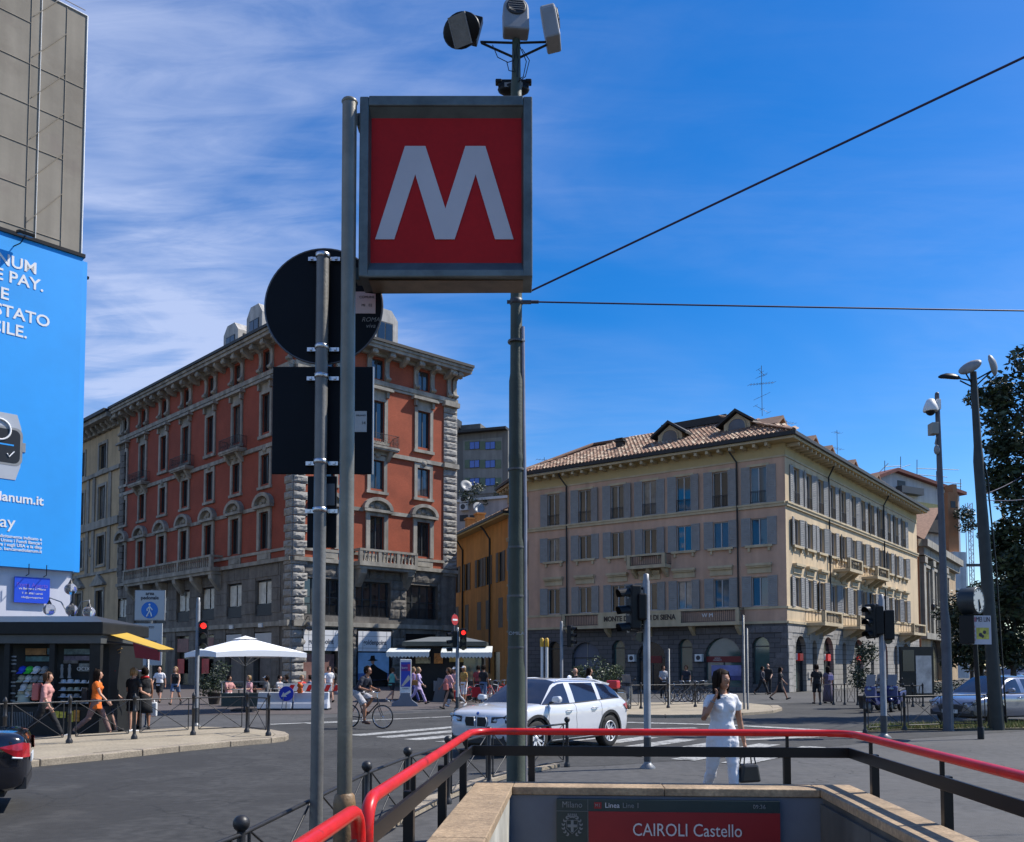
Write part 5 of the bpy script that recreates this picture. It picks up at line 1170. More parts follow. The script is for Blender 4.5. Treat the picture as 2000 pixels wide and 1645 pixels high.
mb.face([PX.P(0, 20, -6.4), ri[1], ri[2], ri[3], PR.P(PR.L, 0, -6.5), PX.P(0, 0, -6.5)]); mb.face([PR.P(PR.L, 0), PR.P(PR.L, 16.4), PR.P(PR.L, 19.9, -6.4), PR.P(PR.L, 0, -6.4)]); mb.build('roof_deck', M_T[2], pink)
wb = MB().box(8.7, 14.0, 5.6, 6.6, 19.9, 20.45); wb.build('roof_terrace_wall', M_DKROOF, pink, PL.P(0), PL.rz)
def pdorm(fac, u, w=1.9, h=1.55, d=2.1, wm=M_PINK):
    f = (PO + d) / (RIDGE_D + PO); z = 16.66 + RIDGE_H * f - .35
    o = MB().prism([(-w / 2, 0), (w / 2, 0), (w / 2, h * .55), (0, h), (-w / 2, h * .55)], 'y', 0, 3.6).build('roof_dormer', M_BAND, pink, fac.P(u, z, -d), fac.rz)
    r = MB()
    for s in (-1, 1): r.prism([(0, h + .28), (0, h + .08), (s * (w / 2 + .45), h * .5 - .1), (s * (w / 2 + .45), h * .5 + .08)], 'y', -.35, 3.8)
    r.build('dormer_roof', M_DKROOF if fac is PL else M_T[2], o)
    n = 8; q = [(-w * .34, .2), (w * .34, .2)] + [(w * .34 * math.cos(PI * j / n), h * .42 + h * .36 * math.sin(PI * j / n)) for j in range(n + 1)]
    MB().prism(q, 'y', -.03, .02).build('pane', pm('dormer_glass', (.10, .11, .13), .1, .2, 1), o)
    a = MB(); a.tube([(x, -.04, zz) for x, zz in q + [q[0]]], .06, 5); a.build('dormer_frame', M_BAND, o); return o
pdorm(PL, 11.1); pdorm(PL, 16.2)
for u in (3.0, 9.6, 13.4, 19.4, 26.2): pdorm(PR, u, 1.4, 1.15, 1.5)
c_ = MB().box(-.28, .28, -.25, .25, 0, .95).box(-.4, .4, -.35, .35, .95, 1.05).box(-.3, .3, -.3, .3, 1.15, 1.22).build('chimney', M_DKROOF, pink, PL.P(6.6, 17.9, -2.9), PL.rz)
# aerials
def aerial(label, p, h, bars, rz=.5, boom=None, r=.022):
    o = thing('tv_aerial', label, 'aerial', p, rz); MB().tube([(0, 0, -.3), (0, 0, h)], r, 5).build('mast', M_DARKGREY, o)
    m = MB()
    for (z, L, n, t) in bars:
        m.tube([(-L / 2, 0, z), (L / 2, 0, z + t)], r * .6, 4)
        for i in range(n): x = -L / 2 + L * i / max(1, n - 1); m.tube([(x, -.3, z + t * (i / max(1, n - 1))), (x, .3, z + t * (i / max(1, n - 1)))], r * .5, 4)
    m.build('elements', M_DARKGREY, o); return o
aerial('tall branched aerial on the ridge of the pink building', KC + PL.P(16.9, 20.0, -5.2), 3.4, [(3.1, .5, 3, -.4), (2.5, .6, 3, .3), (1.9, 2.0, 9, .35), (.9, 1.0, 4, .5), (.4, 1.1, 3, -.4)], .3)
aerial('small white aerial at the western hip of the pink building', KC + PL.P(-.1, 17.3, -2.4), 1.2, [(1.0, 1.3, 6, .0)], .2)
aerial('thin aerial over the eastern slope of the pink building', KC + PR.P(14, 20.0, -5), 1.6, [(1.4, 1.9, 6, .1)], .6)
aerial('thin aerial at the far end of the pink roof', KC + PR.P(27, 20.0, -5), 3.6, [(3.3, 1.2, 3, .1), (1.8, 1.8, 4, .1)], .8)

# ------------------------------------------------------------------ orange house down the side street
oa, ob = at(878, 1200, 91.0), at(992, 1200, 74.6); ob2 = ob + (ob - oa).normalized() * 1.5
OF = Fac(oa, ob2); og = thing('orange_house', 'orange rendered house with brown shutters in the side street', 'building', OF.a)
M_ORA = pm('orange_render', (.60, .275, .075), .9, .12, .7, .1, 15, streak=.15)
cu = [OF.U(x, 1120) for x in (893, 912, 936, 953, 978)]
oh = []
for u in cu: oh += [(u - .55, u + .55, 9.0, 11.6), (u - .55, u + .55, 5.0, 7.6)]
zO = OF.Z(990, 1013)
wall(MB(), OF.L, 0, zO, oh + [(u - 1.0, u + 1.0, 0.1, 2.9) for u in (4.5, 9.5, 14.5)], .2).build('wall', M_ORA, og, OF.P(0), OF.rz)
OW = Win(1.1, 2.6, .07, 1); M_BRSH = pm('shutter_brown', (.16, .13, .10), .7, .15, 3); SHB = shutter(2.6, .55); SHB.materials.clear(); SHB.materials.append(M_BRSH)
for u in cu:
    w = OW.put(og, OF, u, 9.0, -.12); [put('shutter', SHB, w, (s * .85, -.15, 0)) for s in (-1, 1)]
    w = OW.put(og, OF, u, 5.0, -.12); [put('shutter', SHB, w, (s * .28, -.10, 0)) for s in (-1, 1)]
for u in (4.5, 9.5, 14.5): MB().face([(-1, 0, .1), (1, 0, .1), (1, 0, 2.9), (-1, 0, 2.9)]).build('shopfront', M_SHOPDK, og, OF.P(u, 0, -.18), OF.rz)
MB().box(-1, OF.L, -.9, 0, zO, zO + .15).build('eave', MATS['eave_yellow'], og, OF.P(0), OF.rz); MB().box(-1, OF.L, -1.0, 0, zO + .152, zO + .38).build('gutter', M_DKROOF, og, OF.P(0), OF.rz)
m = MB()
for i in range(60):
    u0 = -1 + (OF.L + 1) * i / 60; w = (OF.L + 1) / 60; m.face([(u0, -.9, zO + .42), (u0 + w * .6, -.9, zO + .50), (u0 + w * .6, 5.5, zO + 3.4), (u0, 5.5, zO + 3.3)], i % 4).face([(u0 + w * .6, -.9, zO + .50), (u0 + w, -.9, zO + .40), (u0 + w, 5.5, zO + 3.3), (u0 + w * .6, 5.5, zO + 3.4)], (i + 1) % 4)
m.build('roof_tiles', M_T, og, OF.P(0), OF.rz, kind='stuff', fix=False)
for px in (918, 937): 
    u = OF.U(px, 1040, -2.2); MB().box(-.45, .45, -.4, .4, zO + 1.2, zO + 2.7).box(-.55, .55, -.5, .5, zO + 2.7, zO + 2.85).build('chimney', M_ORA, og, OF.P(u, 0, -2.2), OF.rz)
for px in (905, 958): u = OF.U(px, 1100); MB().tube([(u - .5, -.8, zO), (u - .3, -.5, zO - .4), (u, -.1, zO - 1.2), (u, -.1, 1)], .09, 6).build('down_pipe', M_DKROOF, og, OF.P(0), OF.rz)
MB().face([(-2, 8, 0), (OF.L + 6, 8, 0), (OF.L + 6, 8, zO + 3), (-2, 8, zO + 3)]).build('rear_wall', M_ORA, og, OF.P(0), OF.rz)
# pale house with air conditioners behind it
a, b = at(870, 1200, 108), at(1010, 1200, 104); HF = Fac(a, b); hs_ = thing('white_house', 'pale house with air conditioners and planted terrace behind the orange roof', 'building', HF.a)
zh = HF.Z(900, 962); zl = HF.Z(930, 962)
MB().box(0, HF.L, 0, 9, 0, zh - 1.2).build('wall', pm('pale_render', (.48, .43, .40), .9, .1, .7, streak=.15), hs_, HF.P(0), HF.rz)
for (px, py) in ((909, 976), (909, 991)):
    u, z = HF.U(px, py), HF.Z(px, py); ac = MB().box(-.55, .55, -.5, 0, -.42, .42).build('air_conditioner', M_WHITE, hs_, HF.P(u, z), HF.rz); MB().disc((-.1, -.51, 0), (0, -1, 0), .32, 14).build('fan_grille', M_DARKGREY, ac)
MB().box(0, HF.L, -.3, .1, zh - 1.2, zh - .9).build('terrace_edge', M_WHITE, hs_, HF.P(0), HF.rz)
for px in (906, 926): u = HF.U(px, 1016); MB().box(-.55, .55, -.05, .05, HF.Z(px, 1018), HF.Z(px, 1006)).build('window', M_FRAMEDK, hs_, HF.P(u, 0, .0), HF.rz)
for (px, py, r_) in ((917, 953, .75), (941, 996, .75)):
    p = HF.W(HF.U(px, py), HF.Z(px, py), 1.0); o = thing('satellite_dish', 'pale satellite dish %s' % ('above the air conditioners' if px < 930 else 'below the planted terrace'), 'satellite dish', p, R(25)); MB().lathe([(0, 0), (r_ * .5, .06), (r_, .22), (r_ * .98, .24), (r_ * .5, .09), (0, .03)], 18).build('dish', M_GREYBOX, o, rot=(R(70), 0, 0)); MB().tube([(0, 0, -1.2), (0, 0, 0)], .05, 5).build('stem', M_GREYBOX, o)
# concrete apartment block behind
a, b = at(868, 1200, 124), at(992, 1200, 121); GF = Fac(a, b); gt = thing('apartment_block', 'grey concrete apartment block with blue reflecting windows over the rooftops', 'building', GF.a)
zt = GF.Z(930, 846); M_CONC = pm('concrete_grey', (.155, .15, .14), .9, .1, .6, streak=.2)
MB().box(0, GF.L, 0, 4, 0, zt).build('wall', M_CONC, gt, GF.P(0), GF.rz); MB().box(-.5, GF.L, -1.0, 4, zt, zt + .35).build('roof_slab', M_DKROOF, gt, GF.P(0), GF.rz)
MB().box(2.0, 5.0, 1, 3.5, zt, zt + 1.6).build('plant_room', M_CONC, gt, GF.P(0), GF.rz); MB().box(GF.U(886, 830) - .5, GF.U(892, 830), -.6, 2, zt - .8, zt + 2.4).build('roof_hut', M_DKROOF, gt, GF.P(0), GF.rz)
MB().box(GF.U(905, 900), GF.U(982, 900), -.12, .0, GF.Z(940, 965), GF.Z(940, 858)).build('facade_panel', pm('panel_grey', (.21, .205, .19), .85, .1, 1, streak=.15), gt, GF.P(0), GF.rz)
M_BLUEG = pm('glass_sky_tint', (.05, .12, .42), .08, .15, .5, ior=1.6)  # blue of the reflected sky painted into the pane colour
for py in (871, 907, 942):
    for px in (928, 958.5):
        u = GF.U(px, py); z = GF.Z(px, py); o = MB().box(-.75, .75, -.22, -.1, -.55, .55).build('window', M_FRAMEDK, gt, GF.P(u, z), GF.rz)
        for s in (-1, 1): MB().box(s * .36 - .32, s * .36 + .32, -.25, -.22, -.48, .48).build('pane', M_BLUEG, o)
    for px in (914, 943.5, 974): MB().box(-.42, .42, -.2, -.1, -.6, .6).build('shutter', pm('panel_green', (.11, .15, .10), .8, .15, 2), gt, GF.P(GF.U(px, py), GF.Z(px, py)), GF.rz)
# ------------------------------------------------------------------ eastern background: ornate pavilion, gabled house, mast
a, b = at(1798, 1200, 86), at(1868, 1200, 104); a0 = at(1768, 1200, 87.5)
NF = Fac(a, b); NG = Fac(a0, a, a); ne_ = thing('ornate_pavilion', 'ochre ornate pavilion with pilasters, tall windows and a dark portal', 'building', NF.a)
zc = NF.Z(1800, 1058); M_OCH2 = pm('pavilion_ochre', (.42, .30, .18), .9, .12, .8, streak=.2); M_TERRA = pm('pavilion_terracotta', (.50, .24, .12), .9, .12, .8, streak=.15)
nh = [(2.6, 4.3, 5.2, 11.2), (6.6, 8.3, 5.2, 11.2), (10.6, 12.3, 5.2, 11.2), (14.6, 16.3, 5.2, 11.2), (5.0, 11.5, .05, 5.6 - .8)]
wall(MB(), NF.L, 0, zc, nh, .4).build('wall', M_OCH2, ne_, NF.P(0), NF.rz)
wall(MB(), NG.L, 0, zc, [], .4).build('side_wall', M_TERRA, ne_, NG.P(0), NG.rz)
m = MB(); archfill(m, 8.25, 6.5, 2.0, 4.8, .4); m.build('portal_arch', M_STONEB, ne_, NF.P(0), NF.rz)
MB().face([(5, 0, 0), (11.5, 0, 0), (11.5, 0, 4.8), (5, 0, 4.8)]).build('portal', M_SHOPDK, ne_, NF.P(0, 0, -.39), NF.rz)
NW = Win(1.7, 6.0, .12, 1, 2)
for u in (3.45, 7.45, 11.45, 15.45): NW.put(ne_, NF, u, 5.2, -.3); MB().box(-1.15, -.85, -.14, .02, 0, 6.6).box(.85, 1.15, -.14, .02, 0, 6.6).box(-1.3, 1.3, -.25, .02, 6.6, 6.9).build('window_surround', M_STONE, ne_, NF.P(u, 4.9), NF.rz)
for u in (.9, 5.45, 9.45, 13.45): MB().box(-.5, .5, -.35, .02, 4.9, zc - 1.6).box(-.7, .7, -.5, .02, zc - 2.2, zc - 1.6).build('pilaster', M_STONE, ne_, NF.P(u), NF.rz)
MB().box(-.6, NF.L, -.9, 0, zc - .7, zc).box(-.3, NF.L, -.5, 0, zc - 1.5, zc - .7).box(-.2, NF.L, -.6, 0, 4.3, 4.9).build('cornice', M_STONE, ne_, NF.P(0), NF.rz); MB().box(0, NG.L + .6, -.9, 0, zc - .72, zc - .02).build('cornice', M_OCH2, ne_, NG.P(0), NG.rz)
m = MB(); p0, p1, p2 = NG.P(0, zc, .5), NF.P(0, zc, .5), NF.P(NF.L, zc, .5); rr_ = [NG.P(0, zc + 4.0, -6), NF.P(4, zc + 4.0, -5), NF.P(NF.L, zc + 4.0, -5)]
m.face([p0, p1, rr_[1], rr_[0]], 0).face([p1, p2, rr_[2], rr_[1]], 0); m.build('roof', M_T[0], ne_)
a, b = at(1700, 1200, 118), at(1880, 1200, 128); WF = Fac(a, b); gh_ = thing('gabled_house', 'white gabled house with roof railings behind the pink building', 'building', WF.a)
L0, L1 = WF.U(1722, 945), WF.U(1873, 945); apx = WF.U(1745, 930); zb = WF.Z(1873, 965); za = WF.Z(1745, 922)
M_PALE = pm('gable_white', (.55, .53, .52), .9, .08, .6, streak=.15)
MB().prism([(L0 - 8, 0), (L1, 0), (L1, zb), (apx, za), (L0 - 8, za - 4)], 'y', 0, 14).build('gable_wall', M_PALE, gh_, WF.P(0), WF.rz)
MB().prism([(apx, za), (apx, za + .45), (L1 + .6, zb + .25), (L1 + .6, zb - .2)], 'y', -.8, 14).prism([(apx, za), (apx, za + .45), (L0 - 9, za - 3.7), (L0 - 9, za - 4.2)], 'y', -.8, 14).build('roof', pm('roof_redbrown', (.16, .05, .04), .8, .2, 2), gh_, WF.P(0), WF.rz)
MB().box(-.8, .8, -.1, .0, -.4, .4).build('window', M_FRAMEDK, gh_, WF.P(WF.U(1760, 945), WF.Z(1760, 945)), WF.rz)
MB().box(WF.U(1762, 960, 1), WF.U(1805, 960, 1), -1, 0, WF.Z(1780, 968), WF.Z(1780, 955)).build('roof_lantern', M_DARKGREY, gh_, WF.P(0), WF.rz)
MB().box(WF.U(1780, 980, 1.2), WF.U(1858, 980, 1.2), -1.2, -.1, WF.Z(1800, 1002), WF.Z(1800, 986)).build('green_roof', pm('copper_green', (.20, .21, .09), .8, .2, 2), gh_, WF.P(0), WF.rz)
MB().box(WF.U(1774, 1010, 1), WF.U(1858, 1010, 1), -1, -.2, WF.Z(1800, 1040), WF.Z(1800, 1002)).build('terrace_wall', pm('terrace_dark', (.07, .065, .06), .9, .2, 2), gh_, WF.P(0), WF.rz)
sr = thing('scaffold_railing', 'thin roof scaffold of poles above the white gabled house', 'scaffold', gh_.location); m = MB()
for (x0, y0, x1, y1) in ((1728, 923, 1778, 908), (1728, 912, 1760, 910), (1790, 915, 1872, 918), (1800, 938, 1878, 945), (1765, 925, 1850, 932), (1830, 951, 1878, 950), (1728, 900, 1728, 930), (1759, 892, 1759, 925), (1791, 898, 1791, 938), (1829, 920, 1829, 955), (1876, 936, 1876, 965), (1715, 925, 1735, 905)):
    p, q_ = WF.W(WF.U(x0, y0), WF.Z(x0, y0)), WF.W(WF.U(x1, y1), WF.Z(x1, y1)); m.tube([p - WF.a, q_ - WF.a], .05, 4)
m.build('tubes', M_DARKGREY, sr)
a, b = at(1857, 1200, 118), at(1880, 1200, 118.5); TF = Fac(a, b); tw = thing('tower_house', 'narrow orange stair tower wrapped in white netting at its foot', 'building', TF.a)
MB().box(0, TF.L * .86, 0, 1.5, TF.Z(1868, 1080), TF.Z(1868, 962)).box(TF.L * .45, TF.L * .8, 0, 1.5, TF.Z(1868, 962), TF.Z(1868, 946)).build('tower', pm('tower_orange', (.36, .17, .08), .9, .15, .8), tw, TF.P(0), TF.rz)
MB().box(-.2, TF.L * .95, -1.0, 2, 0, TF.Z(1868, 1080)).build('netting', pm('netting_white', (.55, .56, .56), .9, .15, .5, streak=.2), tw, TF.P(0), TF.rz)
MB().box(.35, 1.1, -.05, 0, -.5, .4).build('window', M_FRAMEDK, tw, TF.P(.1, TF.Z(1865, 985)), TF.rz)
ma = thing('lattice_mast', 'red and white lattice mast far behind the roofs', 'mast', (xat(1898, 170), 170, 0)); zt = zat(983, 170); m = MB(); w = .45
for sx_ in (-w, w):
    for sy_ in (-w, w): m.tube([(sx_, sy_, 0), (sx_, sy_, zt)], .07, 4)
for i in range(40):
    z = zt * i / 40; z2 = zt * (i + 1) / 40; s = 1 if i % 2 else -1
    m.tube([(-w * s, -w, z), (w * s, -w, z2)], .045, 4, i % 2).tube([(-w, -w, z), (w, -w, z)], .045, 4, i % 2)
m.build('lattice', [pm('mast_grey', (.30, .29, .36), .6, .1, 2), pm('mast_red', (.40, .14, .14), .6, .1, 2)], ma)
MB().box(-2.6, 2.6, -.7, .7, zat(1106, 170), zat(1102, 170)).build('platform', M_DARKGREY, ma)
# ------------------------------------------------------------------ building under restoration with the giant blue advert
Dp = 40.0; SA = at(140, 1200, Dp); SD = Vector((-.93, -1.0, 0)).normalized(); s_a = Vector((SA.x, SA.y, 0)) + SD * 26; sf = Fac(s_a, (SA.x, SA.y)); sb2 = Vector((SA.x, SA.y, 0)) + Vector((-.733, .681, 0)) * 24; SB = Fac((SA.x, SA.y), sb2, sf.base)
ad_ = thing('scaffolded_building', 'tall building wrapped in grey netting with a giant blue advert and white ground floor', 'building', sf.base)
e_ = sf.L; Z = lambda px, py: sf.Z(px, py)
ztop = Z(172, 33); zpt = Z(160, 509); zpb = Z(140, 1117)
M_NET = pm('netting_grey', (.30, .265, .215), .95, .16, .22, .15, 6, streak=.12, wear=[((.20, .17, .135), .16, .50, .62, .6), ((.24, .20, .17), .5, .55, .65, .5)])
MB().box(0, e_, .1, 20, 0, ztop - .2).build('core', M_CONC, ad_, sf.P(0), sf.rz) if False else None
MB().face([(0, 0, zpt), (e_, 0, zpt), (e_, 0, ztop), (0, 0, ztop)]).build('netting', M_NET, ad_, sf.P(0), sf.rz); 
MB().face([(0, 0, 0), (SB.L, 0, 0), (SB.L, 0, ztop), (0, 0, ztop)]).build('side_netting', M_NET, ad_, SB.P(0), SB.rz)
MB().face([sf.P(0, ztop), sf.P(e_, ztop), SB.P(SB.L, ztop), sf.P(0, ztop, -24)]).build('roof', M_NET, ad_)
# scaffold tubes pressing through the netting, edge ropes, seam
m = MB(); rr = random.Random(4)
for i in range(7):
    z = zpt + .6 + i * 1.9
    m.tube([(e_ - rr.choice((7, 5, 2.4)), -.010, z), (e_ - rr.choice((.1, .9, 2.4)), -.010, z + .0)], .018, 4)
for x in (e_ - .9, e_ - 2.4, e_ - 4.0, e_ - 5.4): m.tube([(x, -.012, zpt), (x, -.012, ztop)], .02, 4)
for i in range(6): m.tube([(e_ - 2.4 + .1, -.03, zpt + 1 + 1.9 * i), (e_ - .9, -.03, zpt + 2.8 + 1.9 * i)], .022, 4)
m.build('scaffold_tubes', pm('tube_dull', (.265, .232, .188), .95, .1, 1), ad_, sf.P(0), sf.rz)  # tube colour slightly darker than the netting
us = sf.U(75, 250); MB().tube([(us, -.03, zpt), (us, -.03, ztop)], .018, 4).tube([(e_, -.02, zpb), (e_, -.02, ztop)], .035, 5).tube([(e_ - 8, -.02, ztop), (e_, -.02, ztop)], .035, 5).build('white_rope', M_WHITE, ad_, sf.P(0), sf.rz)
M_ADB = pm('advert_blue', (.012, .33, .84), .55, .06, .35); M_ADW = pm('advert_white', (.80, .80, .80), .6, .04, 1)
po = MB().box(0, e_ - .02, -.32, -.02, zpb, zpt).build('advert_banner', M_ADB, ad_, sf.P(0), sf.rz)
MB().box(0, e_ + .05, -.40, .0, zpt, zpt + .16).build('banner_beam', M_BLACK, ad_, sf.P(0), sf.rz)
def adt(s, px, py, size, align='RIGHT', bold=.012, sp=1.0): return text(s, size, M_ADW, po, (sf.U(px, py, .34), -.335, sf.Z(px, py, .34)), align=align, bold=bold, spacing=sp)
adt('MEDIOLANUM', 73, 527, .72); adt('APPLE PAY.', 86, 561, .72); adt('CHE', 18, 577, .72); adt('È STATO', 98, 631, .72); adt('FACILE.', 54, 652, .72)
adt('bancamediolanum.it', 85, 980, .56); adt('Apple Pay', 30, 1022, .72, bold=.004)
for i, s in enumerate(('non esplicitamente indicato e', 'Foglio a Unico i Fondi Bancari', 'negoziare i sugli USA e la disp', 'dell\'Info. bancamediolanum.it')): adt(s, 82, 1054 + i * 8, .19, bold=.003)
# smart watch picture, flat print
wu, wz = sf.U(12, 875, .34), sf.Z(12, 875, .34); hw = sf.U(44, 875, .34) - wu
def rrect(x0, x1, z0, z1, r, n=5):
    p = []
    for (cx, cz, a) in ((x1 - r, z1 - r, 0), (x0 + r, z1 - r, 90), (x0 + r, z0 + r, 180), (x1 - r, z0 + r, 270)):
        p += [(cx + r * math.cos(R(a + 90 * i / n)), cz + r * math.sin(R(a + 90 * i / n))) for i in range(n + 1)]
    return p
zz1, zz0 = sf.Z(30, 810, .34), sf.Z(30, 938, .34); z1_, z0_ = sf.Z(40, 838, .34), sf.Z(40, 912, .34)
MB().prism([(wu - 2, zz0), (wu + hw * .62, zz0), (wu + hw * .9, z0_), (wu + hw * .9, z1_), (wu + hw * .62, zz1), (wu - 2, zz1)], 'y', -.338, -.322).build('watch_strap', pm('strap_pale', (.42, .45, .50), .6, .05, 1), po)
MB().prism(rrect(wu - 2.5, wu + hw, z0_, z1_, .3), 'y', -.346, -.339).build('watch_case', M_GREYBOX, po)
MB().prism(rrect(wu - 2.5, wu + hw - .10, z0_ + .1, z1_ - .1, .25), 'y', -.352, -.347).build('watch_screen', pm('watch_black', (.012, .012, .014), .4, .05, 1), po)
MB().box(wu - 2, wu + hw - .35, -.358, -.353, z0_ + .85, z1_ - .75).build('watch_card', M_ADB, po); MB().box(wu + hw - .02, wu + hw + .12, -.35, -.33, z1_ - 1.0, z1_ - .6).build('watch_crown', M_GREYBOX, po)
text('✓', .4, M_ADW, po, (wu + hw * .3, -.358, z0_ + .45)) if False else None
MB().tube([(wu + hw * .05, -.356, z0_ + .5), (wu + hw * .2, -.356, z0_ + .35), (wu + hw * .5, -.356, z0_ + .62)], .03, 4).build('watch_tick', M_ADW, po)
MB().tube([(wu - .3 + .45 * math.cos(R(a)), -.362, z0_ + 1.5 + .45 * math.sin(R(a))) for a in range(-90, 95, 15)], .05, 4).build('watch_loop', M_ADW, po)
# second face of the banner round the corner, as the mirror images in the bank windows show
p2 = MB().box(.02, 4.6, -.3, -.02, zpb, zpt).build('advert_banner', M_ADB, ad_, SB.P(0), SB.rz)
for i, s in enumerate(('MEDIOLANUM', 'APPLE PAY.', 'È STATO', 'FACILE.')): text(s, .62, M_ADW, p2, (2.4, -.32, zpt - 2 - i * 1.2), bold=.01)
text('bancamediolanum.it', .45, M_ADW, p2, (2.4, -.32, zpb + 2.5))
for (x0, z0) in ((1.2, 9.5),): MB().box(x0, x0 + 2.2, -.33, -.3, z0, z0 + 2.8).build('picture_patch', pm('patch_pale', (.5, .5, .52), .6, .3, .8), p2)
# ground storey below the banner
zg = Z(60, 1118)
wg = MB().face([(0, 0, 0), (e_, 0, 0), (e_, 0, zpb), (0, 0, zpb)]).box(e_ - 12, e_ + .0, -.06, -.001, 2.2, zpb - .3).build('ground_wall', pm('hoarding_white', (.62, .63, .70), .7, .06, .6, streak=.08), ad_, sf.P(0, 0, -.1), sf.rz)
a0, a1 = sf.U(28, 1150, .1), sf.U(97, 1150, .1); b0, b1 = sf.Z(62, 1178, .1), sf.Z(62, 1128, .1)
bs = MB().box(a0, a1, -.12, -.06, b0, b1).build('shop_sign', pm('sign_blue', (.012, .07, .62), .4, .05, 1), ad_, sf.P(0), sf.rz)
text('Porta Aperta', .27, pm('sign_violet', (.16, .10, .62), .5, .05, 1), bs, ((a0 + a1) / 2, -.125, b1 - .35), sx=.9); text('via Beltrami 2 Milano', .13, M_ADW, bs, ((a0 + a1) / 2, -.125, b0 + .62)); text('T. 02 8061 cairoli', .12, M_ADW, bs, ((a0 + a1) / 2, -.125, b0 + .42)); text('info@portaaperta.it', .11, M_ADW, bs, ((a0 + a1) / 2, -.125, b0 + .24))
for s in (.3, .8): MB().tube([(a0 + (a1 - a0) * s, -.5, b1 + .55), (a0 + (a1 - a0) * s, -.5, b1 + .1), (a0 + (a1 - a0) * s, -.15, b1 + .05)], .02, 5).build('sign_lamp', M_BLACK, bs)
for (px, py, lb) in ((50, 457, 'floodlight on a stalk above the blue advert'), (164, 531, 'small floodlight on the far edge of the blue advert')):
    p = sf.W(sf.U(px, py, .9), sf.Z(px, py, .9), .9) if px < 99 else sf.W(sf.L + .2, sf.Z(160, 531), -.55); o = thing('floodlight', lb, 'floodlight', p, sf.rz); MB().box(-.32, .32, -.22, .22, -.06, .08).build('housing', M_BLACK, o, rot=(R(15), 0, 0), bevel=.02); MB().box(-.28, .28, -.19, .19, -.075, -.062).build('lens', M_GREYBOX, o, rot=(R(15), 0, 0)); MB().tube([(0, 0, -.05), (-.1, .3, -.35), (-.35, .7, -.5)], .025, 5).tube([(0, 0, .08), (0, 0, .75)], .012, 4).build('stalk', M_BLACK, o)
# ------------------------------------------------------------------ cars
def crv(t, xs, ys):
    """Catmull-Rom through samples"""
    n = len(xs); i = max(0, min(n - 2, next((k for k in range(n - 1) if t <= xs[k + 1]), n - 2))); h = xs[i + 1] - xs[i]; u = (t - xs[i]) / h
    m = lambda k: 0 if k <= 0 or k >= n - 1 else (ys[k + 1] - ys[k - 1]) / (xs[k + 1] - xs[k - 1])
    a, b, c, d = ys[i], ys[i + 1], m(i) * h if 0 < i else (ys[i + 1] - ys[i]), m(i + 1) * h if i + 1 < n - 1 else (ys[i + 1] - ys[i])
    return (2 * u**3 - 3 * u**2 + 1) * a + (u**3 - 2 * u**2 + u) * c + (-2 * u**3 + 3 * u**2) * b + (u**3 - u**2) * d
SUV = dict(st=[(-2.22, .46, .93, .72), (-2.16, .34, 1.03, .83), (-1.9, .29, 1.09, .885), (-1.35, .26, 1.09, .915), (-.4, .24, 1.05, .92), (.5, .24, 1.03, .92), (1.0, .25, 1.04, .915), (1.5, .26, 1.0, .905), (1.9, .27, .945, .87), (2.12, .31, .87, .79), (2.22, .40, .74, .66)],
           gh=[(-2.10, 0, 0), (-1.86, .44, .1), (-1.55, .82, 0), (-1.20, .92, 1), (-1.06, .945, 1), (-1.0, .955, 0), (-.93, .965, 1), (-.06, 1.0, 1), (.04, 1.0, 0), (.14, 1.0, 1), (.36, .96, 1), (.56, .80, 1), (1.12, 0, 0)],
           roof=1.525, wb=(-1.32, 1.36), r=.355, clad=True)
SED = dict(st=[(-2.3, .42, .86, .70), (-2.24, .33, .98, .81), (-2.0, .28, 1.03, .87), (-1.4, .24, 1.0, .905), (-.4, .22, .95, .91), (.5, .22, .93, .91), (1.0, .23, .94, .905), (1.5, .24, .89, .89), (1.9, .25, .82, .85), (2.16, .28, .74, .77), (2.28, .36, .62, .62)],
           gh=[(-1.75, 0, 0), (-1.4, .55, .1), (-.98, .93, 0), (-.9, .95, 1), (-.12, 1.0, 1), (-.02, 1.0, 0), (.08, 1.0, 1), (.34, .96, 1), (.55, .78, 1), (1.15, 0, 0)],
           roof=1.43, wb=(-1.42, 1.40), r=.335, clad=False)
M_TYRE = pm('tyre', (.018, .018, .018), .85, .2, 8); M_RIM = pm('alloy', (.66, .66, .68), .35, .1, 6, metal=.25); M_PLAST = pm('car_plastic', (.022, .022, .024), .6, .15, 5); M_CARGL = pm('car_glass', (.012, .016, .035), .03, .3, .8, ior=1.75)
M_TAIL = pm('tail_lamp', (.34, .006, .014), .2, .35, 14, coat=.6); M_HEADL = pm('head_lamp', (.32, .34, .36), .1, .3, 14, coat=.8, metal=.4); M_PLATE = pm('plate_white', (.60, .62, .64), .5, .1, 5)
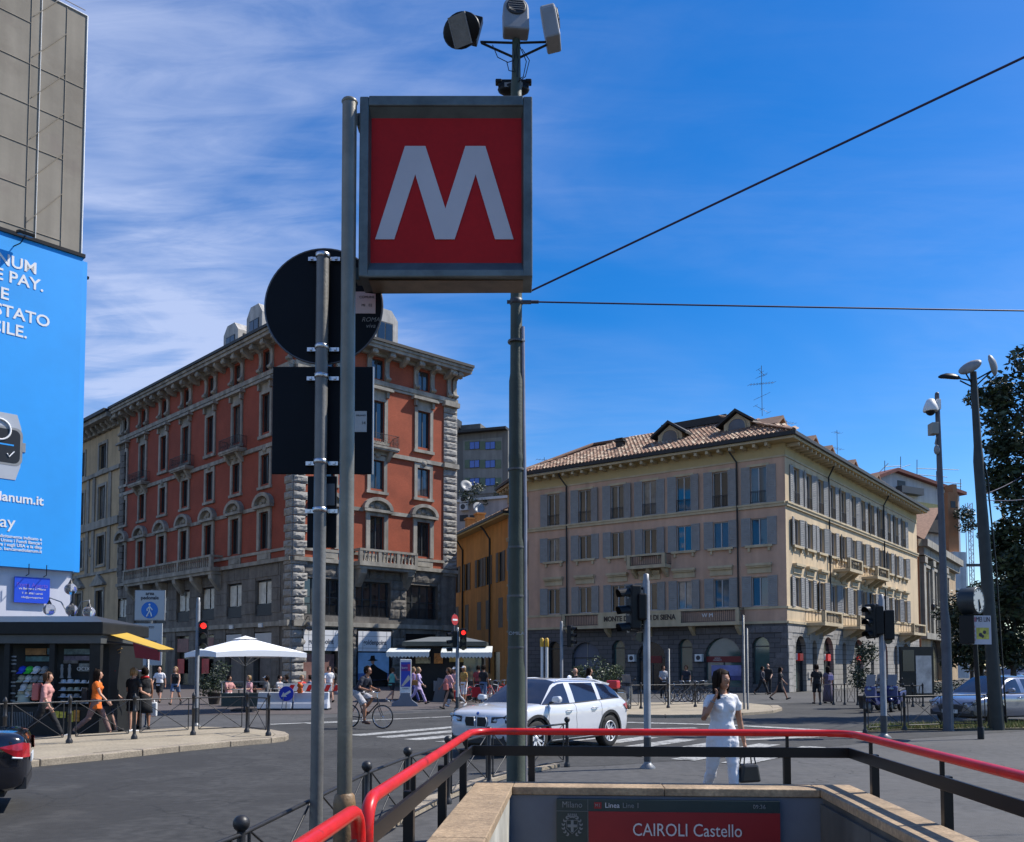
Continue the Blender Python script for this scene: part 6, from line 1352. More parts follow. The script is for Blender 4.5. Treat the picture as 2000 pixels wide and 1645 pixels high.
def wheel_obj(parent, x, y, r, side, nsp=5):
    w = MB().lathe([(r * .64, -.10), (r * .92, -.115), (r * .985, -.095), (r, -.06), (r, .06), (r * .985, .095), (r * .92, .115), (r * .64, .10)], 30, cap=False).build('wheel', M_TYRE, parent, (x, y, r), rot=(R(-90) * side, 0, 0))
    m = MB().lathe([(r * .66, .10), (r * .645, .108), (r * .60, .09), (r * .57, -.02), (0, -.03)], 28, cap=False); m.build('rim_well', M_PLAST, w)
    m = MB().ring((0, 0, .098), (0, 0, 1), r * .635, .014, 30, 6); m.lathe([(.055, .0), (.06, .06), (.05, .085), (0, .09)], 14)
    for i in range(nsp):
        for q in (-.16, .16):
            a = 2 * PI * i / nsp; d = Vector((math.cos(a + q * .9), math.sin(a + q * .9), 0)); e = Vector((math.cos(a + q * 1.6), math.sin(a + q * 1.6), 0)); t = Vector((-math.sin(a), math.cos(a), 0)) * .021
            p0, p1 = d * .05 + Vector((0, 0, .07)), e * r * .63 + Vector((0, 0, .09))
            m.face([p0 - t, p1 - t, p1 + t, p0 + t]); m.face([p0 - t, p0 - t - Vector((0, 0, .05)), p1 - t - Vector((0, 0, .05)), p1 - t]); m.face([p0 + t, p1 + t, p1 + t - Vector((0, 0, .05)), p0 + t - Vector((0, 0, .05))])
    m.build('rim', M_RIM, w); return w
def car(label, loc, fwd, paint, K, kind='suv', name='car', detail=True, plate='', group=None):
    t = thing(name, label, 'car', loc, math.atan2(fwd[1], fwd[0]), group)
    st = K['st']; xs = [s[0] for s in st]; sec = [(.86, 0), (.955, .05), (.985, .2), (1.0, .42), (.985, .60), (.995, .74), (.965, .90), (.90, .975), (.78, 1.0), (.4, 1.012), (0, 1.016)]
    def S(x, i):
        zb, zt, w = (crv(x, xs, [s[j] for s in st]) for j in (1, 2, 3)); f = sec[i]; return (f[0] * w, zb + (zt - zb) * f[1])
    nx = 44; X = [xs[0] + (xs[-1] - xs[0]) * (.5 - .5 * math.cos(PI * (i / nx))) for i in range(nx + 1)]
    mb = MB(); ns = len(sec); V = []
    for x in X:
        row = [(x, *S(x, i)) for i in range(ns)]; V.append([(a, b, c) for a, b, c in row] + [(a, -b, c) for a, b, c in row[-2::-1]])
    m = len(V[0]); mb.v = [p for r in V for p in r]
    for i in range(nx):
        for j in range(m):
            j2 = (j + 1) % m; mb.f.append((i * m + j, i * m + j2, (i + 1) * m + j2, (i + 1) * m + j)); mb.m.append(0); mb.s.append(True)
    for i, fl in ((0, 1), (nx, 0)): q = tuple(range(i * m, i * m + m)); mb.f.append(q[::-1] if fl else q); mb.m.append(0); mb.s.append(True)
    body = mb.build('body', paint, t)
    # wheel arches cut out
    for wx in K['wb']:
        for s in (-1, 1):
            c = MB().tube([(wx, s * .55, K['r'] + .015), (wx, s * 1.2, K['r'] + .015)], K['r'] + .07, 26).build('cutter', M_PLAST, t); bo = body.modifiers.new('b', 'BOOLEAN'); bo.object = c; bo.operation = 'DIFFERENCE'; bo.solver = 'EXACT'
    bpy.context.view_layer.update(); me = bpy.data.meshes.new_from_object(body.evaluated_get(bpy.context.evaluated_depsgraph_get())); body.modifiers.clear(); body.data = me
    for o in [o for o in t.children if o.name.startswith('cutter')]: bpy.data.objects.remove(o, do_unlink=True)
    body.data.polygons.foreach_set('use_smooth', [True] * len(body.data.polygons))
    try: body.data.set_sharp_from_angle(angle=R(38))
    except Exception: pass
    MB().box(xs[0] + .25, xs[-1] - .3, -.62, .62, .2, .5).build('underbody', M_PLAST, t)
    for wx in K['wb']:
        for s in (-1, 1):
            y = S(wx, 3)[0]; wheel_obj(t, wx, s * (y - .115), K['r'], s)
            if K['clad'] and detail:
                r0, r1 = K['r'] + .055, K['r'] + .115; c = MB(); n = 18
                for i in range(n):
                    a0, a1 = R(-12 + 204 * i / n), R(-12 + 204 * (i + 1) / n)
                    p = [(wx + math.cos(a) * r, K['r'] + .015 + math.sin(a) * r) for a, r in ((a0, r0), (a1, r0), (a1, r1), (a0, r1))]
                    yy = lambda x: S(max(xs[0] + .1, min(xs[-1] - .1, x)), 3)[0]
                    q = [(u, s * (yy(u) + .014), v) for u, v in p]; q2 = [(u, s * (yy(u) - .06), v) for u, v in p]; c.face(q, 0, False)
                    for k2 in range(4): c.face([q[k2], q[(k2 + 1) % 4], q2[(k2 + 1) % 4], q2[k2]])
                c.build('arch_cladding', M_PLAST, t)
    # greenhouse
    def bz(x): zb, zt, w = (crv(x, xs, [s[j] for s in st]) for j in (1, 2, 3)); return zt - .02, w
    H_ = K['roof']; gl = MB(); sh = MB(); rows = []
    for (x, h, g) in K['gh']:
        z0, w = bz(x); z1 = z0 + (H_ - z0) * h; zt = z0 + (z1 - z0) * .86; yb = w * .90; yt = yb - (yb - w * .70) * (.55 + .45 * h) if h > 0 else yb - .02; yr = yt - .055 * h - .01
        rows.append([(x, yb, z0), (x, yb - (yb - yt) * .45, z0 + (zt - z0) * .5), (x, yt, zt), (x, yr, z1 - .02 * h), (x, yr * .6, z1 + .025 * h), (x, 0, z1 + .035 * h)])
    gh = K['gh']; n = len(gh)
    for i in range(n - 1):
        g = gh[i][2] == 1 and gh[i + 1][2] == 1 or i in (1, ) or i == n - 2 or (i == 2 and K is SUV); front = i >= n - 3 and gh[i + 1][1] < .97 and i >= n - 3; rear = i < (2 if K is SUV else 2)
        for s in (1, -1):
            A = [(p[0], p[1] * s, p[2]) for p in rows[i]]; B_ = [(p[0], p[1] * s, p[2]) for p in rows[i + 1]]
            for j in range(5):
                f = [A[j], B_[j], B_[j + 1], A[j + 1]]
                if j < 2: (gl if g else sh).face(f, 0, True)
                elif j == 2: sh.face(f, 0, True)
                else: (gl if (front and i >= n - 3) or rear else sh).face(f, 0, True)
    def weld(o):
        b = bmesh.new(); b.from_mesh(o.data); bmesh.ops.remove_doubles(b, verts=b.verts, dist=1e-4); bmesh.ops.recalc_face_normals(b, faces=b.faces); b.to_mesh(o.data); b.free()
    weld(sh.build('cabin_shell', paint, t)); weld(gl.build('windows', M_CARGL, t, fix=False))
    if not detail: return t
    # seams, handles, mirrors, lamps
    sm = MB()
    for s in (1, -1):
        for x in ([.98, .0, -.98] if K is SUV else [1.02, .02, -.92]):
            sm.tube([(x - (.12 if x < -.5 and i < 4 else 0), s * (S(x, i)[0] - .002), S(x, i)[1]) for i in range(1, 8)], .006, 4)
        for i, rr in ((7, .006),): sm.tube([(x, s * (S(x, 7)[0] + .0), S(x, 7)[1] + .012) for x in [-1.8 + .15 * k2 for k2 in range(20)]], .008, 4)
    sm.build('door_seams', M_PLAST, t)
    for s in (1, -1):
        for x in (.16, -.80): MB().tube([(x, s * (S(x, 5)[0] + .005), S(x, 5)[1] + .055), (x + .05, s * (S(x, 5)[0] + .03), S(x, 5)[1] + .06), (x + .17, s * (S(x, 5)[0] + .03), S(x, 5)[1] + .06), (x + .22, s * (S(x, 5)[0] + .005), S(x, 5)[1] + .055)], .016, 6).build('door_handle', paint, t)
        x, (z0, w) = .86, bz(.86); mr = MB().prism([(s * (w - .0), z0 + .06), (s * (w + .2), z0 + .05), (s * (w + .215), z0 + .13), (s * (w + .17), z0 + .185), (s * (w + .02), z0 + .165)], 'x', x - .05, x + .07).build('wing_mirror', paint, t, bevel=.025); MB().tube([(x + .02, s * (w * .92), z0 + .03), (x, s * (w + .03), z0 + .07)], .03, 6).build('mirror_stem', M_PLAST, mr); MB().box(x - .056, x - .051, s * (w + .03), s * (w + .19), z0 + .07, z0 + .15).build('mirror_glass', M_CARGL, mr)
        # lower sill
        if K['clad']: MB().prism([(wx_, z) for wx_, z in ((-.92, .27), (.95, .26), (.93, .40), (-.90, .41))], 'y', s * .87, s * (S(0, 2)[0] + .012)).build('sill_cladding', M_PLAST, t); MB().tube([(-.9, s * .90, .30), (.92, s * .90, .29)], .022, 6).build('sill_strip', M_RIM, t)
        # tail lamp wraps the corner
        zt_ = .99 if K is SUV else .90; xr = xs[0]; tl = MB()
        def Y(x, z):
            q = [S(x, i) for i in range(9)]
            for i in range(8):
                if q[i][1] <= z <= q[i + 1][1]: return q[i][0] + (q[i + 1][0] - q[i][0]) * (z - q[i][1]) / max(1e-6, q[i + 1][1] - q[i][1])
            return q[8][0]
        tx = [xr + .05 + .055 * i for i in range(6)]; zb_ = lambda i: zt_ - .19 + (.0 if i < 2 else .035 * (i - 1)); zu_ = lambda i: zt_ - .01 * i
        for i in range(5):
            for f0, f1 in ((0, .5), (.5, 1)):
                pt = lambda j, f: (tx[j], s * (Y(tx[j], zb_(j) + (zu_(j) - zb_(j)) * f) + .016), zb_(j) + (zu_(j) - zb_(j)) * f)
                tl.face([pt(i, f0), pt(i + 1, f0), pt(i + 1, f1), pt(i, f1)], 0, True)
        ya, yb_ = Y(tx[0], zt_ - .19) + .016, Y(tx[0], zt_) + .016
        tl.face([(tx[0], s * ya, zt_ - .19), (tx[0], s * yb_, zt_), (xr - .02, s * (yb_ - .10), zt_ - .02), (xr - .03, s * (ya - .10), zt_ - .19)]); tl.face([(xr - .03, s * (ya - .10), zt_ - .19), (xr - .02, s * (yb_ - .10), zt_ - .02), (xr - .025, s * .48, zt_ - .04), (xr - .03, s * .48, zt_ - .17)])
        o = tl.build('tail_light', M_TAIL, t); MB().tube([(tx[0], s * (ya + .005), zt_ - .20), (tx[2], s * (Y(tx[2], zt_ - .2) + .022), zt_ - .185)], .014, 5).build('reflector', M_PLATE, o)
        # head lamp
        xf = xs[-1]; zh = (.83 if K is SUV else .70); hl = MB(); pts = []
        for x in (xf - .06, xf - .14, xf - .24, xf - .40): 
            y, z = S(x, 5); y2, z2 = S(x, 7); pts.append(((x + .012, s * (y + .004), z - .01), (x + .008, s * (y2 + .006), z2 + .004)))
        for i in range(3): hl.face([pts[i][0], pts[i + 1][0], pts[i + 1][1], pts[i][1]], 0, True)
        inn = (xf + .0, s * .36); hl.face([pts[0][0], pts[0][1], (xf - .005, s * .40, S(xf - .06, 7)[1] - .01), (xf + .015, s * .40, S(xf - .06, 5)[1] - .01)])
        o = hl.build('headlight', M_PLAST, t)
        for q, x in enumerate((xf - .02, xf - .09)): MB().ball((x + .005, s * (S(x, 6)[0] - .0 if q else .50), (S(x, 6)[1])), (.03, .062, .05), 10, 6).build('lamp_unit', M_HEADL, o)
    xf = xs[-1]
    if K is SUV:
        for s in (1, -1):
            g = MB().prism([(s * y, z) for y, z in ((.03, .60), (.26, .60), (.30, .70), (.27, .80), (.04, .80))], 'x', xf - .12, xf + .022).build('grille', M_PLAST, t)
            for i in range(7): MB().box(xf + .020, xf + .032, s * (.06 + .032 * i) - .003, s * (.06 + .032 * i) + .003, .615, .79).build('grille_slat', M_DARKGREY, g)
            MB().tube([(xf + .024, s * y, z) for y, z in ((.03, .60), (.26, .60), (.30, .70), (.27, .80), (.04, .80), (.03, .60))], .009, 5).build('grille_rim', M_RIM, g)
        MB().lathe([(.036, 0), (.036, .008), (0, .01)], 16).build('bonnet_badge', pm('badge_blue', (.05, .12, .4), .3, .6, 30), t, (xf - .045, 0, .865), rot=(0, R(62), 0))
        for s in (1, -1): MB().tube([(.38, s * .62, 1.50), (.2, s * .625, 1.535), (-.5, s * .63, 1.545), (-1.1, s * .61, 1.505), (-1.4, s * .60, 1.43)], .017, 6).build('roof_rail', paint, t)
        MB().prism([(-1.45, 1.42), (-1.82, 1.37), (-1.86, 1.41), (-1.3, 1.505)], 'y', -.53, .53).build('roof_spoiler', paint, t); MB().ball((-1.0, 0, 1.56), (.09, .03, .05), 8, 5).build('roof_fin', paint, t)
    else:
        MB().prism([(y, z) for y, z in ((-.35, .40), (.35, .40), (.42, .56), (.2, .60), (-.2, .60), (-.42, .56))], 'x', xf - .12, xf + .012).build('grille', M_PLAST, t)
    MB().box(xf - .2, xf - .02, -.70, .70, .27, .44).build('lower_intake', M_PLAST, t)
    for x, dx in ((xf + .035, .012), (xs[0] - .02, -.012)):
        pz = (.50 if x > 0 else .68) if K is SUV else (.40 if x > 0 else .66); p = MB().box(min(x, x + dx), max(x, x + dx), -.26, .26, pz - .055, pz + .055).build('number_plate', M_PLATE, t)
        if plate and x > 0: text(plate, .09, M_INK, p, (x + dx + .004, 0, pz), rot=(R(90), 0, R(90)), ext=.001)
    MB().box(xs[0] + .0, xs[0] + .3, -.72, .72, .30, .45).build('rear_valance', M_PLAST, t); return t
M_CW = pm('paint_white', (.62, .63, .66), .25, .03, 1, coat=1.0); M_CB = pm('paint_black', (.006, .007, .012), .15, .1, 1, coat=1.0); M_CS = pm('paint_silver_blue', (.19, .21, .27), .24, .05, 1, metal=.45, coat=1.0); M_CG = pm('paint_grey', (.10, .105, .11), .25, .05, 1, coat=.8)
fw = gr(1040, 1477) ; rwp = gr(1190, 1457.5); hdg = (fw - rwp).normalized(); lft = Vector((-hdg.y, hdg.x, 0)); mid = (fw + rwp) / 2 - lft * .80 - hdg * .02; rs_ = .97
car('white compact SUV crossing the zebra stripes behind the red handrail', mid, hdg, M_CW, SUV, plate='FD 438 LG').scale = (.97, .97, .97)
car('black saloon leaving the picture with its red tail light lit by the sun', Vector((-8.185, 10.485, 0)), Vector((-.90, -.44, 0)), M_CB, SED).scale = (.95, .95, .95)
car('silver blue saloon waiting behind the grass strip', gr(1900, 1417) + Vector((1.55, 1.45, 0)), Vector((-.88, -.47, 0)), M_CS, SED, plate='FL 621 RT')
for i, (px, d, pt, lb, K_) in enumerate(((1945, 92, M_CG, 'dark grey parked car in the shade of the far trees', SED), (1985, 88, M_CG, 'dark parked people carrier under the far trees', SUV), (1963, 78, M_CS, 'silver parked car half hidden behind the thick dark pole', SED))):
    car(lb, Vector((xat(px, d), d, 0)), Vector((-.2, -1, 0)), pt, K_, detail=False, group='cars parked under the far trees')

# ------------------------------------------------------------------ bicycles and scooters (forward = +Y)
M_SADD = pm('saddle', (.02, .018, .017), .6, .2, 8); M_CHROME = pm('chrome', (.6, .6, .62), .18, .05, 8, metal=1)
def bike(label, loc, fwd, paint, guard=None, name='bicycle', basket=False, group=None):
    t = thing(name, label, 'bicycle', loc, math.atan2(fwd[1], fwd[0]) - PI / 2, group); r = .335
    for y in (-.52, .53):
        w = MB().ring((0, 0, 0), (1, 0, 0), r - .018, .018, 36, 6).build('wheel', M_TYRE, t, (0, y, r)); m = MB().ring((0, 0, 0), (1, 0, 0), r - .042, .009, 36, 5).build('rim', M_CHROME, w)
        s = MB()
        for i in range(18): a = 2 * PI * i / 18; s.tube([(.02 * (-1) ** i, 0, 0), (0, math.cos(a) * (r - .045), math.sin(a) * (r - .045))], .0022, 3)
        s.tube([(-.05, 0, 0), (.05, 0, 0)], .02, 8); s.build('spokes', M_CHROME, w)
        if guard: MB().ring((0, 0, 0), (1, 0, 0), r + .03, .022, 18, 4, 0, R(-20), R(150)).build('mudguard', guard, w)
    bb = Vector((0, -.06, .29)); se = Vector((0, -.22, .78)); hd_ = Vector((0, .36, .86)); hl = Vector((0, .39, .72)); f = MB()
    for a, b, q in ((bb, se, .017), (se, hd_, .016), (bb, hl, .019), ((hl), hd_, .02)): f.tube([a, b], q, 7)
    for s in (-.05, .05): f.tube([bb + Vector((s * .6, 0, 0)), (s, -.52, r)], .010, 5).tube([se + Vector((s * .3, 0, 0)), (s, -.52, r)], .009, 5).tube([hl + Vector((s * .8, .01, 0)), hl + Vector((s, .03, -.15)), (s, .53, r)], .012, 5)
    f.build('frame', paint, t)
    MB().tube([se, (0, -.255, .94)], .013, 6).build('seat_post', M_CHROME, t); MB().ball((0, -.27, .97), (.085, .14, .035), 12, 6).ball((0, -.15, .968), (.035, .11, .025), 10, 5).build('saddle', M_SADD, t)
    h = MB(); h.tube([hd_, (0, .345, .98)], .014, 6).tube([(-.27, .24, 1.03), (-.2, .34, 1.03), (-.06, .37, 1.0), (.06, .37, 1.0), (.2, .34, 1.03), (.27, .24, 1.03)], .012, 6); hb = h.build('handlebar', M_CHROME, t)
    for s in (-1, 1): MB().tube([(s * .27, .24, 1.03), (s * .285, .13, 1.02)], .018, 7).build('grip', M_SADD, hb)
    c = MB().ring((.05, -.06, .29), (1, 0, 0), .085, .008, 20, 4); c.tube([(-.06, -.06, .29), (.06, -.06, .29)], .018, 7)
    for s in (1, -1): c.tube([(s * .06, -.06, .29), (s * .075, -.06 + s * .09, .29 - s * .14)], .012, 5).box(s * .12 - .045, s * .12 + .045, -.06 + s * .09 - .03, -.06 + s * .09 + .03, .28 - s * .14, .30 - s * .14)
    c.build('crankset', M_CHROME, t)
    MB().tube([(.05, -.06, .37), (.05, -.52, r + .04)], .005, 4).tube([(.05, -.06, .21), (.05, -.52, r - .04)], .005, 4).build('chain', M_IRON, t)
    if basket: 
        b = MB().box(-.17, .17, .48, .74, .80, .82)
        for x in (-.17, .17): b.box(x - .006, x + .006, .48, .74, .8, 1.02)
        for y in (.48, .74): b.box(-.17, .17, y - .006, y + .006, .8, 1.02)
        b.build('basket', M_IRON, t)
    return t
M_BKR = pm('bike_red', (.45, .02, .03), .35, .1, 5); M_BKK = pm('bike_black', (.015, .015, .017), .35, .1, 5); M_BKW = pm('bike_white', (.5, .5, .5), .4, .1, 5)
bl_ = gr(752, 1426.5); br_ = gr(678, 1421); bf = Vector((.94, -.34, 0)); BM = (bl_ + br_) / 2; BM.z = .012
bike('black city bicycle ridden over the crossing by the man in navy', BM, bf, M_BKK)
BIKES = [(905, 1371, -.6, M_BKR, True), (922, 1368, -.4, M_BKR, True), (938, 1371, -.5, M_BKW, True), (952, 1366, -.3, M_BKR, True), (968, 1370, -.55, M_BKW, True), (981, 1368, -.4, M_BKR, True)]
bl0 = ['red hire bicycle closest to the awning kiosk', 'red hire bicycle behind the traffic light', 'pale bicycle among the red ones', 'second red bicycle before the orange house', 'white bicycle next to the green pole', 'last red bicycle beside the green pole']
for (px, py, a, pt, g), lb in zip(BIKES, bl0): bike(lb, gr(px, py), (math.sin(a), -math.cos(a)), pt, M_BKR, basket=True, group='bicycles parked by the side street')
for i, (px, py) in enumerate(((1325, 1373), (1339, 1372), (1353, 1373), (1366, 1371))):
    bike(('dark bicycle in the bank rack nearest the camera post', 'dark bicycle second in the bank rack', 'dark bicycle third in the bank rack', 'dark bicycle at the eastern end of the bank rack')[i], gr(px, py), (.7, -.7), M_BKK, basket=i % 2 == 0, group='bicycles parked before the bank')
def scooter(label, loc, fwd, paint, box=None, name='scooter', screen=True, group=None):
    t = thing(name, label, 'scooter', loc, math.atan2(fwd[1], fwd[0]) - PI / 2, group); r = .25
    for y in (-.62, .66): w = MB().ring((0, 0, 0), (1, 0, 0), r - .06, .06, 24, 8).build('wheel', M_TYRE, t, (0, y, r)); MB().lathe([(0, -.03), (.13, -.03), (.13, .03), (0, .03)], 14).build('rim', M_GREYBOX, w, rot=(0, R(90), 0))
    MB().prism([(-.95, .62), (-.55, .42), (-.1, .34), (.2, .28), (.42, .3), (.46, .9), (.36, .98), (.28, .5), (.05, .40), (-.05, .72), (-.3, .78), (-.98, .80)], 'x', -.17, .17).build('body', paint, t, bevel=.03)
    MB().prism([(.44, .35), (.62, .55), (.58, .95), (.44, 1.0)], 'x', -.2, .2).build('front_shield', paint, t, bevel=.03); MB().ball((0, .66, .47), (.1, .24, .09), 12, 6).build('front_mudguard', paint, t)
    MB().prism([(-.95, .80), (-.05, .74), (-.02, .80), (-.3, .86), (-.95, .90)], 'x', -.15, .15).build('seat', M_SADD, t, bevel=.03)
    MB().tube([(-.33, .38, 1.05), (-.1, .45, 1.08), (.1, .45, 1.08), (.33, .38, 1.05)], .02, 6).tube([(0, .45, 1.05), (0, .66, .25)], .03, 6).build('handlebar', M_IRON, t)
    MB().ball((0, .60, .88), (.09, .05, .07), 10, 6).build('headlight', M_HEADL, t); MB().box(-.12, .12, -1.0, -.94, .70, .77).build('tail_light', M_TAIL, t)
    for s in (-1, 1): MB().tube([(s * .22, .42, 1.08), (s * .3, .44, 1.22)], .008, 5).ball((s * .32, .44, 1.25), (.06, .02, .045), 8, 5).build('mirror', M_IRON, t)
    if screen: MB().prism([(.52, 1.0), (.54, 1.0), (.40, 1.42), (.38, 1.42)], 'x', -.17, .17).build('windscreen', pm('screen_grey', (.16, .17, .19), .1, .1, 3), t, bevel=.01)
    if box: MB().box(-.21, .21, -1.2, -.8, .92, 1.22).build('top_box', box, t, bevel=.05)
    MB().tube([(.1, -.1, .35), (.16, .05, .02)], .012, 5).build('stand', M_IRON, t); return t
scooter('grey motor scooter with a red top box and tall windscreen behind the white car', gr(1216, 1392), (.45, .9), M_CG, M_CW and pm('topbox_red', (.45, .02, .03), .3, .1, 3))
scooter('dark blue motor scooter nearest the traffic light before the cream facade', gr(1712, 1392), (-.7, -.7), pm('scooter_blue', (.02, .03, .14), .3, .1, 3), M_IRON, group='scooters parked by the cream facade')
scooter('second blue motor scooter on the far side of the traffic light', gr(1750, 1390), (-.6, -.8), MATS['scooter_blue'], None, group='scooters parked by the cream facade')
scooter('black motor scooter between the two blue ones', gr(1733, 1387), (-.75, -.6), M_BKK, None, group='scooters parked by the cream facade')
# ------------------------------------------------------------------ kiosks, parasol, barrier, totem
kp = gr(100, 1437); KD = kp.y; kx = lambda px: xat(px, KD); kz = lambda py: zat(py, KD)
ki = thing('hat_kiosk', 'dark metal newsstand kiosk with glazed shelves of hats and sunglasses', 'kiosk', (kx(0), KD, 0))
M_KIO = pm('kiosk_metal', (.018, .019, .019), .55, .2, 3, spec=.25); x0, x1 = -1.6, kx(198) - kx(0); zt = kz(1240)
MB().box(x0, x1, .55, 2.6, .0, zt - .05).build('back_wall', M_KIO, ki)
m = MB(); m.box(x0, x1, 0, .55, 0, .72)
for u in (-1.6, -.05 + kx(14) - kx(0), kx(98) - kx(0), x1 - .28): m.box(u, u + (.14 if u < x1 - .3 else .28), 0, .16, .72, zt)
m.build('frame', M_KIO, ki, bevel=.01)
MB().box(x0 - .1, x1 + .12, -.15, 2.7, zt, zt + .32).build('fascia', M_KIO, ki, bevel=.03); MB().box(x0 - .05, x1 + .03, -.06, 2.6, zt - .22, zt - .002).build('lintel_band', pm('kiosk_grey', (.07, .075, .075), .5, .15, 3), ki)
rf = MB(); a, b = x0 - .1, x1 + .1; zr = zt + .32; rf.face([(a, -.15, zr), (b, -.15, zr), (b - .8, 1.2, zr + .22), (a + .8, 1.2, zr + .22)]).face([(b, -.15, zr), (b, 2.7, zr), (b - .8, 1.2, zr + .22)]).face([(b, 2.7, zr), (a, 2.7, zr), (a + .8, 1.2, zr + .22), (b - .8, 1.2, zr + .22)]); rf.build('roof', pm('kiosk_roof', (.045, .047, .05), .4, .2, 3), ki)
MB().box(x0, x1, .5, .545, .72, zt - .2).build('shelf_back', pm('shelf_dark', (.02, .022, .022), .8, .3, 3), ki)  # dark back panel behind the shelves
rk = random.Random(8)
u0, u1, u2, u3 = kx(30) - kx(0), kx(94) - kx(0), kx(107) - kx(0), kx(176) - kx(0)
MB().box(kx(34) - kx(0), kx(75) - kx(0), .42, .49, kz(1279), kz(1266)).build('poster', pm('poster_brown', (.30, .15, .05), .6, .5, 6), ki)
for (pa, pb, ya, yb_, c) in ((76, 95, 1278, 1266, (.06, .12, .15)), (34, 94, 1292, 1282, (.06, .15, .15)), (110, 176, 1278, 1267, (.10, .16, .17)), (110, 176, 1290, 1281, (.12, .10, .14)), (140, 174, 1312, 1296, (.18, .2, .19)), (109, 138, 1296, 1290, (.15, .14, .13))):
    MB().box(kx(pa) - kx(0), kx(pb) - kx(0), .44, .49, kz(ya), kz(yb_)).build('magazine_row', pm('mag_%d' % int(pa + ya), c, .5, .6, 7), ki)
text('OCIX', .14, M_WHITE, ki, (kx(150) - kx(0), .42, kz(1307)))
def hat(parent, p, m, s=1.0, tilt=0): return MB().lathe([(.17 * s, 0), (.172 * s, .012), (.10 * s, .022), (.095 * s, .09 * s), (.07 * s, .125 * s), (0, .13 * s)], 14).build('hat', m, parent, p, rot=(tilt, 0, 0))
def cap(parent, p, m): return MB().ball((0, 0, .05), (.10, .11, .08), 12, 7).box(-.07, .07, -.2, -.07, .02, .035).build('cap', m, parent, p, rot=(R(25), 0, 0))
cm = [pm('cap_' + n_, c, .7, .1, 5) for n_, c in (('blue', (.02, .06, .55)), ('green', (.05, .5, .05)), ('white', (.6, .6, .6)), ('straw', (.45, .42, .30)), ('grey', (.28, .28, .27)))]
for i, (px, c) in enumerate(((38, 0), (52, 1), (66, 2), (82, 4))): cap(ki, (kx(px) - kx(0), .25, kz(1311)), cm[c])
for j, py in enumerate((1328, 1345, 1357)):
    for i in range(4): 
        if rk.random() < .85: cap(ki, (kx(36 + i * 14 + (j % 2) * 5) - kx(0), .28, kz(py)), cm[rk.choice((2, 4, 4, 3))])
hat(ki, (kx(43) - kx(0), .2, kz(1372)), cm[3], 1.5); hat(ki, (kx(80) - kx(0), .3, kz(1374)), cm[4], 1.0)
for j, py in enumerate((1334, 1349, 1362, 1374)):
    MB().box(u2, u3, .2, .5, kz(py) - .03, kz(py) - .012).build('shelf', M_KIO, ki)
    for i in range(5): hat(ki, (u2 + .12 + i * (u3 - u2 - .2) / 4.0, .3, kz(py) - .012), cm[rk.choice((2, 3, 4, 2))], rk.uniform(.6, .8))
for px in (112, 127): MB().lathe([(.05, 0), (.03, .1), (.045, .25), (.03, .28), (.035, .34), (0, .37)], 10).build('head_stand', cm[4], ki, (kx(px) - kx(0), .3, kz(1325)))
for i in range(14): MB().box(kx(22) - kx(0) - .03, kx(29) - kx(0), .1, .14, kz(1284 + i * 7.2), kz(1281 + i * 7.2)).build('sunglasses', rk.choice((M_IRON, cm[4], M_GREYBOX)), ki)
for (pa, pb, ya, yb_, c) in ((108, 121, 1402, 1389, 'y'), (123, 134, 1402, 1390, 'y'), (139, 149, 1410, 1389, 'y'), (150, 161, 1409, 1387, 'o')): MB().box(kx(pa) - kx(0), kx(pb) - kx(0), -.03, -.005, kz(ya), kz(yb_)).build('newspaper_bill', pm('bill_' + c, (.62, .50, .06) if c == 'y' else (.55, .25, .04), .6, .5, 12), ki)
for i in range(18): MB().box(kx(16 + i * 3.1) - kx(0), kx(16.6 + i * 3.1) - kx(0), -.02, -.004, .2, .6).build('grille_bar', M_GREYBOX, ki)
# rotating stand with postcards and straw hats by the kiosk corner
dk = thing('display_stand', 'postcard and sunglasses rack with straw hats at the kiosk corner', 'display stand', gr(212, 1430)); Dd = dk.location.y
MB().tube([(0, 0, 0), (0, 0, 2.2)], .03, 6).lathe([(.3, 0), (.3, .03), (.03, .05)], 14).build('stem', M_IRON, dk)
for j in range(13):
    for s in (-1, 1): MB().box(s * .13 - .1, s * .13 + .1, -.12, -.09, .75 + j * .10, .81 + j * .10).build('postcard_row', rk.choice((cm[2], cm[4], M_IRON)), dk)
for i in range(3): hat(dk, (.02 + .03 * i, -.1, 2.02 + .09 * i), pm('hat_straw', (.42, .26, .09), .8, .2, 8), 1.5, R(12))
aw = thing('yellow_awning', 'yellow folding awning with dark red valance on the side of the hat kiosk', 'awning', (kx(198), KD + .3, 0)); zA = zat(1237, KD); wA = kx(305) - kx(198)
m = MB(); m.face([(0, 0, zA), (0, .95, zA + .10), (wA, .95, zA - .38), (wA, 0, zA - .42)]).face([(0, 0, zA - .015), (0, .95, zA + .085), (wA, .95, zA - .395), (wA, 0, zA - .435)]); m.build('canvas', pm('canvas_yellow', (.50, .31, .035), .7, .08, 2), aw)
MB().prism([(wA * .5, zA - .23), (wA, zA - .45), (wA, zA - .70), (wA * .55, zA - .62)], 'y', -.02, .0).build('valance', pm('valance_red', (.16, .01, .02), .7, .1, 3), aw); MB().box(wA - .04, wA, -.05, .55, zA - .47, zA - .41).tube([(0, 0, zA - .2), (wA * .5, .1, zA - .3), (wA, .0, zA - .45)], .025, 5).build('arm', M_IRON, aw)
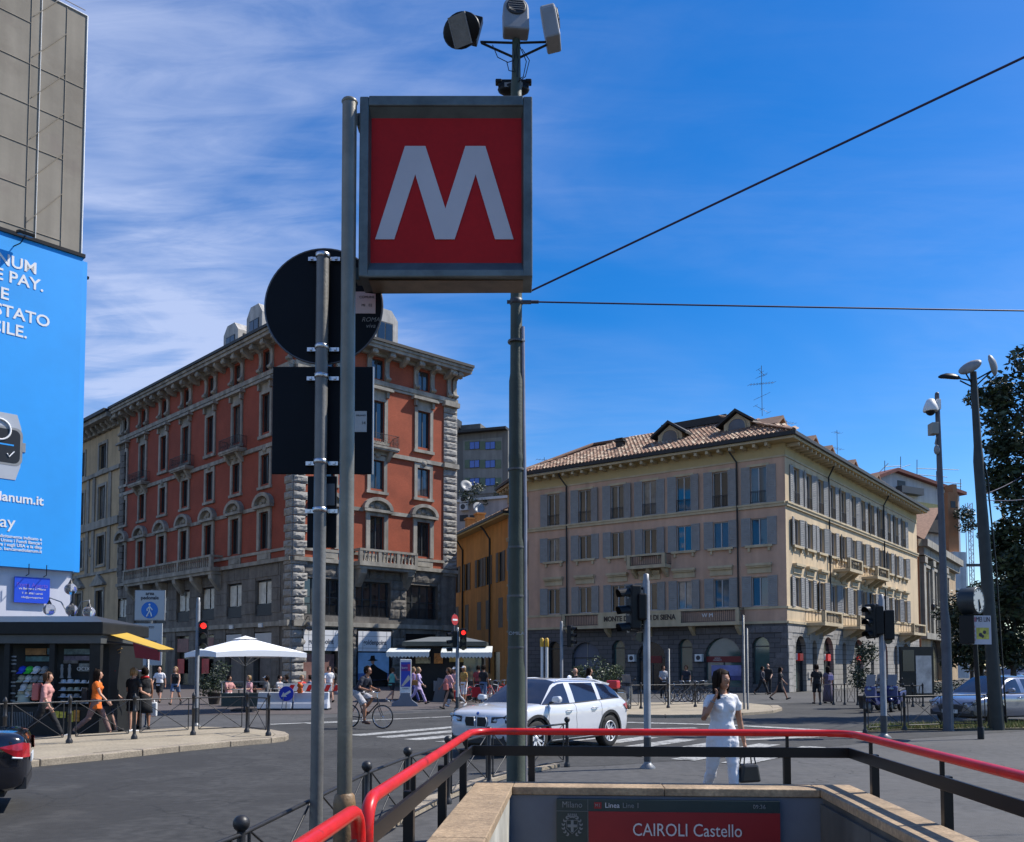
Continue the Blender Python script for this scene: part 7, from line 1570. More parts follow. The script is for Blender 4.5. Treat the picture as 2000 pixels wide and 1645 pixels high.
# street lamp with glass globes behind the kiosk
gl_ = thing('globe_lamp', 'cast iron street lamp with four clear glass globes behind the kiosk', 'street lamp', (xat(142, 33), 33, 0)); D5 = 33
MB().lathe([(.16, 0), (.16, .5), (.09, .7), (.06, 3), (.05, zat(1155, D5))], 12).build('shaft', M_IRON, gl_)
for (px, py) in ((138, 1151), (140, 1192), (174, 1196), (96, 1191)):
    c = at(px, py, D5) - gl_.location; g = MB().ball(c, .225, 16, 10).build('globe', M_GLOBE, gl_); MB().lathe([(.1, .2), (.06, .28), (.02, .36), (0, .4)], 8, c).build('globe_cap', M_IRON, g)
    if px != 138: MB().tube([(0, 0, zat(1215, D5)), (c.x * .5, 0, zat(1176, D5)), (c.x, 0, c.z + .45), (c.x, 0, c.z + .2)], .025, 6).build('arm', M_GREYBOX, gl_)
# pedestrian area sign
ps = gr(290, 1400); D6 = ps.y; pg = thing('pedestrian_sign', 'white area pedonale board with a blue walking figure above a list board', 'road sign', (ps.x, D6, 0))
MB().tube([(0, .06, 0), (0, .06, zat(1152, D6))], .045, 8).build('shaft', M_GALVD, pg)
M_PSIGN = pm('sign_paper', (.46, .47, .47), .5, .04, 2); M_PBL = pm('sign_blue_round', (.012, .16, .55), .5, .05, 2)
def brd(pa, pb, ya, yb_): X_ = lambda p: xat(p, D6) - ps.x; return X_(pa), X_(pb), zat(yb_, D6), zat(ya, D6)
a, b, c, d = brd(264, 321, 1154, 1211); o = MB().box(a, b, -.02, .02, c, d).build('board', M_PSIGN, pg, bevel=.01); MB().box(a - .02, b + .02, -.015, .03, c - .02, d + .02).build('board_frame', M_GREYBOX, pg)
text('area', .17, M_INK, o, ((a + b) / 2, -.025, d - .10), bold=.004); text('pedonale', .17, M_INK, o, ((a + b) / 2, -.025, d - .25), bold=.004)
cx, cz = (a + b) / 2, c + .34; MB().prism([(cx + .29 * math.cos(2 * PI * i / 28), cz + .29 * math.sin(2 * PI * i / 28)) for i in range(28)], 'y', -.03, -.021).build('blue_disc', M_PBL, o)
f = MB().ball((cx, -.034, cz + .19), (.035, .005, .04), 10, 6)
for p in ([(0, .13), (.0, -.02)], [(0, .12), (-.08, .03), (-.07, -.03)], [(0, .12), (.07, .05), (.10, .0)], [(0, -.02), (-.04, -.12), (-.10, -.22)], [(0, -.02), (.05, -.11), (.08, -.22)]): f.tube([(cx + u, -.034, cz + v) for u, v in p], .024, 5)
f.build('walking_figure', M_WHITE, o)
a, b, c, d = brd(261, 318, 1218, 1300); o2 = MB().box(a, b, -.02, .02, c, d).build('list_board', M_PSIGN, pg, bevel=.01)
text('eccetto', .15, M_INK, o2, ((a + b) / 2, -.025, d - .12)); text('f. - Taxi e Merci', .11, M_INK, o2, ((a + b) / 2, -.025, d - .62), sx=.9)
# white parasol of the cafe
Du = 34.0; ux = xat(480, Du); um = thing('parasol', 'large square white cafe parasol on the plaza', 'parasol', (ux, Du, 0)); hw = (xat(600, Du) - xat(362, Du)) / 2 * .74; ze, za_ = zat(1276, Du), zat(1250, Du)
M_PAR = pm('parasol_white', (.86, .86, .86), .85, .04, 1); A = R(38)
cs = [(hw * 1.0 * (sx_ * math.cos(A) - sy_ * math.sin(A)), hw * (sx_ * math.sin(A) + sy_ * math.cos(A))) for sx_, sy_ in ((-1, -1), (1, -1), (1, 1), (-1, 1))]
m = MB(); n = 6
for i in range(4):
    p, q = cs[i], cs[(i + 1) % 4]
    for j in range(n):
        t0, t1 = j / n, (j + 1) / n; sg_ = lambda t: -.0 + .10 * 4 * t * (1 - t)
        P0 = (p[0] + (q[0] - p[0]) * t0, p[1] + (q[1] - p[1]) * t0); P1 = (p[0] + (q[0] - p[0]) * t1, p[1] + (q[1] - p[1]) * t1)
        i0, i1 = (P0[0] * .16, P0[1] * .16), (P1[0] * .16, P1[1] * .16)
        m.face([(*P0, ze + sg_(t0)), (*P1, ze + sg_(t1)), (*i1, za_), (*i0, za_)], 0, False); m.face([(*P0, ze + sg_(t0)), (*P0, ze + sg_(t0) * .4 - .17), (*P1, ze + sg_(t1) * .4 - .17), (*P1, ze + sg_(t1))], 0, False)
    m.face([(p[0] * .2, p[1] * .2, za_ + .03), (q[0] * .2, q[1] * .2, za_ + .03), (0, 0, za_ + .16)])
m.build('canopy', M_PAR, um); MB().tube([(0, 0, 0), (0, 0, za_ + .1)], .04, 8).box(-.4, .4, -.4, .4, 0, .1).build('mast', M_IRON, um)
r_ = MB()
for p in cs: r_.tube([(0, 0, za_ - .05), (p[0], p[1], ze - .02)], .018, 5).tube([(0, 0, ze - .5), (p[0] * .5, p[1] * .5, (ze + za_) / 2 - .05)], .014, 5)
r_.build('ribs', M_WHITE, um)
# roadworks barrier
Db = 35.0; bx0, bx1 = xat(506, Db), xat(646, Db); rb = thing('road_barrier', 'white plastic roadworks barrier with a red striped board behind', 'barrier', (bx0, Db, 0)); Lb = bx1 - bx0; M_PLW = pm('plastic_white', (.60, .61, .64), .5, .08, 2)
for i in range(2): MB().prism([(-.28, .06), (.28, .06), (.22, .25), (.12, .45), (.10, zat(1352, Db)), (-.10, zat(1352, Db)), (-.12, .45), (-.22, .25)], 'x', Lb * i / 2 + .03, Lb * (i + 1) / 2 - .03).build('barrier_unit', M_PLW, rb, bevel=.03)
MB().box(-.05, Lb, -.35, .35, 0, .07).build('foot', M_PLAST, rb)
z0_, z1_ = zat(1352, Db) + .03, zat(1338, Db); sb_ = MB().box(.9, Lb, .3, .34, z0_, z1_).build('striped_board', M_WHITE, rb)
for i in range(6): x = 1.1 + i * .36; MB().face([(x, .297, z0_), (x + .18, .297, z0_), (x + .30, .297, z1_), (x + .12, .297, z1_)]).build('red_stripe', M_RED, sb_)
MB().box(.7, Lb, .29, .35, z1_, z1_ + .05).build('top_rail', M_WHITE, rb)
bc = at(559, 1355, Db - .32); ds = thing('arrow_sign', 'blue round keep left arrow sign leaning on the white barrier', 'road sign', bc); MB().prism([(.29 * math.cos(2 * PI * i / 28), .29 * math.sin(2 * PI * i / 28)) for i in range(28)], 'y', 0, .015).build('disc', pm('arrow_blue', (.01, .04, .50), .4, .05, 2), ds)
MB().prism([(-.2, -.12), (-.11, .06), (-.07, .0), (.14, .13), (.19, .06), (-.02, -.07), (.03, -.12)], 'y', -.008, -.001).build('white_arrow', M_WHITE, ds); MB().tube([(.0, .03, -bc.z), (0, .03, .2)], .02, 5).tube([(-.1, .02, -.1), (-.14, -.2, -bc.z)], .015, 5).build('stand', M_GALV, ds)
bl = at(586, 1344, Db - .3); oo = thing('warning_lamp', 'orange warning lamp on the white barrier', 'lamp', bl); MB().box(-.09, .09, -.06, .06, -.2, .0).build('battery_case', pm('orange_plastic', (.62, .14, .02), .5, .1, 3), oo, bevel=.02); MB().lathe([(.1, -.04), (.1, .04), (0, .05)], 14).build('lens', MATS['orange_plastic'], oo, (0, -.02, .1), rot=(R(90), 0, 0))
# advertising totem
tp_ = gr(790, 1380); Dt = tp_.y; ac = thing('advert_totem', 'slim white advertising totem with a blue and purple poster on a grey foot', 'advert totem', (xat(793, Dt), Dt, 0), R(8)); wT = (xat(803, Dt) - xat(783, Dt)) / 2 + .02; zT = zat(1288, Dt)
MB().prism([(-.6, 0), (.55, 0), (.5, .12), (.28, .28), (.2, .5), (.2, .6), (-.2, .6), (-.22, .5), (-.3, .28), (-.58, .16)], 'y', -.2, .2).build('foot', pm('foot_grey', (.16, .18, .22), .5, .1, 2), ac, bevel=.02)
o = MB().box(-wT, wT, -.07, .07, .45, zT).build('case', M_WHITE, ac, bevel=.02); hT = zT - .45
MB().box(-wT + .04, wT - .04, -.08, -.071, .45 + hT * .25, zT - .12).build('poster', pm('poster_royal', (.03, .06, .42), .5, .1, 2), o); MB().box(-wT + .04, wT * .35, -.088, -.081, zT - .5, zT - .22).build('poster_panel', pm('poster_purple', (.12, .02, .22), .5, .2, 2), o)
MB().box(wT * .35, wT - .04, -.087, -.081, zT - .5, zT - .2).build('poster_panel', pm('poster_pinkish', (.5, .05, .15), .5, .2, 2), o); text('born', .13, M_WHITE, o, (-wT * .2, -.095, zT - .36)); MB().prism([(-wT + .05, .45 + hT * .27), (wT * .5, .45 + hT * .58), (wT - .05, .45 + hT * .5), (wT - .05, .45 + hT * .45), (-wT * .4, .45 + hT * .27)], 'y', -.089, -.082).build('poster_road', pm('poster_sand', (.55, .48, .40), .5, .1, 2), o); text('EUROPA', .07, M_INK, o, (0, -.08, .45 + hT * .2))
# second kiosk with scalloped awnings
k2 = gr(860, 1371); Dk = k2.y + .8; X_ = lambda p: xat(p, Dk); k3 = thing('awning_kiosk', 'dark kiosk with white scalloped awnings and a low grey roof', 'kiosk', (X_(870), Dk, 0)); ox = X_(870)
xa, xb = X_(792) - ox, X_(945) - ox; zK = zat(1262, Dk)
MB().box(xa, xb, .4, 3, 0, zK).build('cabin', M_KIO, k3); MB().box(xa - .15, xb + .15, -.1, 3.2, zK, zK + .22).build('fascia', pm('kiosk_olive', (.05, .055, .045), .5, .1, 2), k3)
m = MB(); a, b, z_ = xa - .1, xb + .1, zK + .22; m.face([(a, -.1, z_), (b, -.1, z_), (b - 1.2, 1.5, z_ + .28), (a + 1.2, 1.5, z_ + .28)]).face([(b, -.1, z_), (b, 3.2, z_), (b - 1.2, 1.5, z_ + .28)]).face([(a, 3.2, z_), (a, -.1, z_), (a + 1.2, 1.5, z_ + .28)]); m.build('roof', pm('kiosk_roof_pale', (.16, .17, .16), .5, .15, 2), k3)
M_AWN = pm('awning_cream', (.62, .62, .56), .8, .06, 2)
def awning(u0, u1, z0, z1, dep):
    m = MB().face([(u0, .3, z0), (u1, .3, z0), (u1, -dep, z1), (u0, -dep, z1)]); n = int((u1 - u0) / .16)
    for i in range(n):
        u = u0 + (u1 - u0) * i / n; w = (u1 - u0) / n; m.face([(u, -dep, z1), (u + w, -dep, z1), (u + w, -dep - .02, z1 - .20), (u + w * .5, -dep - .02, z1 - .28), (u, -dep - .02, z1 - .20)])
    o = m.build('awning', M_AWN, k3); MB().tube([(u0 + .1, .3, z0 - .6), (u0 + .1, -dep, z1)], .018, 5).tube([(u1 - .1, .3, z0 - .6), (u1 - .1, -dep, z1)], .018, 5).build('awning_arm', M_IRON, o)
awning(X_(760) - ox, X_(842) - ox, zat(1266, Dk), zat(1272, Dk) - .05, .9); awning(X_(864) - ox, X_(962) - ox, zat(1262, Dk), zat(1273, Dk) - .05, .9)
for (pa, pb, ya, yb_, c) in ((811, 840, 1296, 1283, (.38, .34, .2)), (847, 864, 1296, 1276, (.55, .22, .04)), (877, 905, 1293, 1279, (.5, .38, .12))): MB().box(X_(pa) - ox, X_(pb) - ox, .28, .38, zat(ya, Dk), zat(yb_, Dk)).build('menu_board', pm('menu_%d' % pa, c, .5, .5, 9), k3)
for (pa, pb, ya) in ((868, 905, 1340), (848, 866, 1330)): MB().box(X_(pa) - ox, X_(pb) - ox, -.2, .2, .5, zat(ya, Dk)).build('counter', M_GREYBOX, k3)
MB().box(X_(905) - ox, X_(940) - ox, .3, .38, .3, 2.2).build('glass_door', M_TEAL, k3); MB().prism([(-.45, 0), (.45, 0), (.4, 1.0), (-.2, 1.15)], 'y', -.3, .2).build('covered_table', pm('cloth_grey', (.15, .145, .14), .9, .1, 3), k3, (X_(866) - ox, -.5, 0))
# notice board near the pavilion, bag props come with the people
nb = thing('notice_board', 'tall black framed notice board in front of the pavilion portal', 'notice board', gr(1792, 1376), R(20)); MB().box(-.95, .95, -.05, .05, .3, 2.6).build('frame', M_BLACK, nb); MB().box(-.1, .8, -.07, -.051, .5, 2.2).build('torn_poster', pm('torn_paper', (.42, .41, .40), .8, .4, 1.6), nb); MB().box(-.85, -.2, -.07, -.051, 1.5, 2.45).build('map_panel', M_SHOPDK, nb)
sh_ = thing('wall_lantern', 'hanging street lantern on the pavilion corner', 'lantern', NF.W(-.4, 7.5, 1.2)); MB().tube([(.6, .6, .5), (0, 0, .6), (0, 0, .2)], .04, 5).lathe([(.05, .2), (.22, .05), (.16, -.4), (.05, -.5)], 8).build('lantern', M_IRON, sh_)
# ------------------------------------------------------------------ vegetation
M_LEAF = [pm('leaf_dark', (.018, .030, .014), .55, .35, 2), pm('leaf_mid', (.035, .055, .020), .55, .35, 2), pm('leaf_light', (.065, .09, .035), .5, .3, 2)]; M_BARK = pm('bark', (.06, .05, .042), .9, .3, 6, .5, 30)
def leaves(mb, c, r, n, s, rg, flat=.8, bias=(1, 3, 1)):
    for _ in range(n):
        while True:
            v = Vector((rg.uniform(-1, 1), rg.uniform(-1, 1), rg.uniform(-1, 1)))
            if .15 < v.length < 1: break
        p = Vector(c) + Vector((v.x * r, v.y * r, v.z * r * flat)); a = Vector((rg.gauss(0, 1), rg.gauss(0, 1), rg.gauss(0, .6))).normalized(); b = a.orthogonal().normalized(); b.rotate(Matrix.Rotation(rg.uniform(0, 6.28), 3, a)); L = s * rg.uniform(.6, 1.3); w = L * .42; mi = rg.choices((0, 1, 2), bias)[0]
        mb.face([p - a * L, p + b * w - a * L * .1, p + a * L, p - b * w - a * L * .1], mi)
def tree(name, label, base, h, clumps, seed, leaf=.16, nper=420, trunk=.22, group=None, cat='tree', bias=(2, 3, 1)):
    rg = random.Random(seed); t = thing(name, label, cat, base, 0, group); m = MB(); top = h * .62
    pts = [Vector((0, 0, -.05)), Vector((.08, .05, top * .35)), Vector((-.05, .1, top * .7)), Vector((.1, 0, top))]; m.tube(pts, [trunk, trunk * .8, trunk * .6, trunk * .4], 10); f = MB()
    for (x, y, z, r) in clumps:
        s = pts[2].lerp(pts[3], rg.random()) if z > top * .8 else pts[1].lerp(pts[2], rg.random()); e = Vector((x, y, z)); mid_ = s.lerp(e, .5) + Vector((rg.uniform(-.3, .3), rg.uniform(-.3, .3), .3)); m.tube([s, mid_, e], [trunk * .35, trunk * .2, .03], 6)
        for q in range(5):
            d = Vector((rg.gauss(0, 1), rg.gauss(0, 1), rg.gauss(0, .7))).normalized() * r * .75; m.tube([mid_.lerp(e, .6), e + d], [.04, .012], 4); leaves(f, e + d, r * .55, nper // 6, leaf, rg, .8, bias)
        leaves(f, e, r * .7, nper // 4, leaf, rg, .8, bias)
    m.build('trunk', M_BARK, t, fix=False); f.build('crown', M_LEAF, t, fix=False); return t
Dt = 31.0; cl_ = []
for (px, py, r) in ((1990, 722, .95), (1960, 760, .8), (1995, 790, 1.2), (1965, 850, 1.0), (1998, 870, 1.3), (1950, 905, .75), (1985, 930, 1.0), (2010, 960, 1.1), (2000, 1020, 1.0), (1990, 1060, .85), (2010, 1110, 1.0), (1968, 1052, .7), (1962, 1105, .65), (1990, 1130, .8), (1965, 1160, .7), (2040, 760, 1.6), (2060, 900, 1.8), (2060, 1040, 1.6), (2080, 740, 1.4), (1940, 1170, .5), (2010, 1180, .9), (2050, 1160, 1.2)):
    p = at(px, py, Dt); cl_.append((p.x, p.y, p.z, r))
tb = Vector((xat(2060, Dt), Dt, 0)); tree('plane_tree', 'big leafy plane tree at the eastern edge with sky between its boughs', tb, 13, [(a - tb.x, random.uniform(-.8, .8), c, r) for a, b, c, r in cl_], 3, .125, 620, .32, bias=(3, 4, 1))
for i, (px, d, h, spread, lb) in enumerate(((1912, 66, 6.6, 2.6, 'dark bushy tree behind the street clock'), (1975, 60, 7.0, 3.6, 'dense dark tree between the thick pole and the picture edge'), (2050, 64, 9.5, 4.5, 'dark tree beyond the eastern edge of the square'), (1895, 100, 9, 4, 'distant dark tree right of the portal'))):
    rg = random.Random(20 + i); b = Vector((xat(px, d), d, 0)); tree('dark_tree', lb, b, h, [(rg.uniform(-spread, spread) * .7, rg.uniform(-1.5, 1.5), rg.uniform(h * .34, h * .95), rg.uniform(1.1, 1.9)) for _ in range(13)], 30 + i, .2, 520, .22, 'dark trees at the eastern end of the square', bias=(5, 3, 0))
o = gr(1167, 1378); rg = random.Random(2); bu = thing('planter_shrub', 'rounded olive green shrub in a planter behind the white car', 'shrub', o); f = MB(); pf = .038 * o.y / 32
for (x, z, r) in ((-.5, 1.0, .5), (.45, .95, .55), (0, 1.25, .55), (-.3, .65, .5), (.3, .6, .5), (.75, 1.15, .3), (-.75, 1.1, .3), (.1, .9, .6)): leaves(f, (x, rg.uniform(-.3, .3), z), r, 300, .055, rg, .9, (1, 3, 4))
bu.scale = (1.15, 1.15, 1.28); f.build('foliage', M_LEAF + [], bu, fix=False); MB().box(-.55, .55, -.4, .4, 0, .45).build('planter', M_STONEB, bu, bevel=.02)
for nm, lb, px, py, hh_, ww, bs_ in (('potted_bush', 'dark potted bush beside the scooters before the cream facade', 1690, 1384, 2.6, .6, (4, 2, 0)), ('potted_bush', 'dark green potted bush under the white parasol', 418, 1376, 1.9, .75, (3, 3, 0))):
    o = gr(px, py); t = thing(nm, lb, 'shrub', o); f = MB(); rg = random.Random(px)
    for j in range(7): leaves(f, (rg.uniform(-.5, .5) * ww, rg.uniform(-.4, .4), .6 + (hh_ - .8) * rg.random()), .45, 200, .07, rg, .9, bs_)
    f.build('foliage', M_LEAF, t, fix=False); MB().lathe([(.22, 0), (.3, .5), (.32, .52), (.26, .52)], 12).build('pot', M_BARK, t)
o = gr(1835, 1372); t = thing('low_hedge', 'clipped low hedge behind the silver saloon', 'hedge', o); f = MB(); rg = random.Random(77)
for j in range(16): leaves(f, (-2.2 + j * .42, rg.uniform(-.2, .2), .65), .5, 160, .07, rg, .9, (4, 3, 1))
f.build('foliage', M_LEAF, t, fix=False)
rg = random.Random(55); te = thing('terrace_plants', 'tangle of balcony plants above the air conditioners', 'plants', HF.W(HF.U(935, 985), zh - 1.2, .0)); f = MB()
for j in range(26): leaves(f, (rg.uniform(-2.0, 4.5), rg.uniform(-.6, .4), rg.uniform(-.4, 1.9)), .6, 60, .16, rg, .9, (2, 3, 2))
f.build('foliage', M_LEAF, te, fix=False)
pt_ = TF.W(TF.L * .7, TF.Z(1872, 1022), 1.5); te = thing('roof_palm', 'dark palm like bush on a roof terrace beside the orange tower', 'plants', pt_); f = MB()
for j in range(8): leaves(f, (rg.uniform(-.9, .9), rg.uniform(-.6, .6), rg.uniform(-1, 1.4)), .9, 90, .22, rg, .9, (4, 3, 0))
f.build('foliage', M_LEAF, te, fix=False)
# ------------------------------------------------------------------ people
SKIN = [pm('skin_light', (.50, .27, .18), .5, .08, 6), pm('skin_tan', (.36, .17, .095), .48, .08, 6), pm('skin_brown', (.22, .10, .06), .5, .08, 6)]
CL = {}
def cloth(n, c, var=.12):
    return pm('cloth_' + n, c, .85, var, 7, .25, 25)
HAIRM = {'dark': pm('hair_dark', (.018, .012, .009), .7, .35, 30, spec=.08), 'brown': pm('hair_brown', (.07, .035, .016), .62, .35, 30, spec=.25), 'blond': pm('hair_blond', (.28, .17, .07), .5, .3, 30), 'grey': pm('hair_grey', (.42, .40, .38), .6, .2, 30)}
FOLD = bpy.data.textures.new('cloth_folds', 'CLOUDS'); FOLD.noise_scale = .10; FOLD.noise_depth = 2
M_EYE = pm('eye_dark', (.015, .012, .01), .15, .1, 30); M_LIP = pm('lip', (.30, .09, .07), .45, .1, 20)
def remesh(mb, name, m, parent, vox, smooth=3, keep=None):
    o = mb.build('tmp', m, None, fix=True); r = o.modifiers.new('r', 'REMESH'); r.mode = 'VOXEL'; r.voxel_size = vox; r.use_smooth_shade = True
    if smooth: s = o.modifiers.new('s', 'SMOOTH'); s.factor = .5; s.iterations = smooth
    if name in ('shirt', 'trousers', 'shorts'): d = o.modifiers.new('d', 'DISPLACE'); d.texture = FOLD; d.texture_coords = 'LOCAL'; d.strength = .030; d.mid_level = .45
    bpy.context.view_layer.update(); me = bpy.data.meshes.new_from_object(o.evaluated_get(bpy.context.evaluated_depsgraph_get())); bpy.data.objects.remove(o, do_unlink=True); me.name = name
    if not me.materials: me.materials.append(m)
    return put(name, me, parent)
def loft(mb, rings, n=14):
    """rings: (centre, half width x, half depth y, tilt) -> closed elliptical loft"""
    i0 = len(mb.v)
    for (c, rx, ry, t) in rings:
        for q in range(n):
            w = 2 * PI * q / n; y, z = ry * math.sin(w) * math.cos(t), -ry * math.sin(w) * math.sin(t); mb.v.append((c[0] + rx * math.cos(w), c[1] + y, c[2] + z))
    for j in range(len(rings) - 1):
        for q in range(n):
            q2 = (q + 1) % n; a = i0 + j * n; mb.f.append((a + q, a + q2, a + n + q2, a + n + q)); mb.m.append(0); mb.s.append(True)
    for j, fl in ((0, 1), (len(rings) - 1, 0)): q = tuple(range(i0 + j * n, i0 + j * n + n)); mb.f.append(q[::-1] if fl else q); mb.m.append(0); mb.s.append(True)
def ik(a, b, l1, l2, pole):
    a, b = Vector(a), Vector(b); d = b - a; L = min(d.length, (l1 + l2) * .999); u = d.normalized(); x = (l1 * l1 - l2 * l2 + L * L) / (2 * L); h = math.sqrt(max(0, l1 * l1 - x * x)); p = Vector(pole); p = (p - u * p.dot(u)).normalized(); return a + u * x + p * h, a + u * L
def limb(ang, out=0): return Vector((math.sin(R(out)), math.sin(R(ang)) * math.cos(R(out)), -math.cos(R(ang)) * math.cos(R(out))))
def person(label, pos, fwd, h=1.7, pose=None, skin=0, hair='dark', hairlen=0, bun=False, hat=None, top=None, sleeve=.5, bottom=None, leglen=1.0, skirt=None, shoe=None, vox=.016, female=False, group=None, top_low=0, tuck=0, z0=None):
    P = dict(lt=20, lk=8, rt=-18, rk=22, la=-18, le=15, lo=7, ra=18, re=20, ro=7, lean=3, head=0, nod=0); P.update(pose or {})
    t = thing('person', label, 'person', pos, math.atan2(fwd[1], fwd[0]) - PI / 2, group); k = h / 1.70; body = MB(); sk = SKIN[skin]
    ln = R(P['lean']); up = Vector((0, math.sin(ln), math.cos(ln))); pv = Vector((0, 0, 0)); shw = .165 if female else .190; hw = .095
    chest = pv + up * .33; neck = pv + up * .50; hc = pv + up * .50 + Vector((0, math.sin(ln) * .06 + .015, .165 - .02 * abs(math.sin(ln))))
    hips = {s: pv + Vector((s * hw, 0, -.04)) for s in (-1, 1)}; sh = {s: neck + Vector((s * shw, -.005, 0)) - up * .065 for s in (-1, 1)}
    kn, an, el, wr = {}, {}, {}, {}
    for s, th, kb in ((-1, 'lt', 'lk'), (1, 'rt', 'rk')):
        if 'foot' in P: kn[s], an[s] = ik(hips[s], P['foot'][s], .43, .41, (0, 1, .2))
        else: kn[s] = hips[s] + limb(P[th], s * 2) * .43; an[s] = kn[s] + limb(P[th] - P[kb], s * 0) * .41
    for s, a, e, o in ((-1, 'la', 'le', 'lo'), (1, 'ra', 're', 'ro')):
        if 'hand' in P and s in P['hand']: el[s], wr[s] = ik(sh[s], P['hand'][s], .285, .255, P.get('pole', {}).get(s, (s * .5, -.6, -.6)))
        else: el[s] = sh[s] + limb(P[a], s * P[o]) * .285; wr[s] = el[s] + limb(P[a] + P[e], s * (P[o] - 5)) * .255
    zmin = min(an[s].z for s in an) - .085; off = Vector((0, 0, -zmin if z0 is None else z0)); S = lambda v: (v + off) * k
    # body: torso, head, limbs, hands - grown together into one skin
    tor = [(pv - up * .12, .10, .085), (pv - up * .03, .165 if female else .158, .115), (pv + up * .06, .155 if female else .155, .108), (pv + up * .17, .125 if female else .145, .092), (pv + up * .29, .150 if female else .168, .108), (pv + up * .39, .162 if female else .185, .105), (pv + up * .46, .145 if female else .165, .085), (pv + up * .50, .07, .06)]
    loft(body, [(S(c), a * k, b * k, ln) for c, a, b in tor]); body.tube([S(neck - up * .04), S(neck + up * .05), S(hc - Vector((0, .01, .04)))], [.062 * k, .052 * k, .05 * k], 12)
    hm = Matrix.Rotation(R(P['head']), 3, 'Z') @ Matrix.Rotation(R(P['nod']), 3, 'X'); HP = lambda x, y, z: S(hc) + hm @ Vector((x, y, z)) * k
    hd_ = MB(); hd_.ball((0, 0, 0), (.074, .094, .108), 18, 12); i1 = len(hd_.v); hd_.ball((0, .028, -.055), (.052, .062, .062), 14, 8); hd_.ball((0, .094, -.012), (.013, .02, .03), 8, 5)
    for s in (-1, 1): hd_.ball((s * .076, -.005, -.015), (.012, .022, .034), 8, 5)
    i0 = len(body.v); body.v += [tuple(HP(*p)) for p in hd_.v]; body.f += [tuple(a + i0 for a in f) for f in hd_.f]; body.m += hd_.m; body.s += hd_.s
    for s in (-1, 1):
        body.tube([S(hips[s] + Vector((0, 0, .06))), S(hips[s]), S(hips[s].lerp(kn[s], .5)), S(kn[s]), S(kn[s].lerp(an[s], .35)), S(an[s])], [.09 * k, .086 * k, .07 * k, .052 * k, .054 * k, .036 * k], 12)
        fd = Vector((s * .12, 1, 0)); sl = (an[s] - kn[s]).normalized(); pit = min(.9, max(-.6, -sl.y * 1.2)); fd = Vector((s * .12, 1, pit * -.8 if 'foot' not in P else -.1)).normalized(); heel = an[s] + Vector((0, -.05, -.055)); toe = heel + fd * .23
        body.tube([S(an[s] - Vector((0, 0, -.02))), S(heel + Vector((0, .03, .0))), S(heel + fd * .14 + Vector((0, 0, -.005))), S(toe)], [.036 * k, .036 * k, .034 * k, .022 * k], 10)
        body.tube([S(neck - up * .03 + Vector((s * .04, 0, 0))), S(sh[s] - Vector((s * .015, 0, 0))), S(sh[s].lerp(el[s], .5)), S(el[s]), S(el[s].lerp(wr[s], .3)), S(wr[s])], [.036 * k, .048 * k, .042 * k, .035 * k, .036 * k, .025 * k], 10)
        d = (wr[s] - el[s]).normalized(); sd = Vector((0, 1, 0)) if abs(d.y) < .8 else Vector((0, 0, 1)); sd = (sd - d * sd.dot(d)).normalized(); nrm = d.cross(sd) * -s
        grip = P.get('grip', {}).get(s, .35); pc = wr[s] + d * .05
        ps = [wr[s], wr[s] + d * .04, wr[s] + d * .085]
        for w, rr in ((-.022, .016), (0, .017), (.022, .016)): body.tube([S(p + sd * w * (.5 if i == 0 else 1)) for i, p in enumerate(ps)], [rr * k, rr * 1.05 * k, rr * .8 * k], 7)
        for i, (w, L) in enumerate(((.030, .070), (.010, .078), (-.010, .074), (-.029, .058))):
            q0 = wr[s] + d * .082 + sd * w; q1 = q0 + (d * math.cos(grip) - nrm * -math.sin(grip)) * L * .45; q2 = q1 + (d * math.cos(grip * 2.2) + nrm * math.sin(grip * 2.2)) * L * .32; q3 = q2 + (d * math.cos(grip * 3.1) + nrm * math.sin(grip * 3.1)) * L * .25
            body.tube([S(q0), S(q1), S(q2), S(q3)], [.0098 * k, .0092 * k, .0085 * k, .007 * k], 6)
        q0 = wr[s] + d * .025 + sd * .03; q1 = q0 + (d * .7 + sd * .7 + nrm * .3).normalized() * .035; q2 = q1 + (d * .95 + sd * .15 + nrm * .5).normalized() * .03; body.tube([S(q0), S(q1), S(q2)], [.013 * k, .011 * k, .008 * k], 6)
    remesh(body, 'body', sk, t, vox * (.55 if vox < .012 else .8), 2)
    for s in (-1, 1): MB().ball((0, 0, 0), (.012 * k, .006 * k, .007 * k), 8, 5).build('eye', M_EYE, t, HP(s * .030, .084, .008), rot=(0, 0, R(P['head'])))
    MB().ball((0, 0, 0), (.022 * k, .006 * k, .006 * k), 8, 5).build('mouth', M_LIP, t, HP(0, .085, -.062), rot=(0, 0, R(P['head'])))
    # hair
    if hair:
        hb = MB(); n = len(hb.v); hb.ball((0, -.016, .026), (.090, .106, .112), 18, 12); hb.v = [p for p in hb.v]
        if hairlen: hb.ball((0, -.072, -.06), (.072, .045, .06 + hairlen * .5), 12, 8); hb.ball((.066, -.025, -.035), (.024, .052, .055 + hairlen * .22), 8, 6); hb.ball((-.066, -.025, -.035), (.024, .052, .055 + hairlen * .22), 8, 6)
        if bun: hb.ball((0, -.105, .06), (.045, .045, .045), 10, 6)
        rh = random.Random(len(label)); hb.v = [tuple(Vector((0, -.016, .026)) + (Vector(p) - Vector((0, -.016, .026))) * rh.uniform(.97, 1.06)) for p in hb.v]
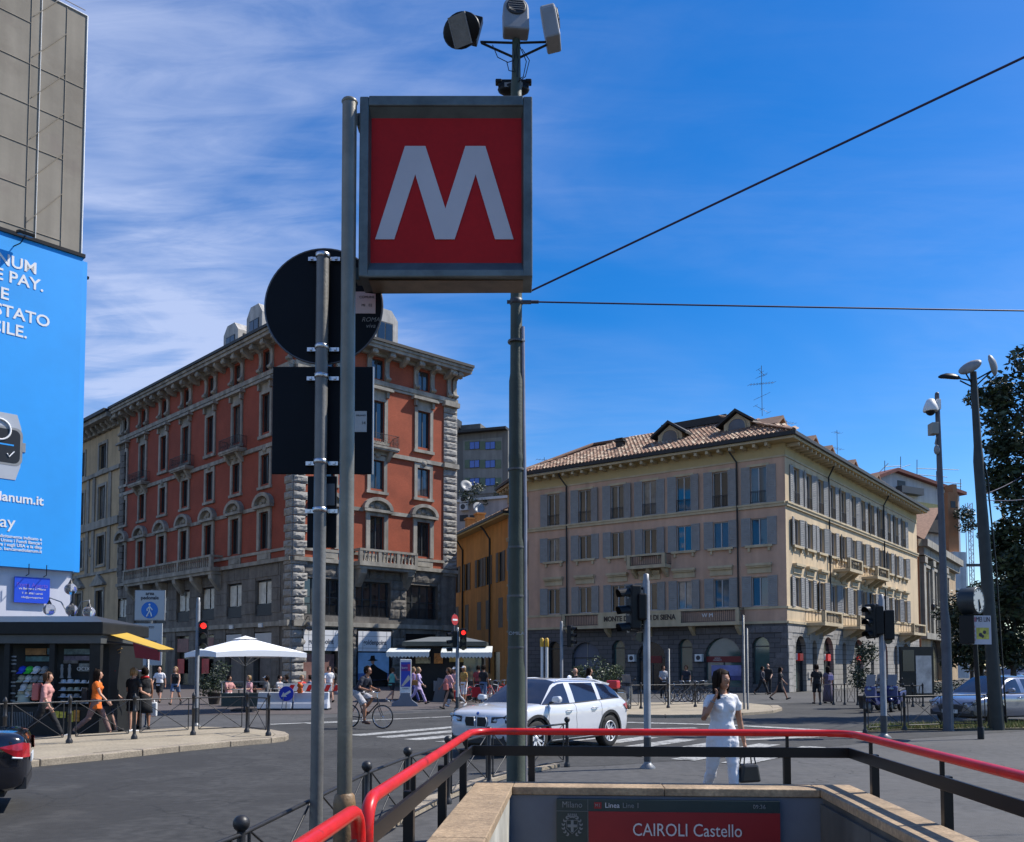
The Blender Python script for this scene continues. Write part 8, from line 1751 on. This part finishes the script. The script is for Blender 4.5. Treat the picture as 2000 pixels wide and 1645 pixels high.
        for q in range(46 if vox < .012 else 22):   # locks from crown to nape
            a = rh.uniform(-150, 150) if not hairlen else rh.uniform(-128, 128); dx_, dy_ = math.sin(R(a)), -math.cos(R(a)); L = (.03 if not hairlen else hairlen * rh.uniform(.75, 1.1) + .03) if abs(a) < 125 else -.05
            hb.tube([(0, -.03, .13), (dx_ * .075, dy_ * .085 - .016, .095), (dx_ * .094, dy_ * .108 - .014, .02), (dx_ * .090, dy_ * .100 - .02, -.04 if L > 0 else .01)] + ([(dx_ * .082, dy_ * .085 - .04, -.06 - L)] if L > 0 else []), [.016, .016, .015, .013] + ([.005] if L > 0 else []), 5)
        # cut the cap away in front of the face
        fb = MB(); fb.v = hb.v; keep = [f for f in hb.f if not (sum(hb.v[a][1] for a in f) / len(f) > .04 and sum(hb.v[a][2] for a in f) / len(f) < .074)]
        fb.v = [tuple(HP(*p)) for p in hb.v]; fb.f = keep; fb.m = [0] * len(keep); fb.s = [True] * len(keep); fb.build('hair', HAIRM[hair], t)
    if hat:
        m_, st = hat; c = MB(); c.ball((0, -.012, .045), (.088, .104, .09), 14, 9)
        if st == 'cap': c.box(-.065, .065, .07, .18, .035, .046)
        else: c.lathe([(.17, .04), (.17, .05), (.09, .06)], 16, (0, -.01, 0))
        c.v = [tuple(HP(*p)) for p in c.v]; c.f = [f for f in c.f if sum(((Vector(c.v[a]) - S(hc)) @ hm).z for a in f) / len(f) > .02 * k]; c.m = [0] * len(c.f); c.s = [True] * len(c.f); c.build('cap' if st == 'cap' else 'sun_hat', m_, t)
    e = .014
    if top:
        m = MB(); lo = top_low; rr = [(pv - up * (.10 + lo), (.165 if female else .16) + e + lo * .25, .118 + e + lo * .25)] + [(c, a + e, b + e) for c, a, b in tor[1:7]] + [(neck - up * .012, .085, .072)]
        loft(m, [(S(c), a * k, b * k, ln) for c, a, b in rr])
        if female:
            for s in (-1, 1): m.ball(S(pv + up * .335 + Vector((s * .072, .085, 0))), .062 * k, 10, 6)
        if sleeve > 0:
            for s in (-1, 1):
                full = [neck + Vector((s * .05, 0, .0)) - up * .03, sh[s] - Vector((s * .02, 0, .002))]; 
                if sleeve <= 1: full += [sh[s].lerp(el[s], sleeve * .5), sh[s].lerp(el[s], sleeve)]; ra = [.045, .060, .058, .054]
                else: full += [el[s], el[s].lerp(wr[s], sleeve - 1)]; ra = [.045, .060, .05, .042]
                m.tube([S(p) for p in full], [q * k for q in ra], 12)
        remesh(m, 'shirt', top, t, max(vox, .011), 3)
    if bottom:
        m = MB(); loft(m, [(S(c), (a + e * .8) * k, (b + e * .8) * k, ln) for c, a, b in ((pv - up * .13, .11, .09), (pv - up * .04, .17 if female else .162, .12), (pv + up * .07, .155, .11))])
        for s in (-1, 1):
            pts = [hips[s] + Vector((0, 0, .06)), hips[s]]; ra = [.095, .10]
            if leglen <= .5: pts += [hips[s].lerp(kn[s], leglen), hips[s].lerp(kn[s], leglen * 2)]; ra += [.094, .092]
            else: f = (leglen - .5) * 2; pts += [hips[s].lerp(kn[s], .5), kn[s], kn[s].lerp(an[s], f * .5), kn[s].lerp(an[s], f)]; ra += [.084, .064, .062, .055]
            m.tube([S(p) for p in pts], [q * k for q in ra], 12)
        remesh(m, 'trousers' if leglen > .6 else 'shorts', bottom, t, max(vox, .011), 3)
    if skirt:
        sm_, low, fl = skirt; m = MB(); loft(m, [(S(pv + up * .08), .15 * k, .11 * k, 0), (S(pv - Vector((0, 0, .05))), .185 * k, .14 * k, 0), (S(pv - Vector((0, 0, low * .6))), (.2 + fl * .5) * k, (.16 + fl * .6) * k, 0), (S(pv - Vector((0, 0, low))), (.21 + fl) * k, (.18 + fl) * k, 0)], 20); m.build('skirt', sm_, t)
    if shoe:
        for s in (-1, 1):
            fd = Vector((s * .12, 1, min(.48, max(-.72, (an[s] - kn[s]).normalized().y * .96)) if 'foot' not in P else -.1)).normalized(); heel = an[s] + Vector((0, -.055, -.05)); m = MB(); m.tube([S(heel - fd * .01), S(heel + fd * .02), S(heel + fd * .15), S(heel + fd * .235), S(heel + fd * .25)], [.028 * k, .045 * k, .044 * k, .034 * k, .016 * k], 10); m.build('shoe', shoe, t)
    t['_j'] = 0; del t['_j']
    J = dict(S=S, sh=sh, el=el, wr=wr, hc=S(hc), HP=HP, chest=S(chest), pv=S(pv), mat=Matrix.Translation(t.location) @ Matrix.Rotation(t.rotation_euler.z, 4, 'Z'), k=k)
    return t, J
BLK = cloth('black', (.012, .012, .014)); WHT = cloth('white', (.74, .73, .74), .04); NAV = cloth('navy', (.016, .02, .035)); GRY = cloth('grey', (.16, .16, .17)); LGR = cloth('light_grey', (.36, .36, .38)); DEN = cloth('denim', (.10, .15, .25)); PNK = cloth('pink', (.55, .30, .32)); LIL = cloth('lilac', (.42, .34, .55)); COR = cloth('coral', (.48, .14, .12)); ORA = cloth('orange', (.72, .15, .015)); TAU = cloth('taupe', (.22, .13, .11)); TEA = cloth('teal', (.10, .35, .30)); MUS = cloth('mustard', (.42, .24, .06)); REDC = cloth('red', (.5, .02, .025)); SHO = cloth('shoe_dark', (.03, .028, .027)); SHW = cloth('shoe_white', (.55, .55, .55)); STR = cloth('striped_pink', (.50, .24, .22), .45); CAPM = pm('cap_patch', (.30, .28, .55), .7, .8, 9); CAM = cloth('camel', (.30, .14, .04))
# the woman in white on the phone
pw_ = Vector((xat(1408, 10.7), 10.7, 0)); wf = Vector((.10, -1, 0))
W_, J = person('woman in white t shirt and white trousers on the phone with a black handbag', pw_, wf, 1.69, dict(lt=10, lk=4, rt=-14, rk=24, lean=1, head=28, nod=0, la=-6, le=16, lo=13, hand={1: Vector((.15, .14, .425))}, pole={1: (.45, .15, -.9)}, grip={1: .45, -1: .7}), skin=1, hair='dark', hairlen=.16, top=WHT, sleeve=.5, bottom=WHT, leglen=.98, shoe=SHW, vox=.011, female=True, top_low=.05)
def world(J, v): return J['mat'] @ J['S'](v)
hp = world(J, J['wr'][1] + (J['wr'][1] - J['el'][1]).normalized() * .07); ph = tag(MB().box(-.004, .004, -.035, .035, -.07, .07).build('phone', M_BLACK, None, hp + Vector((.018, -.01, .02)), rot=(R(-15), 0, R(20)), bevel=.004), 'black mobile phone held to the ear of the woman in white', 'phone')
wl = world(J, J['wr'][-1] + (J['wr'][-1] - J['el'][-1]).normalized() * .10)
def bag(name, label, p, w, d, h, m, strap=.12, rz=0, cat='bag', flare=.85):
    t = thing(name, label, cat, p, rz); MB().prism([(-w / 2, 0), (w / 2, 0), (w / 2 * flare, h), (-w / 2 * flare, h)], 'y', -d / 2, d / 2).build('pouch', m, t, bevel=min(.03, d * .3))
    if strap:
        for s in (-1, 1): MB().tube([(-w * .28, s * d * .3, h - .01), (-w * .2, s * d * .2, h + strap * .8), (0, s * d * .05, h + strap), (w * .2, s * d * .2, h + strap * .8), (w * .28, s * d * .3, h - .01)], .009, 6).build('handle', m if name != 'shopping_bag' else M_WHITE, t)
    return t
bag('handbag', 'black leather handbag hanging from the hand of the woman in white', wl + Vector((.02, -.0, -.38)), .30, .15, .22, pm('leather_black', (.014, .014, .015), .4, .2, 9), .17, R(20), 'handbag', .72)
nk = J['HP'](0, 0, -.1); MB().ring(nk + Vector((0, .01, -.055)), (0, .35, 1), .078, .004, 20, 5).build('necklace', M_STEEL, W_)
wv = J['S'](J['el'][1].lerp(J['wr'][1], .9)); MB().ring(wv, (J['wr'][1] - J['el'][1]), .031, .007, 14, 5).build('wrist_watch', M_GREYBOX, W_)
# cyclist
ba = math.atan2(bf.y, bf.x) - PI / 2; bmat = Matrix.Translation(BM) @ Matrix.Rotation(ba, 4, 'Z')
pvz = 1.03; mx_ = lambda x, y, z: Vector((x, y + .27 - .0, z - pvz))
C_, JC = person('cyclist in navy t shirt and pale grey shorts riding a black city bicycle', bmat @ Vector((0, -.26, 0)), bf, 1.74, dict(lean=33, head=-8, nod=8, foot={1: Vector((.115, .28, .25 - pvz + .0)), -1: Vector((-.115, .11, .52 - pvz))}, hand={1: Vector((.26, .47, 1.075 - pvz)), -1: Vector((-.26, .47, 1.075 - pvz))}, grip={1: .75, -1: .75}), skin=1, hair='dark', hairlen=0, top=NAV, sleeve=.75, bottom=LGR, leglen=.46, shoe=cloth('sandal', (.10, .05, .035)), vox=.013, z0=pvz / (1.74 / 1.7) )
# everyone else on the square: (label, px, foot y, facing, height, options)
def go(label, px, py, fwd, h=1.68, z=0.0, **kw): return person(label, gr(px, py, z), fwd, h, **kw)
wk = dict(lt=26, lk=6, rt=-22, rk=26, la=-20, le=18, ra=22, re=20); wk2 = dict(lt=-20, lk=28, rt=24, rk=6, la=24, le=22, ra=-20, re=14); stp = dict(lt=3, lk=2, rt=-2, rk=2, la=6, le=50, ra=8, re=60, lean=2); std = dict(lt=4, lk=3, rt=-3, rk=4, la=0, le=15, ra=3, re=18, lean=1)
a_, ja = go('woman with a bun, coral rucksack and dark trousers walking past the kiosk', 86, 1446, (1, .05), 1.66, pose=dict(lt=30, lk=5, rt=-24, rk=22, la=-8, le=15, ra=10, re=20, lean=6), skin=0, hair='brown', bun=True, top=STR, sleeve=1.0, bottom=BLK, leglen=.95, shoe=SHW, female=True)
bag('rucksack', 'coral rucksack on the back of the woman with a bun', ja['mat'] @ (ja['chest'] + Vector((0, -.22, -.22))), .28, .16, .40, COR, 0, ja['mat'].to_euler().z)
a_, ja = go('woman with long dark hair, orange tunic and taupe trousers striding past the kiosk', 186, 1438, (.95, .3), 1.68, pose=wk, skin=0, hair='dark', hairlen=.34, top=ORA, sleeve=.4, bottom=TAU, leglen=.97, shoe=SHO, female=True, top_low=.10)
bag('shoulder_bag', 'black bag at the side of the woman in the orange tunic', ja['mat'] @ (ja['pv'] + Vector((.0, -.26, .0))), .26, .14, .34, BLK, 0, ja['mat'].to_euler().z)
go('person in a red and white cap, white shirt and dark shorts behind the orange tunic', 205, 1432, (.9, .2), 1.72, pose=wk2, skin=0, hair='brown', hat=(REDC, 'cap'), top=WHT, sleeve=.8, bottom=NAV, leglen=.48, shoe=SHO)
go('person in black browsing the postcards beside the kiosk', 236, 1424, (-.3, 1), 1.72, pose=stp, skin=1, hair='dark', top=BLK, sleeve=1.2, bottom=BLK, leglen=.97, shoe=SHO)
go('teenager in a patchwork cap, black t shirt and shorts seen from behind', 258, 1431, (.35, .9), 1.66, pose=stp, skin=0, hair='blond', hat=(CAPM, 'cap'), top=BLK, sleeve=.6, bottom=BLK, leglen=.40, shoe=SHW)
a_, ja = go('person in a black vest and red scarf with a white carrier bag', 281, 1424, (-.5, .85), 1.66, pose=std, skin=1, hair='dark', top=BLK, sleeve=0, skirt=(BLK, .5, .02), shoe=SHO, female=True)
MB().ring(ja['HP'](0, -.01, -.15), (0, .1, 1), .085, .035, 14, 6).build('scarf', REDC, a_)
bag('shopping_bag', 'white paper carrier bag held by the person in the red scarf', world(ja, ja['wr'][1]) + Vector((.02, -.05, -.52)), .30, .12, .40, M_WHITE, .1, .2, 'shopping bag', 1)
go('bald man in a white t shirt, black shorts and rucksack straps walking forward', 311, 1373, (.05, -1), 1.72, pose=wk, skin=0, hair=None, top=WHT, sleeve=.7, bottom=BLK, leglen=.46, shoe=SHO)
go('woman in a black vest and denim shorts walking beside the bald man', 342, 1377, (.1, -1), 1.70, pose=wk2, skin=0, hair='blond', hairlen=.1, top=BLK, sleeve=0, bottom=DEN, leglen=.35, shoe=SHO, female=True)
# café guests: on chairs under the parasol
M_CHAIR = pm('chair_dark', (.03, .03, .032), .5, .1, 4)
def chair(label, p, rz):
    t = thing('chair', label, 'chair', p, rz, 'cafe chairs under the parasol'); MB().box(-.2, .2, -.2, .2, .43, .46).build('seat', M_CHAIR, t, bevel=.01); MB().box(-.2, .2, -.215, -.185, .55, .88).build('backrest', M_CHAIR, t, bevel=.01)
    for x in (-.18, .18):
        for y in (-.19, .18): MB().tube([(x, y, 0), (x, y, .88 if y < 0 else .44)], .012, 5).build('leg', M_CHAIR, t)
    return t
sitp = dict(lt=84, lk=86, rt=82, rk=88, la=30, le=60, ra=34, re=55, lean=4)
cafe = [('guest in a striped pink top seated left under the parasol', 446, 1379, (.8, -.5), STR, 'dark', WHT, 1, None), ('guest in beige seated in the middle under the parasol', 487, 1378, (-.6, -.7), PNK, 'blond', GRY, 0, None), ('guest in a white cap and dark rucksack seated by the barrier', 522, 1379, (-.9, -.3), GRY, 'dark', BLK, 1, (WHT, 'cap')), ('guest in a grey t shirt leaning over behind the barrier', 544, 1377, (.9, -.35), LGR, 'dark', BLK, 0, None), ('dark haired guest in black at the stone corner', 560, 1374, (-.8, -.6), BLK, 'dark', BLK, 1, None), ('guest in red seated before the shop window', 588, 1376, (.7, -.6), REDC, 'blond', WHT, 0, None), ('guest in a blue shirt seated before the shop window', 606, 1375, (-.9, -.4), DEN, 'dark', GRY, 0, None)]
for lb, px, py, fw_, tp_c, hr, bt, sk_, ht in cafe:
    p = gr(px, py); go(lb, px, py, fw_, 1.70, pose=sitp, skin=sk_, hair=hr, top=tp_c, sleeve=.7, bottom=bt, leglen=.9, shoe=SHO, hat=ht, z0=.53)
    c_ = Vector(fw_).to_3d() if len(fw_) == 3 else Vector((*fw_, 0)); chair('dark cafe chair under the ' + lb.replace('seated ', '').replace('leaning over ', ''), p - c_.normalized() * .03, math.atan2(fw_[1], fw_[0]) - PI / 2)
for lb, px, py in (('small round cafe table left under the parasol', 466, 1380), ('small round cafe table behind the barrier', 533, 1378)):
    t = thing('cafe_table', lb, 'table', gr(px, py)); MB().lathe([(.33, .72), (.34, .73), (.33, .74)], 18).build('table_top', M_GREYBOX, t); MB().lathe([(.2, 0), (.2, .02), (.03, .05), (.03, .72)], 12).build('pedestal', M_CHAIR, t)
for i in range(2):
    px0 = (432, 478)[i]; t = thing('windbreak', ('glass topped teal windbreak left under the parasol', 'glass topped teal windbreak in front of the cafe guests')[i], 'windbreak', gr(px0, 1383)); L_ = .95; MB().box(0, L_, -.03, .03, .05, .62).build('panel', pm('windbreak_teal', (.03, .055, .055), .5, .1, 3), t, bevel=.01); MB().box(0, .04, -.03, .03, .62, 1.1).box(L_ - .04, L_, -.03, .03, .62, 1.1).box(.04, L_ - .04, -.02, .02, 1.06, 1.1).build('frame', M_GREYBOX, t)
go('person in a white shirt with red bag walking past the corner shop', 642, 1372, (.4, -.9), 1.72, pose=wk, skin=0, hair='brown', top=WHT, sleeve=.8, bottom=TAU, leglen=.47, shoe=SHO)
go('person in a pale skirt and black top behind the silver pole', 655, 1371, (-.9, -.2), 1.66, pose=wk2, skin=0, hair='dark', hairlen=.2, top=BLK, sleeve=.6, skirt=(LGR, .55, .03), shoe=SHO, female=True)
go('jogger in a teal top and black shorts beside the totem', 765, 1371, (.6, .8), 1.66, pose=dict(lt=30, lk=40, rt=-15, rk=40, la=-25, le=70, ra=25, re=80, lean=6), skin=0, hair='brown', bun=True, top=TEA, sleeve=0, bottom=BLK, leglen=.36, shoe=SHW, female=True)
a_, ja = go('woman in a lilac suit with a tan shoulder bag walking east', 816, 1376, (1, -.05), 1.70, pose=dict(wk, lt=28), skin=0, hair='blond', hairlen=.1, top=LIL, sleeve=1.6, bottom=LIL, leglen=.96, shoe=SHO, female=True, top_low=.12)
bag('shoulder_bag', 'tan shoulder bag of the woman in lilac', ja['mat'] @ (ja['pv'] + Vector((.24, -.1, -.02))), .28, .1, .24, CAM, .3, 0)
go('companion in darker violet behind the woman in lilac', 806, 1373, (1, .1), 1.68, pose=wk2, skin=0, hair='blond', top=cloth('violet', (.20, .14, .32)), sleeve=1.4, bottom=cloth('blue_trousers', (.05, .06, .22)), leglen=.96, shoe=SHO)
a_, ja = go('woman in a pink shirt and black skirt with a brown bag crossing before the kiosk', 877, 1385, (-.8, -.5), 1.68, pose=wk, skin=1, hair='brown', bun=True, top=PNK, sleeve=1.0, skirt=(BLK, .48, .04), shoe=SHO, female=True)
bag('shoulder_bag', 'reddish brown bag at the hip of the woman in the pink shirt', ja['mat'] @ (ja['pv'] + Vector((-.1, .2, -.12))), .30, .12, .26, COR, .2, ja['mat'].to_euler().z)
a_, ja = go('person in a white cap and pale top with red shopping bags by the traffic light', 889, 1381, (-.7, -.6), 1.70, pose=wk2, skin=1, hair='dark', hat=(WHT, 'cap'), top=PNK, sleeve=.7, bottom=LGR, leglen=.96, shoe=SHW)
bag('shopping_bag', 'red and white carrier bag low beside the traffic light pole', world(ja, ja['wr'][1]) + Vector((0, 0, -.50)), .36, .14, .36, REDC, .1, .3, 'shopping bag', 1)
go('person in a white cap and mustard top behind the traffic light pole', 906, 1374, (-.6, -.7), 1.68, pose=std, skin=1, hair='blond', hairlen=.15, hat=(WHT, 'cap'), top=MUS, sleeve=.7, bottom=WHT, leglen=.6, shoe=SHW, female=True)
a_, ja = go('person in black with a large red shopping bag by the hire bicycles', 944, 1376, (.5, .7), 1.72, pose=std, skin=2, hair='dark', top=BLK, sleeve=.7, bottom=DEN, leglen=.97, shoe=SHO)
bag('shopping_bag', 'large red shopping bag next to the hire bicycles', world(ja, ja['wr'][-1]) + Vector((-.12, -.1, -.56)), .5, .18, .46, REDC, .12, .1, 'shopping bag', 1)
go('figure in dark red top standing at the awning kiosk door', 934, 1373, (.2, .9), 1.70, pose=std, skin=1, hair='dark', top=cloth('wine', (.22, .04, .05)), sleeve=.7, bottom=BLK, leglen=.97, shoe=SHO)
go('bald man walking behind the roof of the white car', 1126, 1395, (-.9, -.2), 1.70, pose=wk, skin=0, hair=None, top=BLK, sleeve=.7, bottom=GRY, leglen=.96, shoe=SHO)
go('dark haired woman in white behind the roof of the white car', 1150, 1395, (.9, -.1), 1.68, pose=wk2, skin=0, hair='dark', hairlen=.25, top=WHT, sleeve=.5, bottom=GRY, leglen=.96, shoe=SHO, female=True)
go('person with folded arms waiting by the bank door', 1296, 1364, (.2, -1), 1.70, pose=stp, skin=1, hair='dark', top=LGR, sleeve=1.2, bottom=BLK, leglen=.97, shoe=SHO)
go('person in dark clothes at the narrow bank window', 1341, 1362, (-.5, -.8), 1.70, pose=std, skin=1, hair='dark', top=NAV, sleeve=.7, bottom=BLK, leglen=.97, shoe=SHO)
go('slim person in navy walking close to the bank corner', 1489, 1357, (.6, -.7), 1.70, pose=wk, skin=1, hair='dark', top=NAV, sleeve=1.7, bottom=BLK, leglen=.97, shoe=SHO)
go('bald man in black using a phone at the bank corner', 1501, 1356, (-.5, -.8), 1.80, pose=dict(stp, re=90, ra=15), skin=0, hair=None, top=BLK, sleeve=.8, bottom=BLK, leglen=.97, shoe=SHO)
go('woman in a black dress striding past the bank corner', 1524, 1367, (.9, -.4), 1.68, pose=wk, skin=1, hair='dark', hairlen=.1, top=BLK, sleeve=.8, skirt=(BLK, .52, .03), shoe=SHO, female=True)
go('man in black t shirt and shorts walking with the woman in the long dress', 1596, 1375, (.1, 1), 1.74, pose=std, skin=1, hair='dark', top=BLK, sleeve=.7, bottom=BLK, leglen=.47, shoe=SHO)
a_, ja = go('woman in a long grey lilac dress with a white bag beside the cream facade', 1618, 1374, (.1, 1), 1.66, pose=std, skin=1, hair='dark', hairlen=.15, top=cloth('mauve', (.14, .11, .15)), sleeve=.6, skirt=(MATS['cloth_mauve'], .88, .06), shoe=SHO, female=True)
bag('shoulder_bag', 'pale bag on the back of the woman in the long dress', ja['mat'] @ (ja['chest'] + Vector((.08, -.2, -.2))), .24, .12, .26, LIL, 0, 0)
